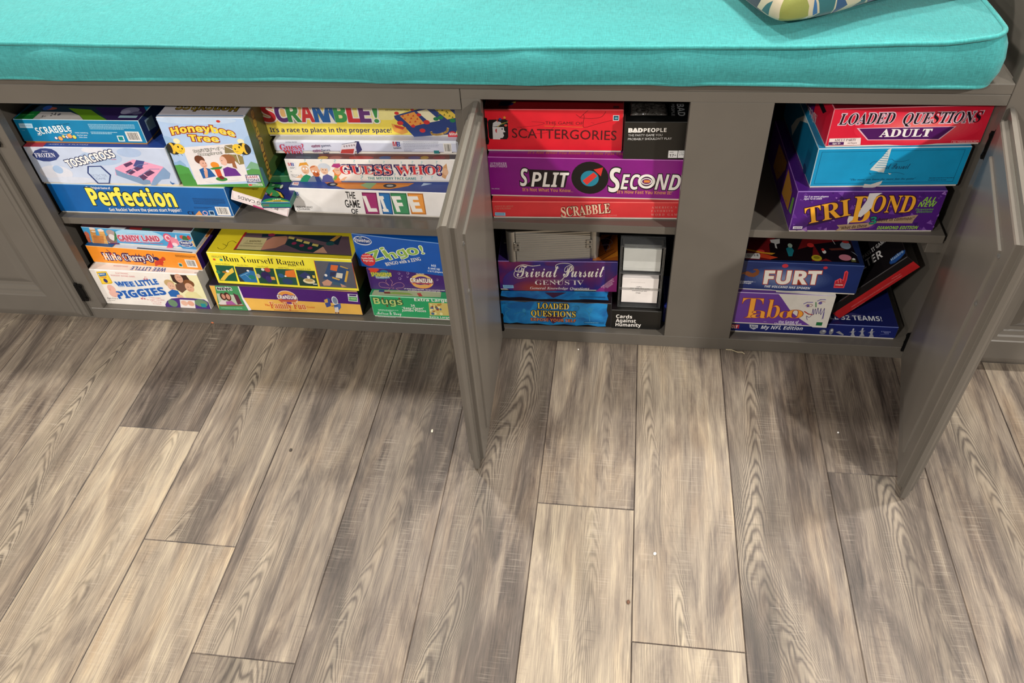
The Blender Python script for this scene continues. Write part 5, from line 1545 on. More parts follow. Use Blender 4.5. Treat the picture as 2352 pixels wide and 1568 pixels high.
        ('f','t','bi','For 2 or more players','#e4dcec',13.4,79.6,57.2,79.9,3.7,'',0,0,0.0),
        ('f','t','bi','Ages 12 to adult','#e4dcec',13.5,74.8,46.5,75.2,3.8,'',0,0,0.0),
        ('f','p','#2c0c44',[29.8,14.3,46.0,17.1,103.5,38.0,101.5,46.2,35.9,22.8]),
        ('f','t','s','TRI','#f0a52c',28.9,19.1,106.2,40.2,37.3,'#3a1430',1.8,0,0.0),
        ('f','t','s','B','#f0a52c',108.2,22.7,142.0,24.6,58.5,'#3a1430',1.8,0,0.0),
        ('f','t','s','OND','#f0a52c',137.6,46.1,215.6,45.9,37.0,'#3a1430',1.8,0,0.0),
        ('f','t','s','TRI','#f2ac30',28.9,19.1,106.2,40.2,37.3,'',0,0,0.0),
        ('f','t','s','B','#f2ac30',108.2,22.7,142.0,24.6,58.5,'',0,0,0.0),
        ('f','t','s','OND','#f2ac30',137.6,46.1,215.6,45.9,37.0,'',0,0,0.0),
        ('f','t','bi','ALL','#8cc43c',226.7,69.6,250.2,69.5,10.1,'',0,0,0.0),
        ('f','t','bi','NEW','#8cc43c',222.0,58.1,253.6,58.5,10.8,'',0,0,0.0),
        ('f','t','bi','Threesome','#5c9a3c',220.0,50.0,252.1,50.7,4.4,'',0,0,0.0),
        ('f','t','bi','Questions','#5c9a3c',223.3,44.8,251.6,45.3,4.4,'',0,0,0.0),
        ('f','p','#a88c70',[86.1,2.9,92.2,10.6,86.2,17.1,142.5,22.6,220.8,39.9,228.3,40.5,223.9,29.5,223.0,21.1,158.1,21.8,145.3,11.4,95.8,4.3]),
        ('f','t','bi','"What do these','#3a2420',94.3,6.3,142.3,12.8,7.0,'',0,0,0.0),
        ('f','t','bi','have in common?"','#3a2420',159.9,25.1,224.0,28.9,7.9,'',0,0,0.0),
        ('f','t','b','3','#1f8a74',145.2,19.0,157.2,20.1,16.5,'#143028',0.9,0,0.0),
        ('f','t','bi','DIAMOND EDITION','#9cd040',161.9,7.1,236.4,7.7,7.3,'',0,0,0.0),
        ('f','p','#e8e0ec',[6.3,7.8,23.7,7.8,23.7,14.0,6.3,14.0]),
        ('f','t','b','PATCH','#4a3a5c',9.1,8.9,21.7,8.9,3.4,'',0,0,0.0),
        ('f','p','#ddd8d8',[128.3,88.6,150.7,89.5,142.5,81.6,140.0,73.2,140.3,57.0,134.3,46.2,129.3,40.1,126.1,35.2,120.3,36.6,120.1,46.2,122.5,58.4,127.5,73.2]),
        ('f','p','#ddd8d8',[103.5,38.0,112.6,36.6,112.4,28.3,107.9,24.1,106.0,17.9,102.9,29.1]),
        ('l','p','#a8742c',[60,20,110,18,150,70,150,86,70,80]),
        ('l','p','#a8742c',[160,22,225,26,225,70,170,84]),
        ('l','p','#5c8a3c',[232,30,250,34,248,70,236,64]),
        ('l','p','#6a3a94',[118.1,32.9,120.9,33.9,119.2,35.1]),
        ('l','p','#5c2a86',[1.6,44.2,9.0,45.2,4.6,50.2]),
        ('l','p','#6a3a94',[85.2,82.4,91.4,83.4,87.7,87.4]),
        ('l','p','#6a3a94',[96.6,61.9,101.4,62.9,98.5,65.7]),
        ('l','p','#5c2a86',[107.8,14.8,110.1,15.8,108.7,16.7]),
        ('l','p','#6a3a94',[129.1,81.3,134.6,82.3,131.3,85.7]),
        ('l','p','#44186c',[97.8,65.7,100.4,66.7,98.9,67.7]),
        ('l','p','#5c2a86',[52.3,19.7,59.0,20.7,55.0,25.1]),
        ('l','p','#44186c',[197.0,80.2,201.4,81.2,198.8,83.7]),
        ('l','p','#44186c',[206.4,17.6,213.7,18.6,209.4,23.4]),
        ('l','p','#5c2a86',[14.0,33.3,18.9,34.3,16.0,37.3]),
        ('l','p','#6a3a94',[60.4,64.8,67.5,65.8,63.2,70.5]),
        ('l','p','#5c2a86',[1.0,67.3,4.2,68.3,2.3,69.8]),
        ('l','p','#5c2a86',[84.2,78.5,87.0,79.5,85.3,80.8]),
        ('l','p','#5c2a86',[127.7,50.4,132.9,51.4,129.8,54.6]),
        ('l','p','#5c2a86',[107.1,35.0,113.0,36.0,109.5,39.7]),
        ('l','p','#6a3a94',[178.7,12.8,186.4,13.8,181.8,18.9]),
        ('l','p','#6a3a94',[244.4,4.8,249.7,5.8,246.5,9.0]),
        ('l','p','#6a3a94',[217.3,65.6,223.7,66.6,219.8,70.7]),
        ('l','p','#5c2a86',[254.5,10.7,260.7,11.7,257.0,15.7]),
        ('l','p','#6a3a94',[41.2,44.4,47.7,45.4,43.8,49.6]),
        ('l','p','#44186c',[133.1,49.7,139.3,50.7,135.6,54.6]),
        ('l','p','#5c2a86',[28.0,77.6,32.2,78.6,29.7,80.9]),
        ('l','p','#5c2a86',[102.6,86.8,108.0,87.8,104.7,91.1]),
        ('l','p','#5c2a86',[96.6,53.5,98.6,54.5,97.4,55.1]),
        ('l','p','#5c2a86',[54.4,39.1,58.4,40.1,56.0,42.2]),
        ('l','p','#5c2a86',[78.3,25.1,83.4,26.1,80.4,29.2]),
        ('l','p','#44186c',[6.5,68.7,13.3,69.7,9.2,74.2]),
        ('l','p','#5c2a86',[88.3,68.4,93.6,69.4,90.4,72.8]),
        ('l','p','#44186c',[108.4,20.3,116.2,21.3,111.5,26.6]),
        ('l','p','#5c2a86',[130.0,84.1,135.4,85.1,132.2,88.4]),
        ('l','p','#44186c',[170.2,15.1,177.3,16.1,173.0,20.7]),
        ('l','p','#44186c',[7.5,82.7,14.3,83.7,10.2,88.2]),
        ('l','p','#5c2a86',[241.4,86.8,247.0,87.8,243.6,91.3]),
        ('l','p','#44186c',[12.5,39.6,19.2,40.6,15.1,45.0]),
        ('l','p','#5c2a86',[155.9,85.0,160.1,86.0,157.6,88.3]),
        ('l','p','#6a3a94',[122.6,24.4,130.4,25.4,125.7,30.7]),
        ('l','p','#44186c',[141.8,61.2,144.2,62.2,142.7,63.2]),
        ('l','p','#6a3a94',[36.3,49.4,43.1,50.4,39.1,54.9]),
        ('l','p','#6a3a94',[226.2,14.9,232.5,15.9,228.7,19.9]),
        ('l','p','#5c2a86',[224.5,43.5,227.1,44.5,225.5,45.6]),
        ('l','p','#5c2a86',[70.6,11.3,77.4,12.3,73.3,16.7]),
        ('l','p','#5c2a86',[41.4,69.5,48.5,70.5,44.2,75.2]),
        ('l','p','#44186c',[44.8,40.2,50.2,41.2,47.0,44.5]),
        ('l','p','#44186c',[21.2,48.3,26.8,49.3,23.4,52.7]),
        ('l','p','#6a3a94',[136.5,82.8,138.7,83.8,137.4,84.6]),
        ('l','p','#6a3a94',[226.7,47.9,231.8,48.9,228.7,52.0]),
        ('l','p','#6a3a94',[163.6,70.1,170.9,71.1,166.5,75.9]),
        ('l','p','#6a3a94',[138.2,26.4,144.6,27.4,140.8,31.5]),
        ('l','p','#5c2a86',[35.1,8.8,40.0,9.8,37.0,12.7]),
        ('l','p','#6a3a94',[125.0,56.0,127.3,57.0,125.9,57.9]),
        ('l','p','#44186c',[7.4,21.4,12.2,22.4,9.3,25.2]),
        ('l','p','#5c2a86',[209.9,64.2,215.6,65.2,212.2,68.8]),
        ('l','p','#6a3a94',[9.2,52.5,14.9,53.5,11.5,57.1]),
        ('l','p','#5c2a86',[104.5,51.8,107.0,52.8,105.5,53.8]),
        ('l','p','#44186c',[155.1,16.0,157.5,17.0,156.0,17.9]),
        ('l','p','#6a3a94',[159.3,48.1,164.1,49.1,161.2,52.0]),
        ('l','p','#5c2a86',[197.8,29.4,204.5,30.4,200.5,34.7]),
        ('l','p','#44186c',[118.3,39.5,121.2,40.5,119.4,41.8]),
        ('l','p','#44186c',[251.5,73.3,254.1,74.3,252.6,75.4]),
    ]},
    'tpb': {'o': (1.8104, 0.0299, 0.4017), 'yaw': 3.88, 'w': 0.2634, 'h': 0.0826, 'd': 0.260, 'pr': [
        ('f','l','#0a3a5c',0.5,[7.6,75.9,252.5,76.8,252.2,10.9,7.2,9.3,7.6,75.9]),
        ('f','t','c','Trivial Pursuit','#143a5c',105.7,39.4,167.5,38.9,11.6,'',0,0,0.0),
        ('f','l','#143a5c',0.5,[96.9,48.8,102.7,55.0,117.7,53.5,130.8,59.5,138.1,55.6,151.0,54.2,162.5,57.7]),
        ('f','l','#143a5c',0.5,[100.0,28.6,108.9,31.0,128.4,29.4,146.8,31.6,162.7,27.6]),
        ('f','l','#143a5c',0.5,[100.2,31.9,104.6,27.2]),
        ('f','t','i','"The more you know,the more fun the game"','#0c4468',69.1,15.4,185.1,16.2,3.9,'',0,0,0.0),
        ('f','s','#0c4468',208.3,12.7,251.7,21.8,2,1.2),
        ('f','p','#c8ccc8',[125.8,81.6,120.8,79.2,114.8,64.7,104.6,47.5,99.8,37.5,125.7,31.5,126.1,49.6]),
        ('f','l','#0f7ea6',1.1,[107.9,42.9,130.4,41.5]),
        ('f','l','#0f7ea6',1.1,[109.2,47.6,129.1,46.3]),
        ('f','l','#0f7ea6',1.1,[110.5,52.4,127.8,51.1]),
        ('f','l','#0f7ea6',1.1,[111.8,57.1,126.5,55.8]),
        ('f','l','#0f7ea6',1.1,[113.0,61.7,125.3,60.5]),
        ('f','l','#0f7ea6',1.1,[114.3,66.4,124.0,65.2]),
        ('f','l','#0f7ea6',1.1,[115.6,71.0,122.7,69.9]),
        ('f','l','#0f7ea6',1.1,[116.8,75.6,121.4,74.6]),
        ('f','p','#d8d4cc',[97.7,8.0,108.8,6.5,128.1,14.5,126.8,7.5,118.9,0.6,104.4,-1.3,96.2,0.9]),
        ('f','p','#c8ccc8',[99.7,40.5,125.0,34.0,117.0,32.6]),
        ('f','p','#d8d4cc',[133.4,30.6,140.1,29.2,137.0,27.2]),
        ('l','p','#c8ccc8',[70,20,90,10,120,60,170,82,140,82,95,50]),
        ('l','p','#0c5a80',[200,15,225,18,228,52,205,50]),
        ('l','e','#0a3c5c',211.1,10.6,12.1,8.8),
    ]},
    'lqa': {'o': (1.8210, 0.0327, 0.4843), 'yaw': 4.63, 'w': 0.2657, 'h': 0.0761, 'd': 0.250, 'pr': [
        ('f','t','s','LOADED','#1c0c18',13.0,45.8,104.5,46.2,20.4,'#d8b8c4',1.5,0.12,0.0),
        ('f','t','s','QUESTIONS','#1c0c18',119.8,44.4,248.5,44.5,20.2,'#d8b8c4',1.5,0.12,0.0),
        ('f','t','s','LOADED','#1c0c18',13.0,45.8,104.5,46.2,20.4,'',0,0.12,0.0),
        ('f','t','s','QUESTIONS','#1c0c18',119.8,44.4,248.5,44.5,20.2,'',0,0.12,0.0),
        ('f','p','#e0b0c0',[46.0,38.6,214.1,37.7,193.2,12.0,70.0,14.3]),
        ('f','p','#4c1458',[50.3,37.5,211.0,36.6,191.1,13.4,71.3,15.7]),
        ('f','t','s','ADULT','#f0e8e4',88.6,20.5,175.4,19.1,14.6,'#f0e8e4',0.3,0,0.0),
        ('f','p','#ead8d4',[4.1,19.4,57.9,19.4,60.4,5.4,5.0,5.9]),
        ('f','t','s','ADULT PARTY','#3a1c2c',13.4,13.4,50.7,13.4,4.8,'',0,0,0.0),
        ('f','p','#4c1458',[4.9,12.2,30.7,12.0,31.3,6.2,5.3,6.4]),
        ('f','t','b','Ages 18+','#f2ece4',11.3,7.7,25.5,7.8,3.2,'',0,0,0.0),
        ('f','t','b','4-6 Players','#5c2c3c',37.5,8.0,53.5,8.0,2.9,'',0,0,0.0),
        ('f','l','#e0b0b0',0.5,[215.4,9.0,261.1,8.7,261.9,3.0,216.3,3.7,215.4,9.0]),
        ('f','t','n','ALL THINGS EQUAL,INC.','#e8c0c0',218.3,5.1,260.4,4.9,2.9,'',0,0,0.0),
        ('l','p','#4c1458',[30,6,150,6,150,34,30,34]),
        ('l','t','s','ADULT','#d8ccd0',173.6,21.4,106.8,7.4,17.6,'',0,0,0.0),
        ('l','p','#1c0c18',[40,44,200,40,215,52,60,58]),
    ]},
    'mono': {'o': (1.6681, 0.0233, 0.0320), 'yaw': -0.01, 'w': 0.3918, 'h': 0.0361, 'd': 0.260, 'pr': [
        ('f','p','#b02434',[43.9,11.7,67.1,11.7,67.1,23.0,43.9,23.0]),
        ('f','t','b','NOPOLY','#f2ece4',36.9,11.8,63.8,11.5,9.5,'',0,0,0.0),
        ('f','t','bi','My NFL Edition','#e4e4ec',112.8,13.7,199.7,15.4,10.0,'',0,0,0.0),
        ('f','p','#b8bcc8',[87.2,25.3,105.5,24.4,106.3,16.0,98.4,10.1,89.5,15.4]),
        ('f','t','b','NFL','#3a3c64',91.1,14.9,105.0,14.3,7.8,'',0,0,0.0),
        ('f','e','#7c7c82',242.4,13.2,6.9,6.8),
        ('f','e','#7c7c82',259.3,15.7,4.3,9.3),
        ('f','e','#d0d0d0',259.7,18.9,1.8,3.1),
        ('f','e','#b4b4b8',244.2,16.0,3.2,2.6),
        ('f','p','#8c8c92',[268.9,13.7,275.2,18.1,286.9,8.3,285.3,5.6]),
        ('f','p','#9a9aa2',[300.4,3.4,302.1,12.0,298.7,17.1,302.2,25.2,306.2,17.6,306.3,12.3,310.9,4.2]),
        ('f','e','#b8b8be',302.3,24.7,1.8,3.1),
        ('f','l','#9a9aa2',1,[296.8,15.9,308.2,19.8]),
        ('f','p','#9a9aa2',[318.9,6.1,320.5,14.6,317.1,19.7,320.5,27.7,324.5,20.2,324.8,14.9,329.3,6.8]),
        ('f','e','#b8b8be',320.6,27.2,1.8,3.1),
        ('f','l','#9a9aa2',1,[315.2,18.5,326.5,22.4]),
        ('f','p','#9a9aa2',[338.3,4.7,339.8,13.3,336.4,18.4,339.7,26.4,343.8,18.9,344.1,13.6,348.7,5.5]),
        ('f','e','#b8b8be',339.9,25.9,1.8,3.1),
        ('f','l','#9a9aa2',1,[334.5,17.2,345.8,21.1]),
        ('f','t','b','6 Custom','#8c94c8',359.5,21.0,378.4,20.7,3.1,'',0,0,0.0),
        ('f','t','b','Tokens','#8c94c8',365.8,17.2,375.8,16.9,3.1,'',0,0,0.0),
        ('f','s','#6c74a8',360.0,13.7,383.8,15.2,1,1),
        ('t','t','b','ALL 32 TEAMS!','#d8dce4',241.7,16.0,361.5,17.1,14.7,'',0,0,0.0),
        ('t','p','#3c3a74',[141.8,20.3,260.2,11.7,329.2,33.2,264.0,48.6]),
        ('t','t','b','ALL 32 TEAMS!','#e4e6ea',241.7,16.0,361.5,17.1,14.7,'',0,0,0.0),
    ]},
    'taboo': {'o': (1.7023, 0.0118, 0.0681), 'yaw': -0.00, 'w': 0.2087, 'h': 0.0889, 'd': 0.200, 'pr': [
        ('f','p','#dcd6cc',[91.8,93.0,210.5,88.9,208.9,-0.1,181.9,-0.8,154.2,19.6,129.4,40.9,102.8,79.0]),
        ('f','t','r','T','#f2a43a',28.1,17.9,69.9,18.8,55.6,'#8c2430',1.2,0,0.0),
        ('f','t','r','T','#f2a43a',28.1,17.9,69.9,18.8,55.6,'',0,0,0.0),
        ('f','t','r','a','#f2a43a',50.5,19.6,80.6,20.0,29.8,'#8c2430',1.2,0,0.0),
        ('f','t','r','b','#f2a43a',79.5,21.4,105.9,21.6,51.1,'#8c2430',1.2,0,0.0),
        ('f','t','r','o','#f2a43a',107.0,23.2,129.2,23.1,27.5,'#8c2430',1.2,0,0.0),
        ('f','t','r','o','#f2a43a',122.1,24.2,153.8,24.7,32.5,'#8c2430',1.2,0,0.0),
        ('f','t','r','a','#f2a43a',50.5,19.6,80.6,20.0,29.8,'',0,0,0.0),
        ('f','t','r','b','#f2a43a',79.5,21.4,105.9,21.6,51.1,'',0,0,0.0),
        ('f','t','r','o','#f2a43a',107.0,23.2,129.2,23.1,27.5,'',0,0,0.0),
        ('f','t','r','o','#f2a43a',122.1,24.2,153.8,24.7,32.5,'',0,0,0.0),
        ('f','t','b','the Game of','#e4dcec',109.2,7.6,149.9,9.5,7.2,'',0,0,0.0),
        ('f','t','b','Unspeakable Fun','#e4dcec',101.8,1.1,156.6,3.2,7.7,'',0,0,0.0),
        ('f','s','#d0c4dc',78.5,9.0,86.1,10.5,1,1.2),
        ('f','l','#5c4a9c',1.8,[149.8,64.6,156.0,69.4,166.8,70.0]),
        ('f','l','#5c4a9c',1.8,[175.3,74.0,180.5,78.2,190.0,78.7]),
        ('f','l','#a83a4c',1.0,[153.7,58.6,158.7,64.6,167.5,63.2,165.3,58.1,156.8,56.3]),
        ('f','e','#6a5a9c',159.2,60.2,3.2,3.4),
        ('f','l','#a83a4c',1.0,[177.3,66.7,183.3,73.5,190.9,72.4]),
        ('f','e','#6a5a9c',182.1,69.0,3.5,3.9),
        ('f','l','#2f7a3c',2.0,[173.0,70.4,175.7,57.5]),
        ('f','l','#b0302c',2.4,[155.4,43.8,164.2,37.5,173.1,35.6]),
        ('f','l','#6c5c9c',1.1,[165.8,20.3,161.8,31.5,167.8,28.1,171.6,36.0,171.0,52.2,175.2,36.2,175.3,52.5,180.2,37.8,180.1,55.3,185.2,39.3,186.5,54.4,189.2,37.1,193.4,54.9,194.6,24.7]),
        ('f','l','#6c5c9c',1.1,[194.7,45.0,196.0,26.1]),
        ('f','p','#1c6c3c',[185.8,5.7,198.1,5.7,198.1,15.2,185.8,15.2]),
        ('t','p','#dcd6cc',[90.9,4.6,211.3,0.1,215.1,23.8,90.3,15.8]),
    ]},
    'furt': {'o': (1.6776, 0.0202, 0.1570), 'yaw': -0.65, 'w': 0.2716, 'h': 0.0765, 'd': 0.240, 'pr': [
        ('f','t','h','FURT','#f4ece0',86.3,20.0,196.0,25.1,35.0,'#b0402c',1.6,0,0.0),
        ('f','t','h','FURT','#f2ebe0',86.3,20.0,196.0,25.1,35.0,'',0,0,0.0),
        ('f','t','bi','THE VOLCANO HAS SPOKEN','#eef0f4',90.2,10.2,180.4,10.3,5.7,'',0,0,0.0),
        ('f','p','#7c4420',[21.8,35.0,39.7,45.5,51.2,50.9,60.8,45.6,67.2,49.5,66.1,54.1,61.3,53.3,62.5,57.1,69.3,57.7,74.1,52.2,73.5,42.9,65.8,35.8,55.1,36.6,43.6,43.4,29.2,33.1]),
        ('f','t','b','no experience —','#e8ecf4',38.8,21.8,71.2,21.9,3.5,'',0,0,0.0),
        ('f','t','b','we are sought','#e8ecf4',38.5,17.4,63.0,17.6,3.6,'',0,0,0.0),
        ('f','e','#c02c3c',121.4,68.4,6.1,5.0),
        ('f','e','#c02c3c',198.8,68.0,4.2,3.6),
        ('f','p','#e8404c',[225.4,17.1,223.8,35.8,232.3,43.3,238.4,39.1,237.0,59.8,240.4,63.4,244.3,59.1,246.0,39.5,245.3,17.9]),
        ('f','p','#b02430',[226.5,19.5,226.0,33.6,232.9,40.6,240.4,36.4,239.2,57.6,240.9,60.4,242.6,57.8,244.4,39.0,243.2,19.6]),
        ('f','t','b','compete','#f2ece4',227.2,24.3,241.5,24.3,3.3,'',0,0,0.0),
        ('f','l','#f0a0a0',0.7,[229.1,38.5,231.8,30.5]),
        ('f','l','#f0a0a0',0.7,[233.8,40.6,236.6,31.9]),
        ('t','p','#6c1418',[41.9,-3.9,261.7,0.7,256.7,86.5,56.7,82.1]),
        ('t','p','#150a10',[92.7,5.4,93.8,57.6,110.3,82.6,163.4,83.2,148.4,43.7,181.7,60.7,171.4,5.4,142.5,6.1]),
        ('t','p','#120a14',[182.1,63.6,256.2,83.5,262.7,6.3,193.7,7.0,188.8,35.0]),
        ('t','p','#c84424',[75.5,27.1,107.4,15.0,93.0,8.8,64.0,14.7]),
        ('t','e','#c8302c',175.6,60.2,6.7,7.1),
        ('t','e','#c83a34',74.2,32.8,8.8,5.9),
        ('t','p','#d89a2c',[46.6,39.6,81.0,30.3,103.5,29.0,96.0,23.3,73.7,27.5,48.0,34.4]),
        ('t','p','#c8c4c0',[96.9,72.7,116.8,77.1,115.4,62.0,108.0,58.6,108.7,43.9,105.1,46.6,104.7,61.3,97.9,63.8]),
        ('t','p','#1c7480',[126.0,45.1,135.8,56.0,141.1,40.3,135.6,21.2,128.6,20.7]),
        ('t','e','#9ab0a0',135.0,56.0,4.6,7.1),
        ('t','e','#b8a828',182.5,18.9,10.0,9.8),
        ('t','e','#8a7c1c',182.7,20.3,6.2,4.6),
        ('t','e','#c87c8c',237.7,24.2,12.0,9.8),
        ('t','p','#7a1c20',[189.1,10.9,200.3,18.7,211.0,9.6]),
        ('t','e','#8a98a4',244.5,63.5,10.4,11.9),
        ('t','e','#b0302c',246.3,75.4,7.0,4.2),
        ('t','p','#5c2c24',[209.9,50.9,234.7,55.5,242.2,48.8,214.3,45.4]),
        ('t','e','#e0dcd8',199.8,40.1,3.8,5.8),
        ('t','e','#c8302c',198.1,46.6,3.1,4.7),
        ('t','l','#d8d4d0',1,[221.0,81.1,224.5,66.5]),
        ('t','p','#9aa4ac',[251.9,45.2,263.2,30.2,257.9,39.8]),
        ('t','p','#6a6a3c',[248.1,11.5,256.8,11.5,256.8,20.7,248.1,20.7]),
        ('t','e','#e8e4e0',253.5,20.2,3.1,2.9),
        ('t','p','#dcd8d4',[42.9,24.8,71.9,26.2,73.3,18.3,70.8,7.8,42.4,8.6]),
        ('t','t','b','12+','#2c2c2c',46.9,14.1,53.9,14.0,6.4,'',0,0,0.0),
        ('t','t','b','2-8','#2c2c2c',60.3,16.2,69.4,16.3,6.4,'',0,0,0.0),
        ('t','p','#1a2c60',[41.2,-0.5,269.9,-0.1,266.0,6.6,239.7,9.7,42.4,4.1]),
    ]},
    'cards': {'o': (0.6510, 0.0405, 0.3305), 'yaw': 0.00, 'w': 0.1210, 'h': 0.0240, 'd': 0.062, 'rot': ((0.9199, -0.0693, 0.3859), (0.0639, 0.9976, 0.0268), (-0.3868, 0.0000, 0.9222)), 'pr': [
        ('f','l','#d08088',0.5,[1.4,24.0,118.6,22.0,119.4,2.8,4.0,5.7,1.4,24.0]),
        ('f','t','n','PLAYING CARDS','#3a3436',98.3,17.9,13.8,16.8,7.9,'',0,0,0.0),
        ('f','p','#c82a74',[46.1,3.9,69.2,3.1,68.9,-0.8,47.3,0.3]),
        ('t','p','#b09c20',[-2.6,3.2,116.9,3.9,106.7,31.1,45.2,36.1,0.0,12.3]),
        ('t','t','n','8','#5c5418',39.8,26.1,35.6,27.2,3.1,'',0,0,0.0),
    ]},
    'blk': {'o': (1.9412, 0.0400, 0.0712), 'yaw': 0.00, 'w': 0.1900, 'h': 0.0390, 'd': 0.260, 'rot': ((0.6310, 0.0000, -0.7760), (0.0000, 1.0000, 0.0000), (0.7760, 0.0000, 0.6310)), 'pr': [
        ('f','p','#a81c20',[-2.2,-2.0,19.1,19.4,62.7,13.8,175.6,19.4,195.1,0.5]),
        ('f','t','n','www.hasbro.com','#c88888',135.5,12.2,154.8,11.0,2.3,'',0,0,0.0),
        ('f','t','n','HASBRO GAMING AND ALL RELATED TERMS ARE TRADEMARKS OF HASBRO','#c87878',36.5,7.2,154.6,5.2,2.5,'',0,0,0.0),
        ('f','t','n','MADE IN CHINA','#c87878',32.4,-0.5,62.8,-1.1,2.2,'',0,0,0.0),
        ('f','l','#5c1418',0.7,[195.9,40.4,159.0,39.2,129.8,39.7,98.0,42.2,34.0,36.3]),
        ('t','t','b','PASS IT GAME','#c8c4c0',105.4,70.7,160.7,77.2,11.8,'',0,0,0.0),
        ('t','t','b','FILTER','#d4d0cc',76.7,42.0,144.9,42.1,23.8,'',0,0,0.0),
        ('t','p','#1b3f78',[152.5,14.2,157.6,22.1,171.4,24.9,184.3,24.3,190.1,20.4,187.7,12.3,176.7,6.6,163.2,4.3,154.3,7.9]),
        ('t','p','#244c8c',[154.3,13.6,158.8,19.9,171.6,22.4,183.8,22.4,188.3,19.6,186.4,13.5,176.4,8.7,163.4,6.4,155.3,9.5]),
        ('t','t','b','Hasbro','#9ab4d0',158.3,14.5,185.8,17.5,8.2,'',0,0,0.0),
    ]},
    'pack': {'o': (0.7275, 0.0207, 0.3248), 'yaw': 3.22, 'w': 0.0620, 'h': 0.0160, 'd': 0.088, 'pr': [
        ('t','p','#2a9458',[3.2,4.5,8.3,9.8,22.9,14.4,39.0,13.3,56.9,6.1,68.6,-5.2,69.9,-9.8,7.2,-8.7]),
        ('t','p','#e8c63c',[5.9,-3.2,12.3,1.8,25.4,5.7,41.2,5.9,58.2,1.5,68.9,-6.8,63.6,-6.7,6.4,-6.3]),
        ('t','t','b','CARD','#f4f0dc',23.8,5.7,41.3,6.7,4.6,'',0,0,0.0),
        ('t','t','b','GAME','#6a5c20',27.0,0.1,42.7,0.5,4.6,'',0,0,0.0),
        ('t','p','#10181c',[-10.4,49.4,-2.4,73.1,12.3,67.3,24.5,64.4,31.4,60.1,34.5,46.2,28.0,46.3,20.0,49.1,19.2,43.6,32.4,36.7,44.2,23.0,48.2,11.5,30.6,15.0,17.3,17.1,1.1,28.8]),
        ('t','p','#3a8a50',[-7.5,46.7,-1.6,70.3,12.1,65.2,24.1,63.0,29.3,58.8,24.0,51.9,14.7,53.4,11.9,46.5,28.0,35.3,35.5,23.1,29.8,17.7,17.5,21.9,3.9,32.8]),
        ('t','p','#d8b03c',[20.0,40.9,33.6,32.6,46.1,13.6,39.8,16.3,28.8,32.6]),
        ('t','p','#c87a3c',[12.3,23.3,14.3,35.5,17.1,28.6,16.3,20.5]),
        ('t','e','#d0d8c0',29.1,55.3,2.9,7.3),
        ('t','e','#a8c0a0',9.1,61.8,3.3,2.8),
        ('t','p','#8a6c8c',[-0.2,35.6,6.3,30.1,4.7,24.7,0.7,30.1]),
        ('f','p','#1c8468',[0,3,62,3,62,12,0,12]),
        ('f','p','#4aa0b0',[0,14,62,14,62,16.5,0,16.5]),
        ('f','p','#6c6a58',[3,5,16,5,16,10,3,10]),
    ]},
    'pack2': {'o': (0.7225, 0.0905, 0.3411), 'yaw': 5.36, 'w': 0.0620, 'h': 0.0160, 'd': 0.088, 'pr': [
        ('t','p','#b0a848',[11.5,-16.7,10.0,1.7,37.9,-1.1,39.6,-18.0]),
        ('t','p','#2c7c3c',[12.1,-22.3,41.4,-22.3,42.8,-18.2,11.3,-16.0]),
        ('t','t','b','FISH','#8a7c3c',16.4,-14.8,34.0,-14.7,10.0,'',0,0,0.0),
        ('t','p','#16644c',[9.7,3.1,35.6,1.8,28.2,32.3,2.0,33.7]),
    ]},
}



def place(o, key):
    b = BOX[key]
    if 'rot' in b:
        o.matrix_world = Matrix.Translation(b['o']) @ Matrix(b['rot']).to_4x4()
    else:
        o.location = b['o']
        o.rotation_euler = (0, 0, R(b['yaw']))
    return o


def game(key, kind, body, label, group, name='game_box', **kw):
    b = BOX[key]
    cmds = kw.pop('pre', []) + b['pr']
    if kind == 'carton':
        o = carton(name, b['w'], b['h'], b['d'], body, cmds, **kw)
        place(o, key)
        tag(o, label, 'game box', group)
        return o
    root = place(empty(name), key)
    tag(root, label, 'game box', group)
    tray = kw.pop('tray', '#d8d0c4')
    carton('lid', b['w'], b['h'], b['d'], body, cmds, root, z0=0.0035, **kw)
    tb = bmesh.new()
    bm_box(tb, 0.0015, b['w'] - 0.0015, 0.0015, b['d'] - 0.0015, 0, 0.0034, bev=0.0006, segs=1)
    finish(tb, 'tray', card(tray), root)
    return root


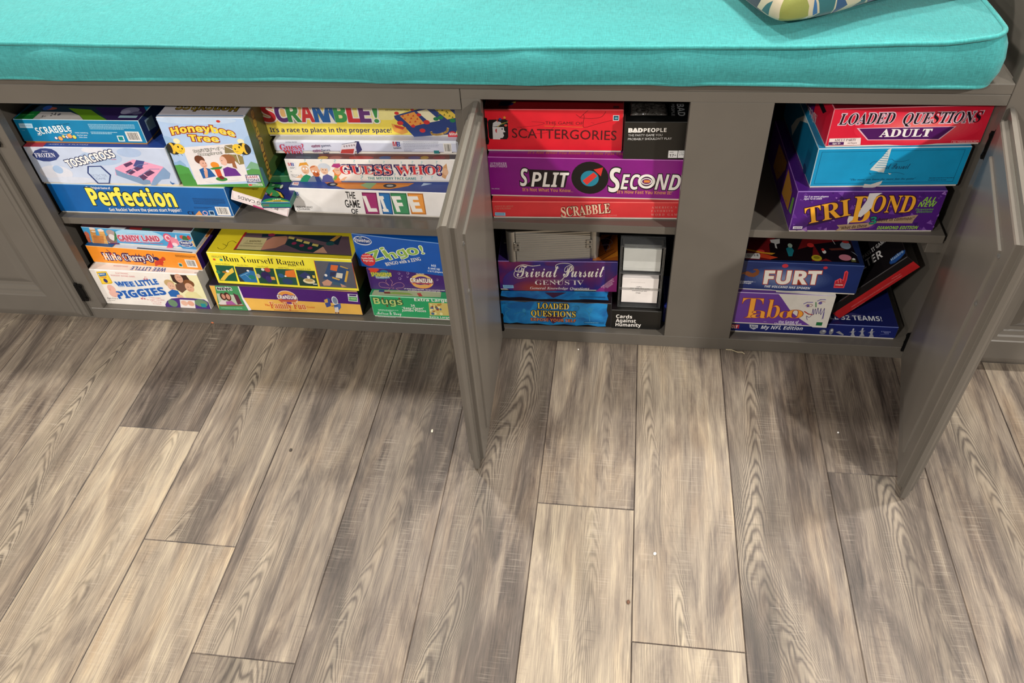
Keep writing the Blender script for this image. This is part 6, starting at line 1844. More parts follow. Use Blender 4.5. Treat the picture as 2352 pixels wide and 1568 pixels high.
# ------------------------------------------------------------------ floor
def floor_material():
    m, nt, N, L, b = nodes_of('weathered_plank')

    def math_(op, a, c=None, clamp=False):
        k = N.new('ShaderNodeMath')
        k.operation = op
        k.use_clamp = clamp
        for i, v in enumerate((a, c)):
            if v is None:
                continue
            if isinstance(v, (int, float)):
                k.inputs[i].default_value = v
            else:
                L.new(v, k.inputs[i])
        return k.outputs[0]

    def noise(vec, sc, detail=3, dist=0.0, rough=0.5):
        k = N.new('ShaderNodeTexNoise')
        k.inputs['Scale'].default_value = 1
        k.inputs['Detail'].default_value = detail
        k.inputs['Distortion'].default_value = dist
        k.inputs['Roughness'].default_value = rough
        mp = N.new('ShaderNodeMapping')
        mp.inputs['Scale'].default_value = sc
        L.new(vec, mp.inputs[0])
        L.new(mp.outputs[0], k.inputs['Vector'])
        return k.outputs['Fac']

    def ramp(fac, stops):
        k = N.new('ShaderNodeValToRGB')
        e = k.color_ramp.elements
        e[0].position, e[0].color = stops[0][0], (*stops[0][1], 1)
        e[1].position, e[1].color = stops[-1][0], (*stops[-1][1], 1)
        for p, c in stops[1:-1]:
            q = e.new(p)
            q.color = (*c, 1)
        L.new(fac, k.inputs[0])
        return k.outputs[0]

    def mixc(fac, a, c, mode='MIX'):
        k = N.new('ShaderNodeMix')
        k.data_type = 'RGBA'
        k.blend_type = mode
        if isinstance(fac, (int, float)):
            k.inputs[0].default_value = fac
        else:
            L.new(fac, k.inputs[0])
        for i, v in ((6, a), (7, c)):
            if isinstance(v, tuple):
                k.inputs[i].default_value = (*v, 1)
            else:
                L.new(v, k.inputs[i])
        return k.outputs[2]

    uvn = N.new('ShaderNodeUVMap')
    uvn.uv_map = 'UVMap'
    at = N.new('ShaderNodeVertexColor')
    at.layer_name = 'plank'
    sp = N.new('ShaderNodeSeparateColor')
    L.new(at.outputs[0], sp.inputs[0])
    tone, zebra, warm = sp.outputs[0], sp.outputs[1], sp.outputs[2]
    sx = N.new('ShaderNodeSeparateXYZ')
    L.new(uvn.outputs[0], sx.inputs[0])
    u, v = sx.outputs[0], sx.outputs[1]
    vec = uvn.outputs[0]
    big = noise(vec, (17, 3.2, 1), 5, 0.9, 0.6)
    big2 = noise(vec, (26, 5, 1), 3, 0.4)
    streak = noise(vec, (110, 2.4, 1), 5, 0.3, 0.7)
    fine = noise(vec, (480, 16, 1), 4, 0.2, 0.7)
    # tone of the plank, drifting along it
    t = math_('ADD', tone, math_('MULTIPLY', math_('SUBTRACT', big, 0.5), 1.75))
    t = math_('ADD', t, math_('MULTIPLY', math_('SUBTRACT', streak, 0.5), 0.8))
    t = math_('ADD', t, math_('MULTIPLY', math_('SUBTRACT', fine, 0.5), 0.7), True)
    base = ramp(t, [(0.0, lin('#322b26')), (0.3, lin('#544a42')), (0.55, lin('#74685b')), (0.8, lin('#8e816f')), (1.0, lin('#a4967f'))])
    warmf = math_('MULTIPLY', math_('SUBTRACT', big2, 0.46, True), math_('MULTIPLY', warm, 3.2), True)
    base = mixc(warmf, base, mixc(1.0, base, (1.08, 0.94, 0.78), 'MULTIPLY'))
    coolf = math_('MULTIPLY', math_('SUBTRACT', noise(vec, (18, 3.2, 3), 2, 0.8), 0.52, True), 4.0, True)
    base = mixc(math_('MULTIPLY', coolf, 0.75), base, mixc(1.0, base, (0.70, 0.70, 0.76), 'MULTIPLY'))
    # growth rings: straight lines at the sides, arches in the middle of the plank
    wob = noise(vec, (14, 4.5, 2), 3, 0.0)
    wob2 = noise(vec, (60, 14, 2), 2, 0.0)
    uc = math_('ADD', math_('SUBTRACT', u, 0.085), math_('MULTIPLY', math_('SUBTRACT', noise(vec, (2, 1.3, 5), 1), 0.5), 0.3))
    arch = math_('MULTIPLY', math_('MULTIPLY', uc, uc), 7500)
    ph = math_('ADD', math_('MULTIPLY', v, 26.0), arch)
    ph = math_('ADD', ph, math_('MULTIPLY', wob, 4.2))
    ph = math_('ADD', ph, math_('MULTIPLY', wob2, 1.7))
    ring = math_('SINE', math_('MULTIPLY', ph, 6.28319))
    ring = math_('ADD', math_('MULTIPLY', ring, 0.5), 0.5)
    ring = math_('POWER', ring, 1.6)
    band = math_('SUBTRACT', 1.0, math_('MULTIPLY', math_('ABSOLUTE', uc), 19.0), True)
    msk = math_('MULTIPLY', math_('SUBTRACT', noise(vec, (10, 1.7, 7), 2, 0.5), 0.36, True), 4.2, True)
    ringm = math_('MULTIPLY', math_('MULTIPLY', ring, band), math_('MULTIPLY', msk, zebra))
    base = mixc(math_('MULTIPLY', ringm, 0.85), base, lin3('#3d362f'))
    lightm = math_('MULTIPLY', math_('MULTIPLY', math_('SUBTRACT', 1.0, ring), band), math_('MULTIPLY', msk, zebra))
    base = mixc(math_('MULTIPLY', lightm, 0.5), base, lin3('#a99c86'))
    # fine straight grain lines
    gl = math_('SINE', math_('MULTIPLY', math_('ADD', u, math_('MULTIPLY', noise(vec, (16, 2.4, 4), 3), 0.035)), 2 * 3.14159 / 0.0036))
    gl = math_('POWER', math_('ADD', math_('MULTIPLY', gl, 0.5), 0.5), 2.0)
    gm = math_('MULTIPLY', math_('SUBTRACT', noise(vec, (24, 2.0, 9), 2), 0.44, True), 4.5, True)
    base = mixc(math_('MULTIPLY', math_('MULTIPLY', gl, gm), 0.55), base, lin3('#4b433b'))
    # pale crosswise saw marks
    saw = math_('MULTIPLY', math_('SUBTRACT', noise(vec, (14, 330, 1), 3, 0.0, 0.6), 0.53, True), 7.0, True)
    sawm = math_('MULTIPLY', math_('SUBTRACT', noise(vec, (17, 5, 11), 2), 0.50, True), 5.0, True)
    base = mixc(math_('MULTIPLY', math_('MULTIPLY', saw, sawm), 0.34), base, lin3('#aea393'))
    saw2 = math_('MULTIPLY', math_('SUBTRACT', noise(vec, (20, 260, 6), 3, 0.0, 0.6), 0.56, True), 7.0, True)
    sawm2 = math_('MULTIPLY', math_('SUBTRACT', noise(vec, (14, 4, 21), 2), 0.53, True), 5.0, True)
    base = mixc(math_('MULTIPLY', math_('MULTIPLY', saw2, sawm2), 0.4), base, lin3('#3a332d'))
    base = mixc(1.0, base, (1.0, 1.0, 1.0), 'MULTIPLY')
    L.new(base, b.inputs['Base Color'])
    rr = math_('ADD', math_('MULTIPLY', streak, 0.2), 0.42)
    L.new(rr, b.inputs['Roughness'])
    b.inputs['Specular IOR Level'].default_value = 0.35
    bp = N.new('ShaderNodeBump')
    bp.inputs['Strength'].default_value = 0.25
    bp.inputs['Distance'].default_value = 0.0008
    L.new(math_('ADD', streak, math_('MULTIPLY', saw, 0.3)), bp.inputs['Height'])
    L.new(bp.outputs[0], b.inputs['Normal'])
    return m


def lin3(h):
    return tuple(lin(h))


PLANK_W = 0.18
X0 = 0.0797
JOINT = {2: -0.321, 3: -0.577, 4: -0.775, 7: -0.432, 8: -0.683, 10: -0.314}
# (tone, ring strength, warmth) of the stretch beyond the joint and of the one nearer the camera
TONE = {
    0: ((0.5, 0.8, 0.3), (0.6, 0.6, 0.4)), 1: ((0.6, 0.8, 0.3), (0.66, 0.6, 0.5)), 2: ((0.34, 0.5, 0.3), (0.76, 0.5, 0.4)),
    3: ((0.55, 1.0, 0.6), (0.74, 0.3, 0.8)), 4: ((0.52, 0.6, 0.4), (0.42, 0.8, 0.3)), 5: ((0.36, 0.6, 0.4), (0.5, 0.7, 0.6)),
    6: ((0.36, 1.0, 0.6), (0.36, 1.0, 0.6)), 7: ((0.6, 0.5, 0.5), (0.8, 0.4, 0.3)), 8: ((0.66, 0.8, 0.5), (0.74, 0.4, 0.2)),
    9: ((0.4, 1.0, 0.7), (0.45, 1.0, 0.6)), 10: ((0.34, 0.8, 0.3), (0.36, 0.8, 0.3)), 11: ((0.5, 0.8, 0.6), (0.5, 0.8, 0.5)),
    12: ((0.55, 0.6, 0.9), (0.55, 0.6, 0.8)), 13: ((0.5, 0.8, 0.6), (0.5, 0.8, 0.6)), -1: ((0.5, 0.6, 0.4), (0.6, 0.6, 0.4))}


def build_floor():
    bm = bmesh.new()
    uvl = bm.loops.layers.uv.new('UVMap')
    cl = bm.loops.layers.float_color.new('plank')
    rnd = random.Random(5)
    g = 0.0012
    for k in range(-14, 26):
        xa = X0 + k * PLANK_W
        j = JOINT.get(k, -0.93 - rnd.random() * 0.04)
        ys = [0.75]
        y = j
        while y < 0.75:
            y += 1.22
        y -= 1.22
        while y > -3.2:
            ys.append(y)
            y -= 1.22
        ys.append(-3.2)
        for i in range(len(ys) - 1):
            y1, y0 = ys[i], ys[i + 1]
            near = y1 <= j + 1e-6
            t = TONE.get(k, ((0.5, 0.6, 0.5), (0.55, 0.6, 0.5)))[1 if near else 0]
            if k not in TONE:
                t = (rnd.uniform(0.3, 0.7), rnd.uniform(0.2, 1), rnd.random())
            off = rnd.uniform(0, 40)
            offu = 0.0
            bx = [(xa + g, y0 + g), (xa + PLANK_W - g, y0 + g), (xa + PLANK_W - g, y1 - g), (xa + g, y1 - g)]
            top = [bm.verts.new((p[0], p[1], 0.0)) for p in bx]
            low = [bm.verts.new((p[0] + (g if q in (1, 2) else -g), p[1] + (g if q in (2, 3) else -g), -0.0012)) for q, p in enumerate(bx)]
            fs = [bm.faces.new(top)]
            for q in range(4):
                fs.append(bm.faces.new((low[q], low[(q + 1) % 4], top[(q + 1) % 4], top[q])))
            for n_, f in enumerate(fs):
                for lp in f.loops:
                    lp[uvl].uv = (lp.vert.co.x - xa + offu, lp.vert.co.y + off)
                    tt = t if n_ == 0 else (0.22, 0, 0.6)
                    lp[cl] = (*tt, 1)
    r = bmesh.ops.create_cube(bm, size=1)
    for v in r['verts']:
        v.co = Vector((1.1 + v.co.x * 7.4, -1.22 + v.co.y * 3.95, -0.0142 + v.co.z * 0.026))
    for f in set(f for v in r['verts'] for f in v.link_faces):
        for lp in f.loops:
            lp[uvl].uv = (0.09, 0)
            lp[cl] = (0.15, 0, 0.6, 1)
    me = bpy.data.meshes.new('floor')
    bm.to_mesh(me)
    bm.free()
    me.materials.append(floor_material())
    struct(link('floor', me))


build_floor()
struct(box('wall_back', (-2.4, 4.4, 0.66, 0.76, 0.0, 2.6), mottled('wall_paint', '#b9b2a4', 0.7, 20, 0.03, 0.1, 120), bev=0))


# ------------------------------------------------------------------ cabinet doors
def rings_mesh(bm, w, z0, z1, prof, sgn, x_flip=False):
    """nested rectangular rings: prof = [(inset, depth)...]; depth along sgn*y"""
    rs = []
    for ins, dep in prof:
        rs.append([bm.verts.new((a, sgn * dep, c)) for a, c in ((ins, z0 + ins), (w - ins, z0 + ins), (w - ins, z1 - ins), (ins, z1 - ins))])
    for a, c in zip(rs, rs[1:]):
        for q in range(4):
            bm.faces.new((a[q], a[(q + 1) % 4], c[(q + 1) % 4], c[q]))
    bm.faces.new(rs[-1])
    return rs[0]


FRONT = [(0.0, 0.003), (0.0, 0.007), (0.004, 0.0115), (0.011, 0.0135), (0.0125, 0.0165), (0.02, 0.0185), (0.0215, 0.0205), (0.026, 0.0212),
         (0.072, 0.0212), (0.0735, 0.0185), (0.082, 0.0165), (0.0835, 0.012), (0.092, 0.0095), (0.0935, 0.0065), (0.102, 0.0055), (0.115, 0.0105), (0.12, 0.011)]
BACK = [(0.0, 0.0), (0.0125, 0.0), (0.0135, 0.0015), (0.0145, 0.009), (0.017, 0.0105), (0.056, 0.0105), (0.0565, 0.0095), (0.058, 0.0138), (0.06, 0.0142)]
FLATBACK = [(0.0, 0.0), (0.02, 0.0)]


def door_mesh(name, w, z0, z1, front, back, parent, x_off=0.0):
    """front relief towards -y, back relief towards +y"""
    bm = bmesh.new()
    a = rings_mesh(bm, w, z0, z1, front, -1)
    c = rings_mesh(bm, w, z0, z1, back, 1)
    for q in range(4):
        bm.faces.new((a[q], a[(q + 1) % 4], c[(q + 1) % 4], c[q]))
    for v in bm.verts:
        v.co.x += x_off
    return finish(bm, name, PAINT, parent)


def hinge_mesh(parent, loc, axis_dir=1, rot=0.0, leaf=True, wide=1.0):
    """black wrap hinge: a knuckle barrel with pin tips and a shaped leaf"""
    bm = bmesh.new()
    bm_cyl(bm, (0, 0, -0.024), (0, 0, 0.024), 0.0042, 12)
    bm_cyl(bm, (0, 0, 0.024), (0, 0, 0.029), 0.003, 10, 0.0012)
    bm_cyl(bm, (0, 0, -0.029), (0, 0, -0.024), 0.0012, 10, 0.003)
    if leaf:
        pts = [(0, -0.021), (0.006, -0.0265), (0.0125, -0.026), (0.015, -0.02), (0.0125, -0.012), (0.0135, 0.0), (0.0125, 0.012), (0.015, 0.02), (0.0125, 0.026), (0.006, 0.0265), (0, 0.021)]
        fr = [bm.verts.new((x * axis_dir * wide, -0.0022, z)) for x, z in pts]
        bk = [bm.verts.new((x * axis_dir * wide, 0.0, z)) for x, z in pts]
        bm.faces.new(fr)
        bm.faces.new(bk[::-1])
        for i in range(len(pts)):
            bm.faces.new((fr[i], bk[i], bk[(i + 1) % len(pts)], fr[(i + 1) % len(pts)]))
        for z in (-0.017, 0.017):
            bm_cyl(bm, (0.0085 * axis_dir * wide, -0.0034, z), (0.0085 * axis_dir * wide, -0.002, z), 0.003, 10)
    o = finish(bm, 'hinge', METAL_BLACK, parent, 40)
    o.location = loc
    o.rotation_euler = (0, 0, rot)
    return o


def bumper(parent, loc):
    bm = bmesh.new()
    bmesh.ops.create_uvsphere(bm, u_segments=14, v_segments=8, radius=0.004)
    for v in bm.verts:
        v.co.y *= 0.6
    o = finish(bm, 'door_bumper', CLEAR, parent, 60)
    o.location = loc
    return o


def clear_plastic(name, rough=0.04, tint=(0.96, 0.97, 0.97)):
    m, nt, N, L, b = nodes_of(name)
    n = N.new('ShaderNodeTexNoise')
    n.inputs['Scale'].default_value = 90
    r = N.new('ShaderNodeMath')
    r.operation = 'MULTIPLY'
    r.inputs[1].default_value = rough * 2
    L.new(n.outputs['Fac'], r.inputs[0])
    L.new(r.outputs[0], b.inputs['Roughness'])
    b.inputs['Base Color'].default_value = (*tint, 1)
    b.inputs['Transmission Weight'].default_value = 0.96
    b.inputs['IOR'].default_value = 1.48
    return m


CLEAR = clear_plastic('clear_acrylic')

# ------------------------------------------------------------------ left bench unit (two openings, one door shut)
zR = 0.0325


def frame_piece(bm, x0, x1, z0, z1, y0=0.0, y1=0.02):
    bm_box(bm, x0, x1, y0, y1, z0, z1, bev=0.0008, segs=1)


cabL = tag(empty('bench_cabinet', (0.7, 0.0, 0.0)), 'grey painted bench cabinet at the left, its wide doorless opening packed with games', 'cabinet', 'painted bench cabinets')


def L_(dims):
    x0, x1, y0, y1, z0, z1 = dims
    return (x0 - 0.7, x1 - 0.7, y0, y1, z0, z1)


bm = bmesh.new()
frame_piece(bm, -0.72 - 0.7, 1.1768 - 0.7, 0.0, zR)
frame_piece(bm, -0.72 - 0.7, 1.1768 - 0.7, 0.5667, 0.606)
frame_piece(bm, 0.19 - 0.7, 0.2488 - 0.7, zR, 0.5667)
frame_piece(bm, -0.72 - 0.7, -0.66 - 0.7, zR, 0.5667)
finish(bm, 'face_frame', PAINT, cabL)
bm = bmesh.new()
bm_box(bm, *L_((-0.72, 1.1768, 0.0202, 0.6, 0.012, zR - 0.0005)))
bm_box(bm, *L_((-0.72, 1.1768, 0.6, 0.612, 0.012, 0.606)))
bm_box(bm, *L_((1.1595, 1.1768, 0.0202, 0.6, zR, 0.606)))
bm_box(bm, *L_((0.204, 0.222, 0.0202, 0.6, zR, 0.606)))
bm_box(bm, *L_((-0.72, -0.702, 0.0202, 0.6, zR, 0.606)))
finish(bm, 'carcass', PAINT, cabL)
box('shelf', L_((0.2385, 1.158, 0.021, 0.56, 0.2668, 0.284)), PAINT, cabL, 0.0012)
box('shelf_cleat', L_((0.2222, 0.2384, 0.045, 0.5, 0.245, 0.2665)), PAINT, cabL, 0.001)
d0 = door_mesh('door', 0.84, 0.0115, 0.585, FRONT, FLATBACK, cabL, -0.84)
d0.location = (0.2112 - 0.7, -0.0006, 0)
hinge_mesh(d0, (0.003, -0.0035, 0.086), 1)
hinge_mesh(d0, (0.003, -0.0035, 0.5), 1)

# ------------------------------------------------------------------ right bench unit (two openings, both doors open)
cabR = tag(empty('bench_cabinet', (1.63, 0.0, 0.0)), 'grey painted bench cabinet at the right, two openings with both doors swung open', 'cabinet', 'painted bench cabinets')


def R_(dims):
    x0, x1, y0, y1, z0, z1 = dims
    return (x0 - 1.63, x1 - 1.63, y0, y1, z0, z1)


bm = bmesh.new()
for x0, x1, z0, z1 in ((1.1778, 2.0778, 0.0, zR), (1.1778, 2.0778, 0.5868, 0.606), (1.1778, 1.2128, zR, 0.5868), (1.5753, 1.7142, zR, 0.5868)):
    frame_piece(bm, x0 - 1.63, x1 - 1.63, z0, z1)
finish(bm, 'face_frame', PAINT, cabR)
bm = bmesh.new()
bm_box(bm, *R_((1.1778, 2.099, 0.0202, 0.6, 0.012, zR - 0.0005)))
bm_box(bm, *R_((1.1778, 2.099, 0.6, 0.612, 0.012, 0.606)))
bm_box(bm, *R_((1.1778, 1.194, 0.0202, 0.6, zR, 0.606)))
bm_box(bm, *R_((1.636, 1.652, 0.0202, 0.6, zR, 0.606)))
bm_box(bm, *R_((2.0872, 2.099, 0.0202, 0.6, zR, 0.606)))
finish(bm, 'carcass', PAINT, cabR)
box('shelf', R_((1.1945, 1.6355, 0.021, 0.56, 0.291, 0.309)), PAINT, cabR, 0.0012)
box('shelf', R_((1.6525, 2.0765, 0.021, 0.56, 0.291, 0.309)), PAINT, cabR, 0.0012)
box('shelf_cleat', R_((2.0535, 2.0868, 0.03, 0.1, 0.262, 0.2905)), PAINT, cabR, 0.001)

d1 = door_mesh('door', 0.366, 0.004, 0.5845, FRONT, BACK, cabR)
d1.location = (1.2085 - 1.63, -0.0015, 0)
d1.rotation_euler = (0, 0, R(-88.2))
for z in (0.526, 0.052):
    hinge_mesh(d1, (-0.0005, 0.006, z), 1, R(90), wide=0.55)
bumper(d1, (0.316, 0.0115, 0.515))
bumper(d1, (0.318, 0.0115, 0.42))

d2 = door_mesh('door', 0.372, 0.004, 0.5845, FRONT, BACK, cabR, -0.372)
d2.location = (2.0832 - 1.63, -0.0015, 0)
d2.rotation_euler = (0, 0, R(77.0))
for z in (0.515, 0.048):
    hinge_mesh(d2, (0.0005, 0.006, z), -1, R(-90), wide=0.55)
bumper(d2, (-0.318, 0.0115, 0.52))
bumper(d2, (-0.318, 0.0115, 0.43))

# ------------------------------------------------------------------ seat board and tall cabinet beside it
seat = box('bench_board', (-0.72, 2.0782, 0.0, 0.655, 0.6062, 0.6246), PAINT, None, 0.0015)
tag(seat, 'long grey painted seat board along the bench top under the turquoise cushion', 'bench')

tall = tag(empty('tall_cabinet', (2.5, 0.0, 0.0)), 'tall grey painted cabinet at the right end of the bench, its lower door shut', 'cabinet')
bm = bmesh.new()
for x0, x1, z0, z1 in ((2.0785, 2.16, 0.0, 1.7), (3.0, 3.06, 0.0, 1.7), (2.16, 3.0, 0.0, zR), (2.16, 3.0, 0.5868, 0.66), (2.16, 3.0, 1.64, 1.7)):
    frame_piece(bm, x0 - 2.5, x1 - 2.5, z0, z1)
finish(bm, 'face_frame', PAINT, tall)
bm = bmesh.new()
bm_box(bm, 2.0992 - 2.5, 2.117 - 2.5, 0.0202, 0.655, 0.0, 1.7)
bm_box(bm, 3.04 - 2.5, 3.06 - 2.5, 0.0202, 0.655, 0.0, 1.7)
bm_box(bm, 2.117 - 2.5, 3.04 - 2.5, 0.635, 0.655, 0.0, 1.7)
bm_box(bm, 2.117 - 2.5, 3.04 - 2.5, 0.0202, 0.635, 1.68, 1.7)
finish(bm, 'carcass', PAINT, tall)
d3 = door_mesh('door', 0.86, 0.0115, 0.585, FRONT, FLATBACK, tall)
d3.location = (2.15 - 2.5, -0.0006, 0)
d4 = door_mesh('door', 0.86, 0.66, 1.66, FRONT, FLATBACK, tall)
d4.location = (2.15 - 2.5, -0.0006, 0)

# ------------------------------------------------------------------ cushion with piping
TURQ = fabric('turquoise_linen', '#398b8a')
TURQ2 = fabric('turquoise_piping_linen', '#3c9290')


def wavy(x):
    pts = [(-0.8, 0.690), (0.0, 0.691), (0.357, 0.690), (0.6, 0.6865), (0.8, 0.6835), (1.07, 0.6795), (1.2, 0.682), (1.366, 0.686), (1.7, 0.688), (1.93, 0.6945), (2.06, 0.709)]
    for (a, za), (b_, zb) in zip(pts, pts[1:]):
        if x <= b_:
            k = max(0, (x - a) / (b_ - a))
            k = k * k * (3 - 2 * k)
            return za + (zb - za) * k
    return pts[-1][1]


def edge_z(x, y):
    k = max(0.0, min(1.0, (0.34 - y) / 0.3))
    return 0.695 + (wavy(x) - 0.695) * k * k * (3 - 2 * k)


def outline(x0, x1, y0, y1, r, step=0.02):
    pts = []

    def seg(ax, ay, bx, by):
        n = max(2, int(math.hypot(bx - ax, by - ay) / step))
        for i in range(n):
            pts.append((ax + (bx - ax) * i / n, ay + (by - ay) * i / n))

    def arc(cx, cy, a0):
        for i in range(6):
            a = a0 + R(90) * i / 6
            pts.append((cx + r * math.cos(a), cy + r * math.sin(a)))
    seg(x0 + r, y0, x1 - r, y0)
    arc(x1 - r, y0 + r, R(-90))
    seg(x1, y0 + r, x1, y1 - r)
    arc(x1 - r, y1 - r, 0)
    seg(x1 - r, y1, x0 + r, y1)
    arc(x0 + r, y1 - r, R(90))
    seg(x0, y1 - r, x0, y0 + r)
    arc(x0 + r, y0 + r, R(180))
    return pts


cush = tag(empty('seat_cushion', (0.68, 0.28, 0.6246)), 'long turquoise linen cushion with piped edges lying along the bench top', 'cushion')
CX, CY, CZ = 0.68, 0.28, 0.6246
base = outline(-0.70, 2.036, -0.019, 0.60, 0.028)
bm = bmesh.new()
levels = [(0.0, 0.05), (0.004, 0.0), (0.012, -0.002), (0.3, -0.0085), (0.55, -0.010), (0.8, -0.0075), (0.97, -0.002), (1.0, 0.001)]
rings = []
mx, my = 0.668, 0.29
for i, (t, ins) in enumerate(levels):
    ring = []
    for (x, y) in base:
        nx = 1 if x > 2.0 else (-1 if x < -0.66 else 0)
        ny = -1 if y < 0.01 else (1 if y > 0.57 else 0)
        zt = edge_z(x, y)
        wob = 0.0018 * math.sin(x * 23) + 0.0012 * math.sin(x * 51 + 1) + (0.002 * math.sin(x * 7 + 2))
        lean = 0.010 * t * (1 if ny < 0 else 0) - 0.0
        px = x - nx * ins
        py = y - ny * (ins + (wob if ny < 0 else 0)) + (lean if ny < 0 else 0)
        z = 0.0015 + (zt - CZ - 0.0015) * t
        if t > 1:
            z = zt - CZ + (t - 1) * 0.5
        ring.append(bm.verts.new((px - CX, py - CY, z)))
    rings.append(ring)
n = len(base)
for a, c in zip(rings, rings[1:]):
    for q in range(n):
        bm.faces.new((a[q], a[(q + 1) % n], c[(q + 1) % n], c[q]))
# crown of the top: a grid with rounded corners rising gently towards the middle
hx, hy, rr = 1.364, 0.3055, 0.026


def spread(n, h):
    fine = [0.0, 0.006, 0.014, 0.026, 0.042, 0.062, 0.088, 0.12]
    mid = [0.12 + (2 * h - 0.24) * i / n for i in range(1, n)]
    return [-h + f for f in fine] + [-h + m for m in mid] + [h - f for f in fine[::-1]]


gx, gy = spread(60, hx), spread(10, hy)
gv = {}
for i, x in enumerate(gx):
    for j, y in enumerate(gy):
        dx, dy = abs(x) - (hx - rr), abs(y) - (hy - rr)
        X, Y = x, y
        if dx > 0 and dy > 0:
            s = max(dx, dy) / math.hypot(dx, dy)
            X = math.copysign(hx - rr + dx * s, x)
            Y = math.copysign(hy - rr + dy * s, y)
        X += 0.668
        Y += 0.2945
        bx, by = hx - abs(x), hy - abs(y)
        k = (1 - math.exp(-bx / 0.09)) * (1 - math.exp(-by / 0.09))
        ez = edge_z(X, Y)
        z = ez + (0.699 - ez) * k + 0.0015 + 0.017 * k
        gv[i, j] = bm.verts.new((X - CX, Y - CY, z - CZ))
for i in range(len(gx) - 1):
    for j in range(len(gy) - 1):
        bm.faces.new((gv[i, j], gv[i + 1, j], gv[i + 1, j + 1], gv[i, j + 1]))
bm.faces.new(rings[0][::-1])
bmesh.ops.remove_doubles(bm, verts=bm.verts, dist=2e-4)
finish(bm, 'cushion_cover', TURQ, cush, 50)
bm = bmesh.new()
bm_tube(bm, [tuple(Vector((x - CX, y - CY + (0.0085 if y < 0.01 else 0) - 0.0018 * (1 if y < 0.01 else 0), edge_z(x, y) - CZ + 0.001))) for x, y in base], 0.0038, 8, True)
o = finish(bm, 'top_piping', TURQ2, cush, 80)
bm = bmesh.new()
bm_tube(bm, [(x - CX, y - CY - (0.001 if y < 0.01 else 0), 0.0054 + 0.0012 * math.sin(x * 9)) for x, y in base], 0.0038, 8, True)
finish(bm, 'bottom_piping', TURQ2, cush, 80)


# ------------------------------------------------------------------ throw pillow
def pillow_material():
    m, nt, N, L, b = nodes_of('lattice_print_fabric')
    tc = N.new('ShaderNodeTexCoord')
    mp = N.new('ShaderNodeMapping')
    mp.inputs['Rotation'].default_value = (0, 0, R(38))
    mp.inputs['Scale'].default_value = (23, 17, 20)
    L.new(tc.outputs['Object'], mp.inputs[0])
    nz = N.new('ShaderNodeTexNoise')
    nz.inputs['Scale'].default_value = 14
    L.new(tc.outputs['Object'], nz.inputs['Vector'])
    vm = N.new('ShaderNodeVectorMath')
    vm.operation = 'MULTIPLY_ADD'
    vm.inputs[1].default_value = (0.55, 0.55, 0)
    L.new(nz.outputs['Color'], vm.inputs[0])
    L.new(mp.outputs[0], vm.inputs[2])
    fl = N.new('ShaderNodeTexVoronoi')
    fl.distance = 'CHEBYCHEV'
    fl.inputs['Scale'].default_value = 1.0
    fl.inputs['Randomness'].default_value = 0.35
    fl.voronoi_dimensions = '2D'
    L.new(vm.outputs[0], fl.inputs['Vector'])
    sp = N.new('ShaderNodeSeparateColor')
    L.new(fl.outputs['Color'], sp.inputs[0])
    r = N.new('ShaderNodeValToRGB')
    r.color_ramp.interpolation = 'CONSTANT'
    e = r.color_ramp.elements
    e[0].position, e[0].color = 0.0, (*lin('#24486e'), 1)
    e[1].position, e[1].color = 0.85, (*lin('#80843c'), 1)
    for p, c in ((0.2, '#2c3844'), (0.38, '#1f5c60'), (0.55, '#2a5c88'), (0.7, '#cfd2d4')):
        k = e.new(p)
        k.color = (*lin(c), 1)
    L.new(sp.outputs[0], r.inputs[0])
    edge = N.new('ShaderNodeMath')
    edge.operation = 'GREATER_THAN'
    edge.inputs[1].default_value = 0.39
    L.new(fl.outputs['Distance'], edge.inputs[0])
    mx = N.new('ShaderNodeMix')
    mx.data_type = 'RGBA'
    L.new(edge.outputs[0], mx.inputs[0])
    L.new(r.outputs[0], mx.inputs[6])
    mx.inputs[7].default_value = (*lin('#b8ab90'), 1)
    L.new(mx.outputs[2], b.inputs['Base Color'])
    b.inputs['Roughness'].default_value = 0.85
    b.inputs['Sheen Weight'].default_value = 0.2
    w = N.new('ShaderNodeTexNoise')
    w.inputs['Scale'].default_value = 700
    L.new(tc.outputs['Object'], w.inputs['Vector'])
    bp = N.new('ShaderNodeBump')
    bp.inputs['Strength'].default_value = 0.3
    bp.inputs['Distance'].default_value = 0.0006
    L.new(w.outputs['Fac'], bp.inputs['Height'])
    L.new(bp.outputs[0], b.inputs['Normal'])
    return m


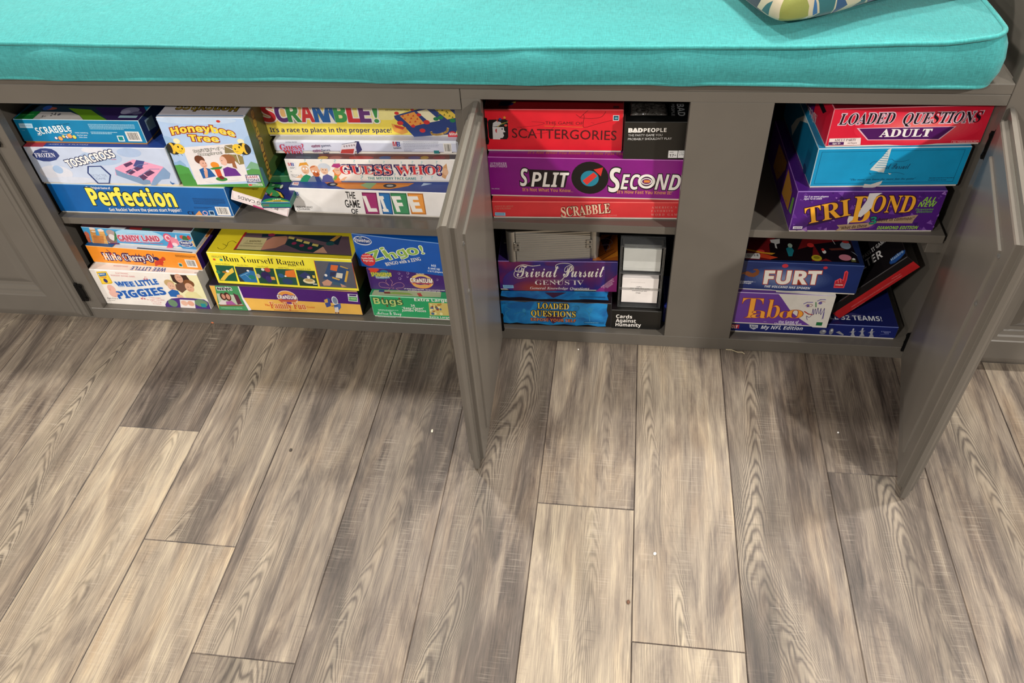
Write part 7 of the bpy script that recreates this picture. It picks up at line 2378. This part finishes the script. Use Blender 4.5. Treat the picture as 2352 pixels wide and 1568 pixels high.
def build_pillow():
    bm = bmesh.new()
    n = 28
    a = 0.21
    for sg in (1, -1):
        g = {}
        for i in range(n + 1):
            for j in range(n + 1):
                u, v = i / n * 2 - 1, j / n * 2 - 1
                k = max(0.0, (1 - abs(u) ** 2.6) * (1 - abs(v) ** 2.6)) ** 0.42
                pin = 1 - 0.05 * (1 - abs(u) ** 2) * (abs(v) ** 3) - 0.0
                pin2 = 1 - 0.05 * (1 - abs(v) ** 2) * (abs(u) ** 3)
                cr = 1 - 0.11 * (abs(u) * abs(v)) ** 4
                z = (0.075 if sg > 0 else -0.032) * k + 0.0015 * math.sin(u * 9 + v * 4) * k
                g[i, j] = bm.verts.new((a * u * pin2 * cr, a * v * pin * cr, z))
        for i in range(n):
            for j in range(n):
                q = (g[i, j], g[i + 1, j], g[i + 1, j + 1], g[i, j + 1])
                bm.faces.new(q if sg > 0 else q[::-1])
    bmesh.ops.remove_doubles(bm, verts=bm.verts, dist=1e-4)
    o = finish(bm, 'throw_pillow', pillow_material(), None, 180)
    yaw, tilt = R(26), R(6)
    dv = Vector((math.cos(yaw + R(45)), math.sin(yaw + R(45)), 0))
    ax = Vector((dv.y, -dv.x, 0))
    corner = Vector((1.700, 0.012, 0.724))
    ctr = corner + (dv * math.cos(tilt) + Vector((0, 0, 1)) * math.sin(tilt)) * (a * 1.4142 * 0.89)
    o.matrix_world = Matrix.Translation(ctr) @ Matrix.Rotation(tilt, 4, ax) @ Matrix.Rotation(yaw, 4, 'Z')
    tag(o, 'patterned throw pillow in blue, white and cream lying on the turquoise cushion', 'pillow')


build_pillow()

# ------------------------------------------------------------------ the games
UL, LL = 'games on the upper shelf of the left opening', 'games on the floor of the left opening'
UM, LM = 'games on the upper shelf of the middle opening', 'games on the floor of the middle opening'
UR, LR = 'games on the upper shelf of the right opening', 'games on the floor of the right opening'

game('perf', 'lid', '#0e5fa6', 'long blue game box with fat yellow lettering, bottom of the leftmost upper stack', UL, edge='#9fc0dc', top='#e8d8b8')
game('toss', 'lid', '#cbd6ec', 'pale icy blue game box with tilted white lettering, middle of the leftmost upper stack', UL, top='#2c4c9c', edge='#e4e8f2')
game('scrjr', 'lid', '#0a82b2', 'teal game box with white lettering and a barcode, top of the leftmost upper stack', UL, side='#28366a', edge='#bcd8e4', tray='#b07c3c')
game('bee', 'carton', '#b4cdee', 'tall pale blue game box picturing two bees, two children and a toy tree', UL, top='#d8d2d8', side='#4a6230', edge='#dfe6f0')
game('life', 'lid', '#efeae6', 'white game box with four coloured letter tiles, on the shelf beside the card packs', UL, top='#2c4690', edge='#f4f0ec')
game('who', 'lid', '#efe9e2', 'white game box with cartoon faces and red lettering outlined in purple', UL, top='#4a4248', edge='#f4f0ec')
game('whox', 'lid', '#cfd2e4', 'thin pale lavender game box with a barcode, just under the big yellow box', UL, edge='#e4e6f0', bev=0.004)
game('scram', 'lid', '#f5de58', 'large yellow game box with multicoloured capital letters, top of its stack under the rail', UL)

game('wee', 'carton', '#efe7de', 'white game box with blue lettering and a mother with two children, lower left', LL, side='#d8d2c6', top='#e6ded6', edge='#f4efe8')
game('hiho', 'lid', '#f5942a', 'orange game box with white lettering, between the white and the sky blue boxes', LL, side='#38206a', edge='#f6c48c')
game('candy', 'lid', '#4a9fd0', 'sky blue game box with pink lettering and a castle of cones, under the shelf', LL, side='#1c5a74', edge='#a8d0e4')
game('cran', 'lid', '#eab654', 'game box in purple over orange with a green panel at its left end', LL, side='#140c14', top='#2a2030', edge='#3c2a3c', tray='#140c14')
game('rag', 'carton', '#f4e63c', 'bright yellow game box with a row of small pictures and black lettering', LL, side='#5c5216', top='#d8c428', edge='#f8f08c')
game('bugs', 'lid', '#2ba062', 'green puzzle box with pale green lettering on the cabinet floor beside the open door', LL, edge='#9cd8b4', name='puzzle_box')
game('spon', 'carton', '#43206e', 'purple game box with a flower outline and round orange emblem, under the bright blue box', LL)
game('zing', 'carton', '#0d52a8', 'bright blue game box with big green lettering, leaning out under the shelf edge', LL, edge='#5c86bc')

game('scr', 'lid', '#d23236', 'flat red game box with cream lettering, bottom of the stack beside the grey middle post', UM, edge='#e86a60', pre=[])
game('split', 'lid', '#84107c', 'wide purple game box with a black disc and red arrow, middle of its stack', UM, edge='#b868b0', side='#5c0c58')
game('scat', 'lid', '#e01c2c', 'bright red game box with dark lettering and pen scribbles, on the purple box', UM, edge='#f06a6c', top='#7c1016')
game('bad', 'carton', '#1c1a16', 'black game box with small white lettering, on the purple box beside the grey post', UM, edge='#2c2a26', top='#0a0a0a', side='#0c0c0c')
game('lqb', 'lid', '#0c0a0c', 'black game box with a torn-edged blue label and yellow lettering, on the cabinet floor', LM, edge='#3a363a', tray='#0c0a0c')
game('tp4', 'lid', '#3c2680', 'deep purple game box with flowing white script, under the aluminium case', LM, edge='#7a68a8', body_mat=marble_purple(), top='#342060',
     pre=[('f', 'h', 92, 26, 84, 46, '#3c2a7c', '#84304a', 16), ('f', 'h', 78, 8, 50, 22, '#6c2a58', '#a84428', 10)])
game('cah', 'lid', '#12110f', 'small black card game box with three short white lines, under the clear card holder', LM, edge='#33312e', tray='#0c0b0a', name='card_game_box')

game('tri', 'lid', '#4a1874', 'purple game box with a triangle pattern and golden lettering torn in the middle', UR, edge='#8860a8')
game('tpb', 'lid', '#0f8fbe', 'plain blue game box with a thin dark border and a torn white scar', UR, edge='#bcd4dc', side='#0b6a90')
glow = [('f', 'h', 150, 36, 108, 34, '#d81c38', '#f08478', 14)]
game('lqa', 'lid', '#d41a36', 'crimson game box with black outlined lettering and a purple banner, at the top right', UR, edge='#e88a94', top='#8c1426', pre=glow)
game('mono', 'lid', '#142064', 'long navy game box with little grey figures, bottom of the lower right stack', LR, edge='#5c68a0', top='#1a205a')
game('taboo', 'lid', '#663a94', 'purple and white game box with orange lettering and a sketched face', LR, edge='#b8a4c8')
glow2 = [('f', 'h', 132, 36, 88, 33, '#172c68', '#8c98b8', 14)]
game('furt', 'lid', '#172c68', 'dark blue game box with fat white capitals and a red foam finger', LR, edge='#4c64a0', top='#18254e', pre=glow2)
b = BOX['blk']
blk_pre = [('f', 'p', '#b01e22', [0, 0, 190, 0, 190, 21, 0, 21])]
game('blk', 'carton', '#120e10', 'black game box with a red lower edge, tipped up behind the dark blue box', LR, edge='#241c1e', pre=blk_pre)

# boxes glimpsed at the back
o = box('game_box', (0, 0.2, 0, 0.2, 0, 0.2), card('#9a5c1e'), None, 0.001)
o.location = (0.345, 0.335, 0.2842)
tag(o, 'brown cardboard box glimpsed behind the teal and tall pale blue boxes', 'game box', UL)
o = carton('game_box', 0.15, 0.2, 0.16, '#0a0909', [('f', 'p', '#4a0c12', [100, 150, 148, 150, 148, 172, 100, 172]), ('f', 't', 'b', 'GAME', '#6a2a2c', 112, 156, 146, 156, 10, '', 0, 0)])
o.location = (1.475, 0.19, 0.0322)
tag(o, 'black game box with a dull red patch, behind the clear card holder', 'game box', LM)
o = box('game_box', (0, 0.045, 0, 0.1, 0, 0.05), card('#1c2a86'), None, 0.001)
o.location = (1.5715, 0.045, 0.0322)
tag(o, 'navy blue box squeezed between the black card box and the grey post', 'game box', LM)


# ------------------------------------------------------------------ card boxes between the stacks
def pack_box(key, body, label, **kw):
    b = BOX[key]
    o = carton('card_box', b['w'], b['h'], b['d'], body, b['pr'], **kw)
    place(o, key)
    return tag(o, label, 'card box', 'card packs between the left stacks')


pack_box('cards', '#f2e6e4', 'white card box with black upside-down lettering, lying askew on the shelf', top='#b8a42a', edge='#f6eeee', side='#b8b4b0')
pack_box('pack', '#23286e', 'dark blue card pack with a green creature, lying on the white card box', side='#1c6a58', edge='#5c8a8c', bev=0.0008)
pack_box('pack2', '#2a6a3c', 'green card pack with a yellow band, half hidden under the tall pale blue box', side='#1c5a48', bev=0.0008)


# ------------------------------------------------------------------ aluminium case
def build_case():
    b = BOX['case']
    w, h, d = b['w'], b['h'], 0.15
    root = place(empty('aluminium_case'), 'case')
    tag(root, 'small ribbed aluminium case on top of the deep purple game box', 'case')
    alu = mottled('ribbed_aluminium', '#b4b0a8', 0.38, 40, 0.05, 0.1, 300, metal=0.75, stretch=(0.2, 1, 1))
    alu2 = mottled('corner_aluminium', '#a8a49c', 0.3, 30, 0.05, metal=0.8)
    dark = mottled('dark_trim', '#2c2a28', 0.5, 60, 0.1)
    bm = bmesh.new()
    prof = [(0.0, 0.0)]
    nrib = 12
    for i in range(nrib):
        z0 = 0.004 + (h - 0.008) * i / nrib
        z1 = 0.004 + (h - 0.008) * (i + 1) / nrib
        prof += [(-0.0002, z0), (-0.0026, z0 + (z1 - z0) * 0.25), (-0.0026, z0 + (z1 - z0) * 0.7), (-0.0002, z1 - 0.0004)]
    prof += [(0.0, h), (d, h), (d, 0.0)]
    a = [bm.verts.new((0.008, y, z)) for y, z in prof]
    c = [bm.verts.new((w - 0.008, y, z)) for y, z in prof]
    for i in range(len(prof)):
        j = (i + 1) % len(prof)
        bm.faces.new((a[i], a[j], c[j], c[i]))
    bm.faces.new(a)
    bm.faces.new(c[::-1])
    finish(bm, 'ribbed_body', alu, root)
    for x in (0.0, w):
        bm = bmesh.new()
        bm_cyl(bm, (x, 0.011, 0.0005), (x, 0.011, h - 0.0005), 0.0125, 24)
        finish(bm, 'corner_post', alu2, root, 40)
        s = -1 if x == 0 else 1
        bm = bmesh.new()
        bm_box(bm, min(x, x + s * 0.0075), max(x, x + s * 0.0075), 0.02, d, 0.002, h - 0.002, bev=0.001)
        finish(bm, 'end_panel', alu, root)
        bm = bmesh.new()
        xx = 0.004 if x == 0 else w - 0.016
        bm_box(bm, xx, xx + 0.012, -0.0044, -0.0016, h * 0.53, h * 0.66, bev=0.0006)
        bm_box(bm, xx, xx + 0.012, -0.0044, -0.0016, h * 0.39, h * 0.52, bev=0.0006)
        lt = finish(bm, 'latch', alu2, root)
        for zz in (h * 0.6, h * 0.45):
            bm = bmesh.new()
            bm_cyl(bm, (xx + 0.008, -0.0062, zz), (xx + 0.008, -0.004, zz), 0.0018, 12)
            finish(bm, 'rivet', dark, lt, 40)
    bm = bmesh.new()
    bm_box(bm, -0.018, -0.0078, 0.014, 0.03, h * 0.5, h * 0.53, bev=0.0005)
    finish(bm, 'hasp', dark, root)
    bm = bmesh.new()
    bm_tube(bm, [(w + 0.006, 0.02, h * 0.56), (w + 0.012, 0.024, h * 0.6), (w + 0.014, 0.03, h * 0.58), (w + 0.009, 0.034, h * 0.55)], 0.0008, 6)
    finish(bm, 'wire_loop', alu2, root, 60)
    bm = bmesh.new()
    bm_box(bm, w + 0.0078, w + 0.016, 0.03, 0.042, h * 0.12, h * 0.42, bev=0.0015)
    finish(bm, 'hinge_cover', alu2, root)


build_case()


# ------------------------------------------------------------------ clear card holder with its cards
def build_holder():
    x0, x1, y0, y1, z0, z1 = 1.4705, 1.5625, 0.0262, 0.064, 0.0882, 0.2540
    root = empty('card_holder', (x0, y0, z0))
    tag(root, 'clear plastic card holder standing on the small black card game box', 'card holder')
    w, d, h = x1 - x0, y1 - y0, z1 - z0
    t = 0.0022
    bm = bmesh.new()
    bm_box(bm, 0, t, 0, d, 0, h, bev=0.0005, segs=1)
    bm_box(bm, w - t, w, 0, d, 0, h, bev=0.0005, segs=1)
    bm_box(bm, t, w - t, 0, d, 0, t, bev=0.0005, segs=1)
    bm_box(bm, t, w - t, 0, d, h - t, h, bev=0.0005, segs=1)
    bm_box(bm, t, w - t, d - t, d, t, h - t, bev=0.0005, segs=1)
    finish(bm, 'shell', CLEAR, root)
    for z in (h * 0.565, h * 0.30):
        bm = bmesh.new()
        bm_box(bm, t, w - t, 0, 0.006 if z < h * 0.4 else d - t, z, z + 0.0022, bev=0.0004, segs=1)
        finish(bm, 'divider', CLEAR, root)
    dark = mottled('smoky_plastic', '#1a1a1c', 0.25, 60, 0.1)
    bm = bmesh.new()
    bm_box(bm, 0.0035, w - 0.0035, d - 0.008, d - t - 0.0004, 0.0035, h - 0.0035)
    finish(bm, 'backing', dark, root)
    for x in (t, w - t - 0.003):
        bm = bmesh.new()
        bm_box(bm, x, x + 0.003, 0.004, d - 0.009, t, h - t, bev=0.0003, segs=1)
        finish(bm, 'inner_rail', CLEAR, root)
    # two decks of cards
    for za, zb, lab, wh in ((0.0978, 0.1660, 'white cards with a few upside-down black words, lower half of the clear holder', '#f0e8e2'),
                            (0.1862, 0.2440, 'greyish white cards stacked in the upper half of the clear holder', '#b4b4ae')):
        cw = w - 0.0155
        pr = []
        if za < 0.15:
            for q, (s, xa, xb) in enumerate((('What', 40, 30), ('out of loneliness', 53, 22), ('have you done that', 58, 17), ('night?', 42, 30))):
                v = 27 + q * 5.6
                pr.append(('f', 't', 'b', s, '#2a2626', xa, v + 2, xb, v + 2, 2.6, '', 0, 0))
            pr.append(('f', 's', '#c8c0bc', 18, 56, 60, 58, 1, 1.0))
        else:
            pr = [('f', 'p', '#c8c8c2', [0, 3, cw * 1000, 3, cw * 1000, 26, 0, 26]), ('f', 'l', '#8c8c88', 0.5, [0, 7, 76, 7])]
        o = carton('card_deck', cw, zb - za, 0.014, wh, pr, bev=0.0004, edge=wh)
        o.location = (x0 + 0.0078, y0 + 0.0062, za)
        tag(o, lab, 'cards', 'decks in the clear card holder')


build_holder()


# ------------------------------------------------------------------ little plastic packet on the black box
def build_packet():
    m, nt, N, L, bs = nodes_of('crinkled_film')
    tc = N.new('ShaderNodeTexCoord')
    n = N.new('ShaderNodeTexNoise')
    n.inputs['Scale'].default_value = 110
    n.inputs['Detail'].default_value = 3
    n.inputs['Distortion'].default_value = 1.5
    L.new(tc.outputs['Object'], n.inputs['Vector'])
    r = N.new('ShaderNodeValToRGB')
    r.color_ramp.elements[0].position = 0.35
    r.color_ramp.elements[0].color = (*lin('#1c1816'), 1)
    r.color_ramp.elements[1].position = 0.7
    r.color_ramp.elements[1].color = (*lin('#4c4844'), 1)
    L.new(n.outputs['Fac'], r.inputs[0])
    L.new(r.outputs[0], bs.inputs['Base Color'])
    bs.inputs['Roughness'].default_value = 0.12
    bs.inputs['Coat Weight'].default_value = 0.8
    bp = N.new('ShaderNodeBump')
    bp.inputs['Strength'].default_value = 0.9
    bp.inputs['Distance'].default_value = 0.003
    L.new(n.outputs['Fac'], bp.inputs['Height'])
    L.new(bp.outputs[0], bs.inputs['Normal'])
    bm = bmesh.new()
    nx, ny = 20, 14
    for sg in (1, -1):
        g = {}
        for i in range(nx + 1):
            for j in range(ny + 1):
                u, v = i / nx * 2 - 1, j / ny * 2 - 1
                k = ((1 - abs(u) ** 3) * (1 - abs(v) ** 3)) ** 0.6
                z = 0.0052 * sg * k * (1 if sg < 0 else (1 + 0.25 * math.sin(u * 11 + v * 5) * math.cos(v * 9)))
                g[i, j] = bm.verts.new((0.034 * u * (1 - 0.04 * (1 - v * v)), 0.026 * v * (1 - 0.07 * (1 - u * u)), z))
        for i in range(nx):
            for j in range(ny):
                q = (g[i, j], g[i + 1, j], g[i + 1, j + 1], g[i, j + 1])
                bm.faces.new(q if sg > 0 else q[::-1])
    bmesh.ops.remove_doubles(bm, verts=bm.verts, dist=1e-5)
    o = finish(bm, 'plastic_packet', m, None, 180)
    o.location = (1.509, 0.092, 0.5245)
    o.rotation_euler = (0, 0, R(2))
    tag(o, 'small crinkled clear plastic packet lying on the black game box', 'packet')


build_packet()


# ------------------------------------------------------------------ crumbs on the floor
def crumb(x, y, s, hexc, label, squash=0.6, long=1.0, name='crumb'):
    bm = bmesh.new()
    bmesh.ops.create_icosphere(bm, subdivisions=2, radius=s)
    rnd = random.Random(int(x * 1000))
    for v in bm.verts:
        v.co *= 1 + rnd.uniform(-0.2, 0.2)
        v.co.z *= squash
        v.co.y *= long
    o = finish(bm, name, mottled('crumb', hexc, 0.7, 200, 0.1), None, 60)
    o.location = (x, y, s * squash * 0.95)
    o.rotation_euler = (0, 0, rnd.uniform(-0.6, 0.6))
    tag(o, label, 'crumb', 'crumbs on the plank floor')


crumb(0.5165, 0.0028, 0.0045, '#b8643a', 'orange crumb on the floor against the bottom rail of the left cabinet', 0.7, 1)
crumb(1.1084, -0.2799, 0.0022, '#e8e0c8', 'pale sliver on the planks left of the open middle door', 0.5, 2)
crumb(1.5571, -0.5196, 0.0028, '#e8e4d8', 'white crumb on the pale plank below the middle post', 0.5, 1)
crumb(1.5128, -0.6153, 0.0030, '#5c3c28', 'brown crumb beside a plank seam at the bottom of the picture', 0.6, 1.2)
crumb(0.8300, -0.3528, 0.0028, '#3c342c', 'dark crumb on the planks at the left', 0.6, 1.3)
crumb(1.3894, -0.0243, 0.0020, '#efe8d8', 'white speck on the floor in front of the middle opening', 0.6, 1)
crumb(1.9143, -0.2173, 0.0022, '#e8e4dc', 'white speck on the dark plank below the right opening', 0.6, 1)
bm = bmesh.new()
bm_tube(bm, [(1.7117, -0.0007, 0.0007), (1.7238, -0.0005, 0.0007), (1.7364, -0.0069, 0.0007), (1.7466, -0.0062, 0.0007), (1.7509, -0.0112, 0.0007)], 0.0006, 6)
o = finish(bm, 'thread', mottled('pale_thread', '#d8c8a0', 0.8, 300, 0.1), None, 60)
tag(o, 'short pale thread on the floor below the grey middle post', 'thread')
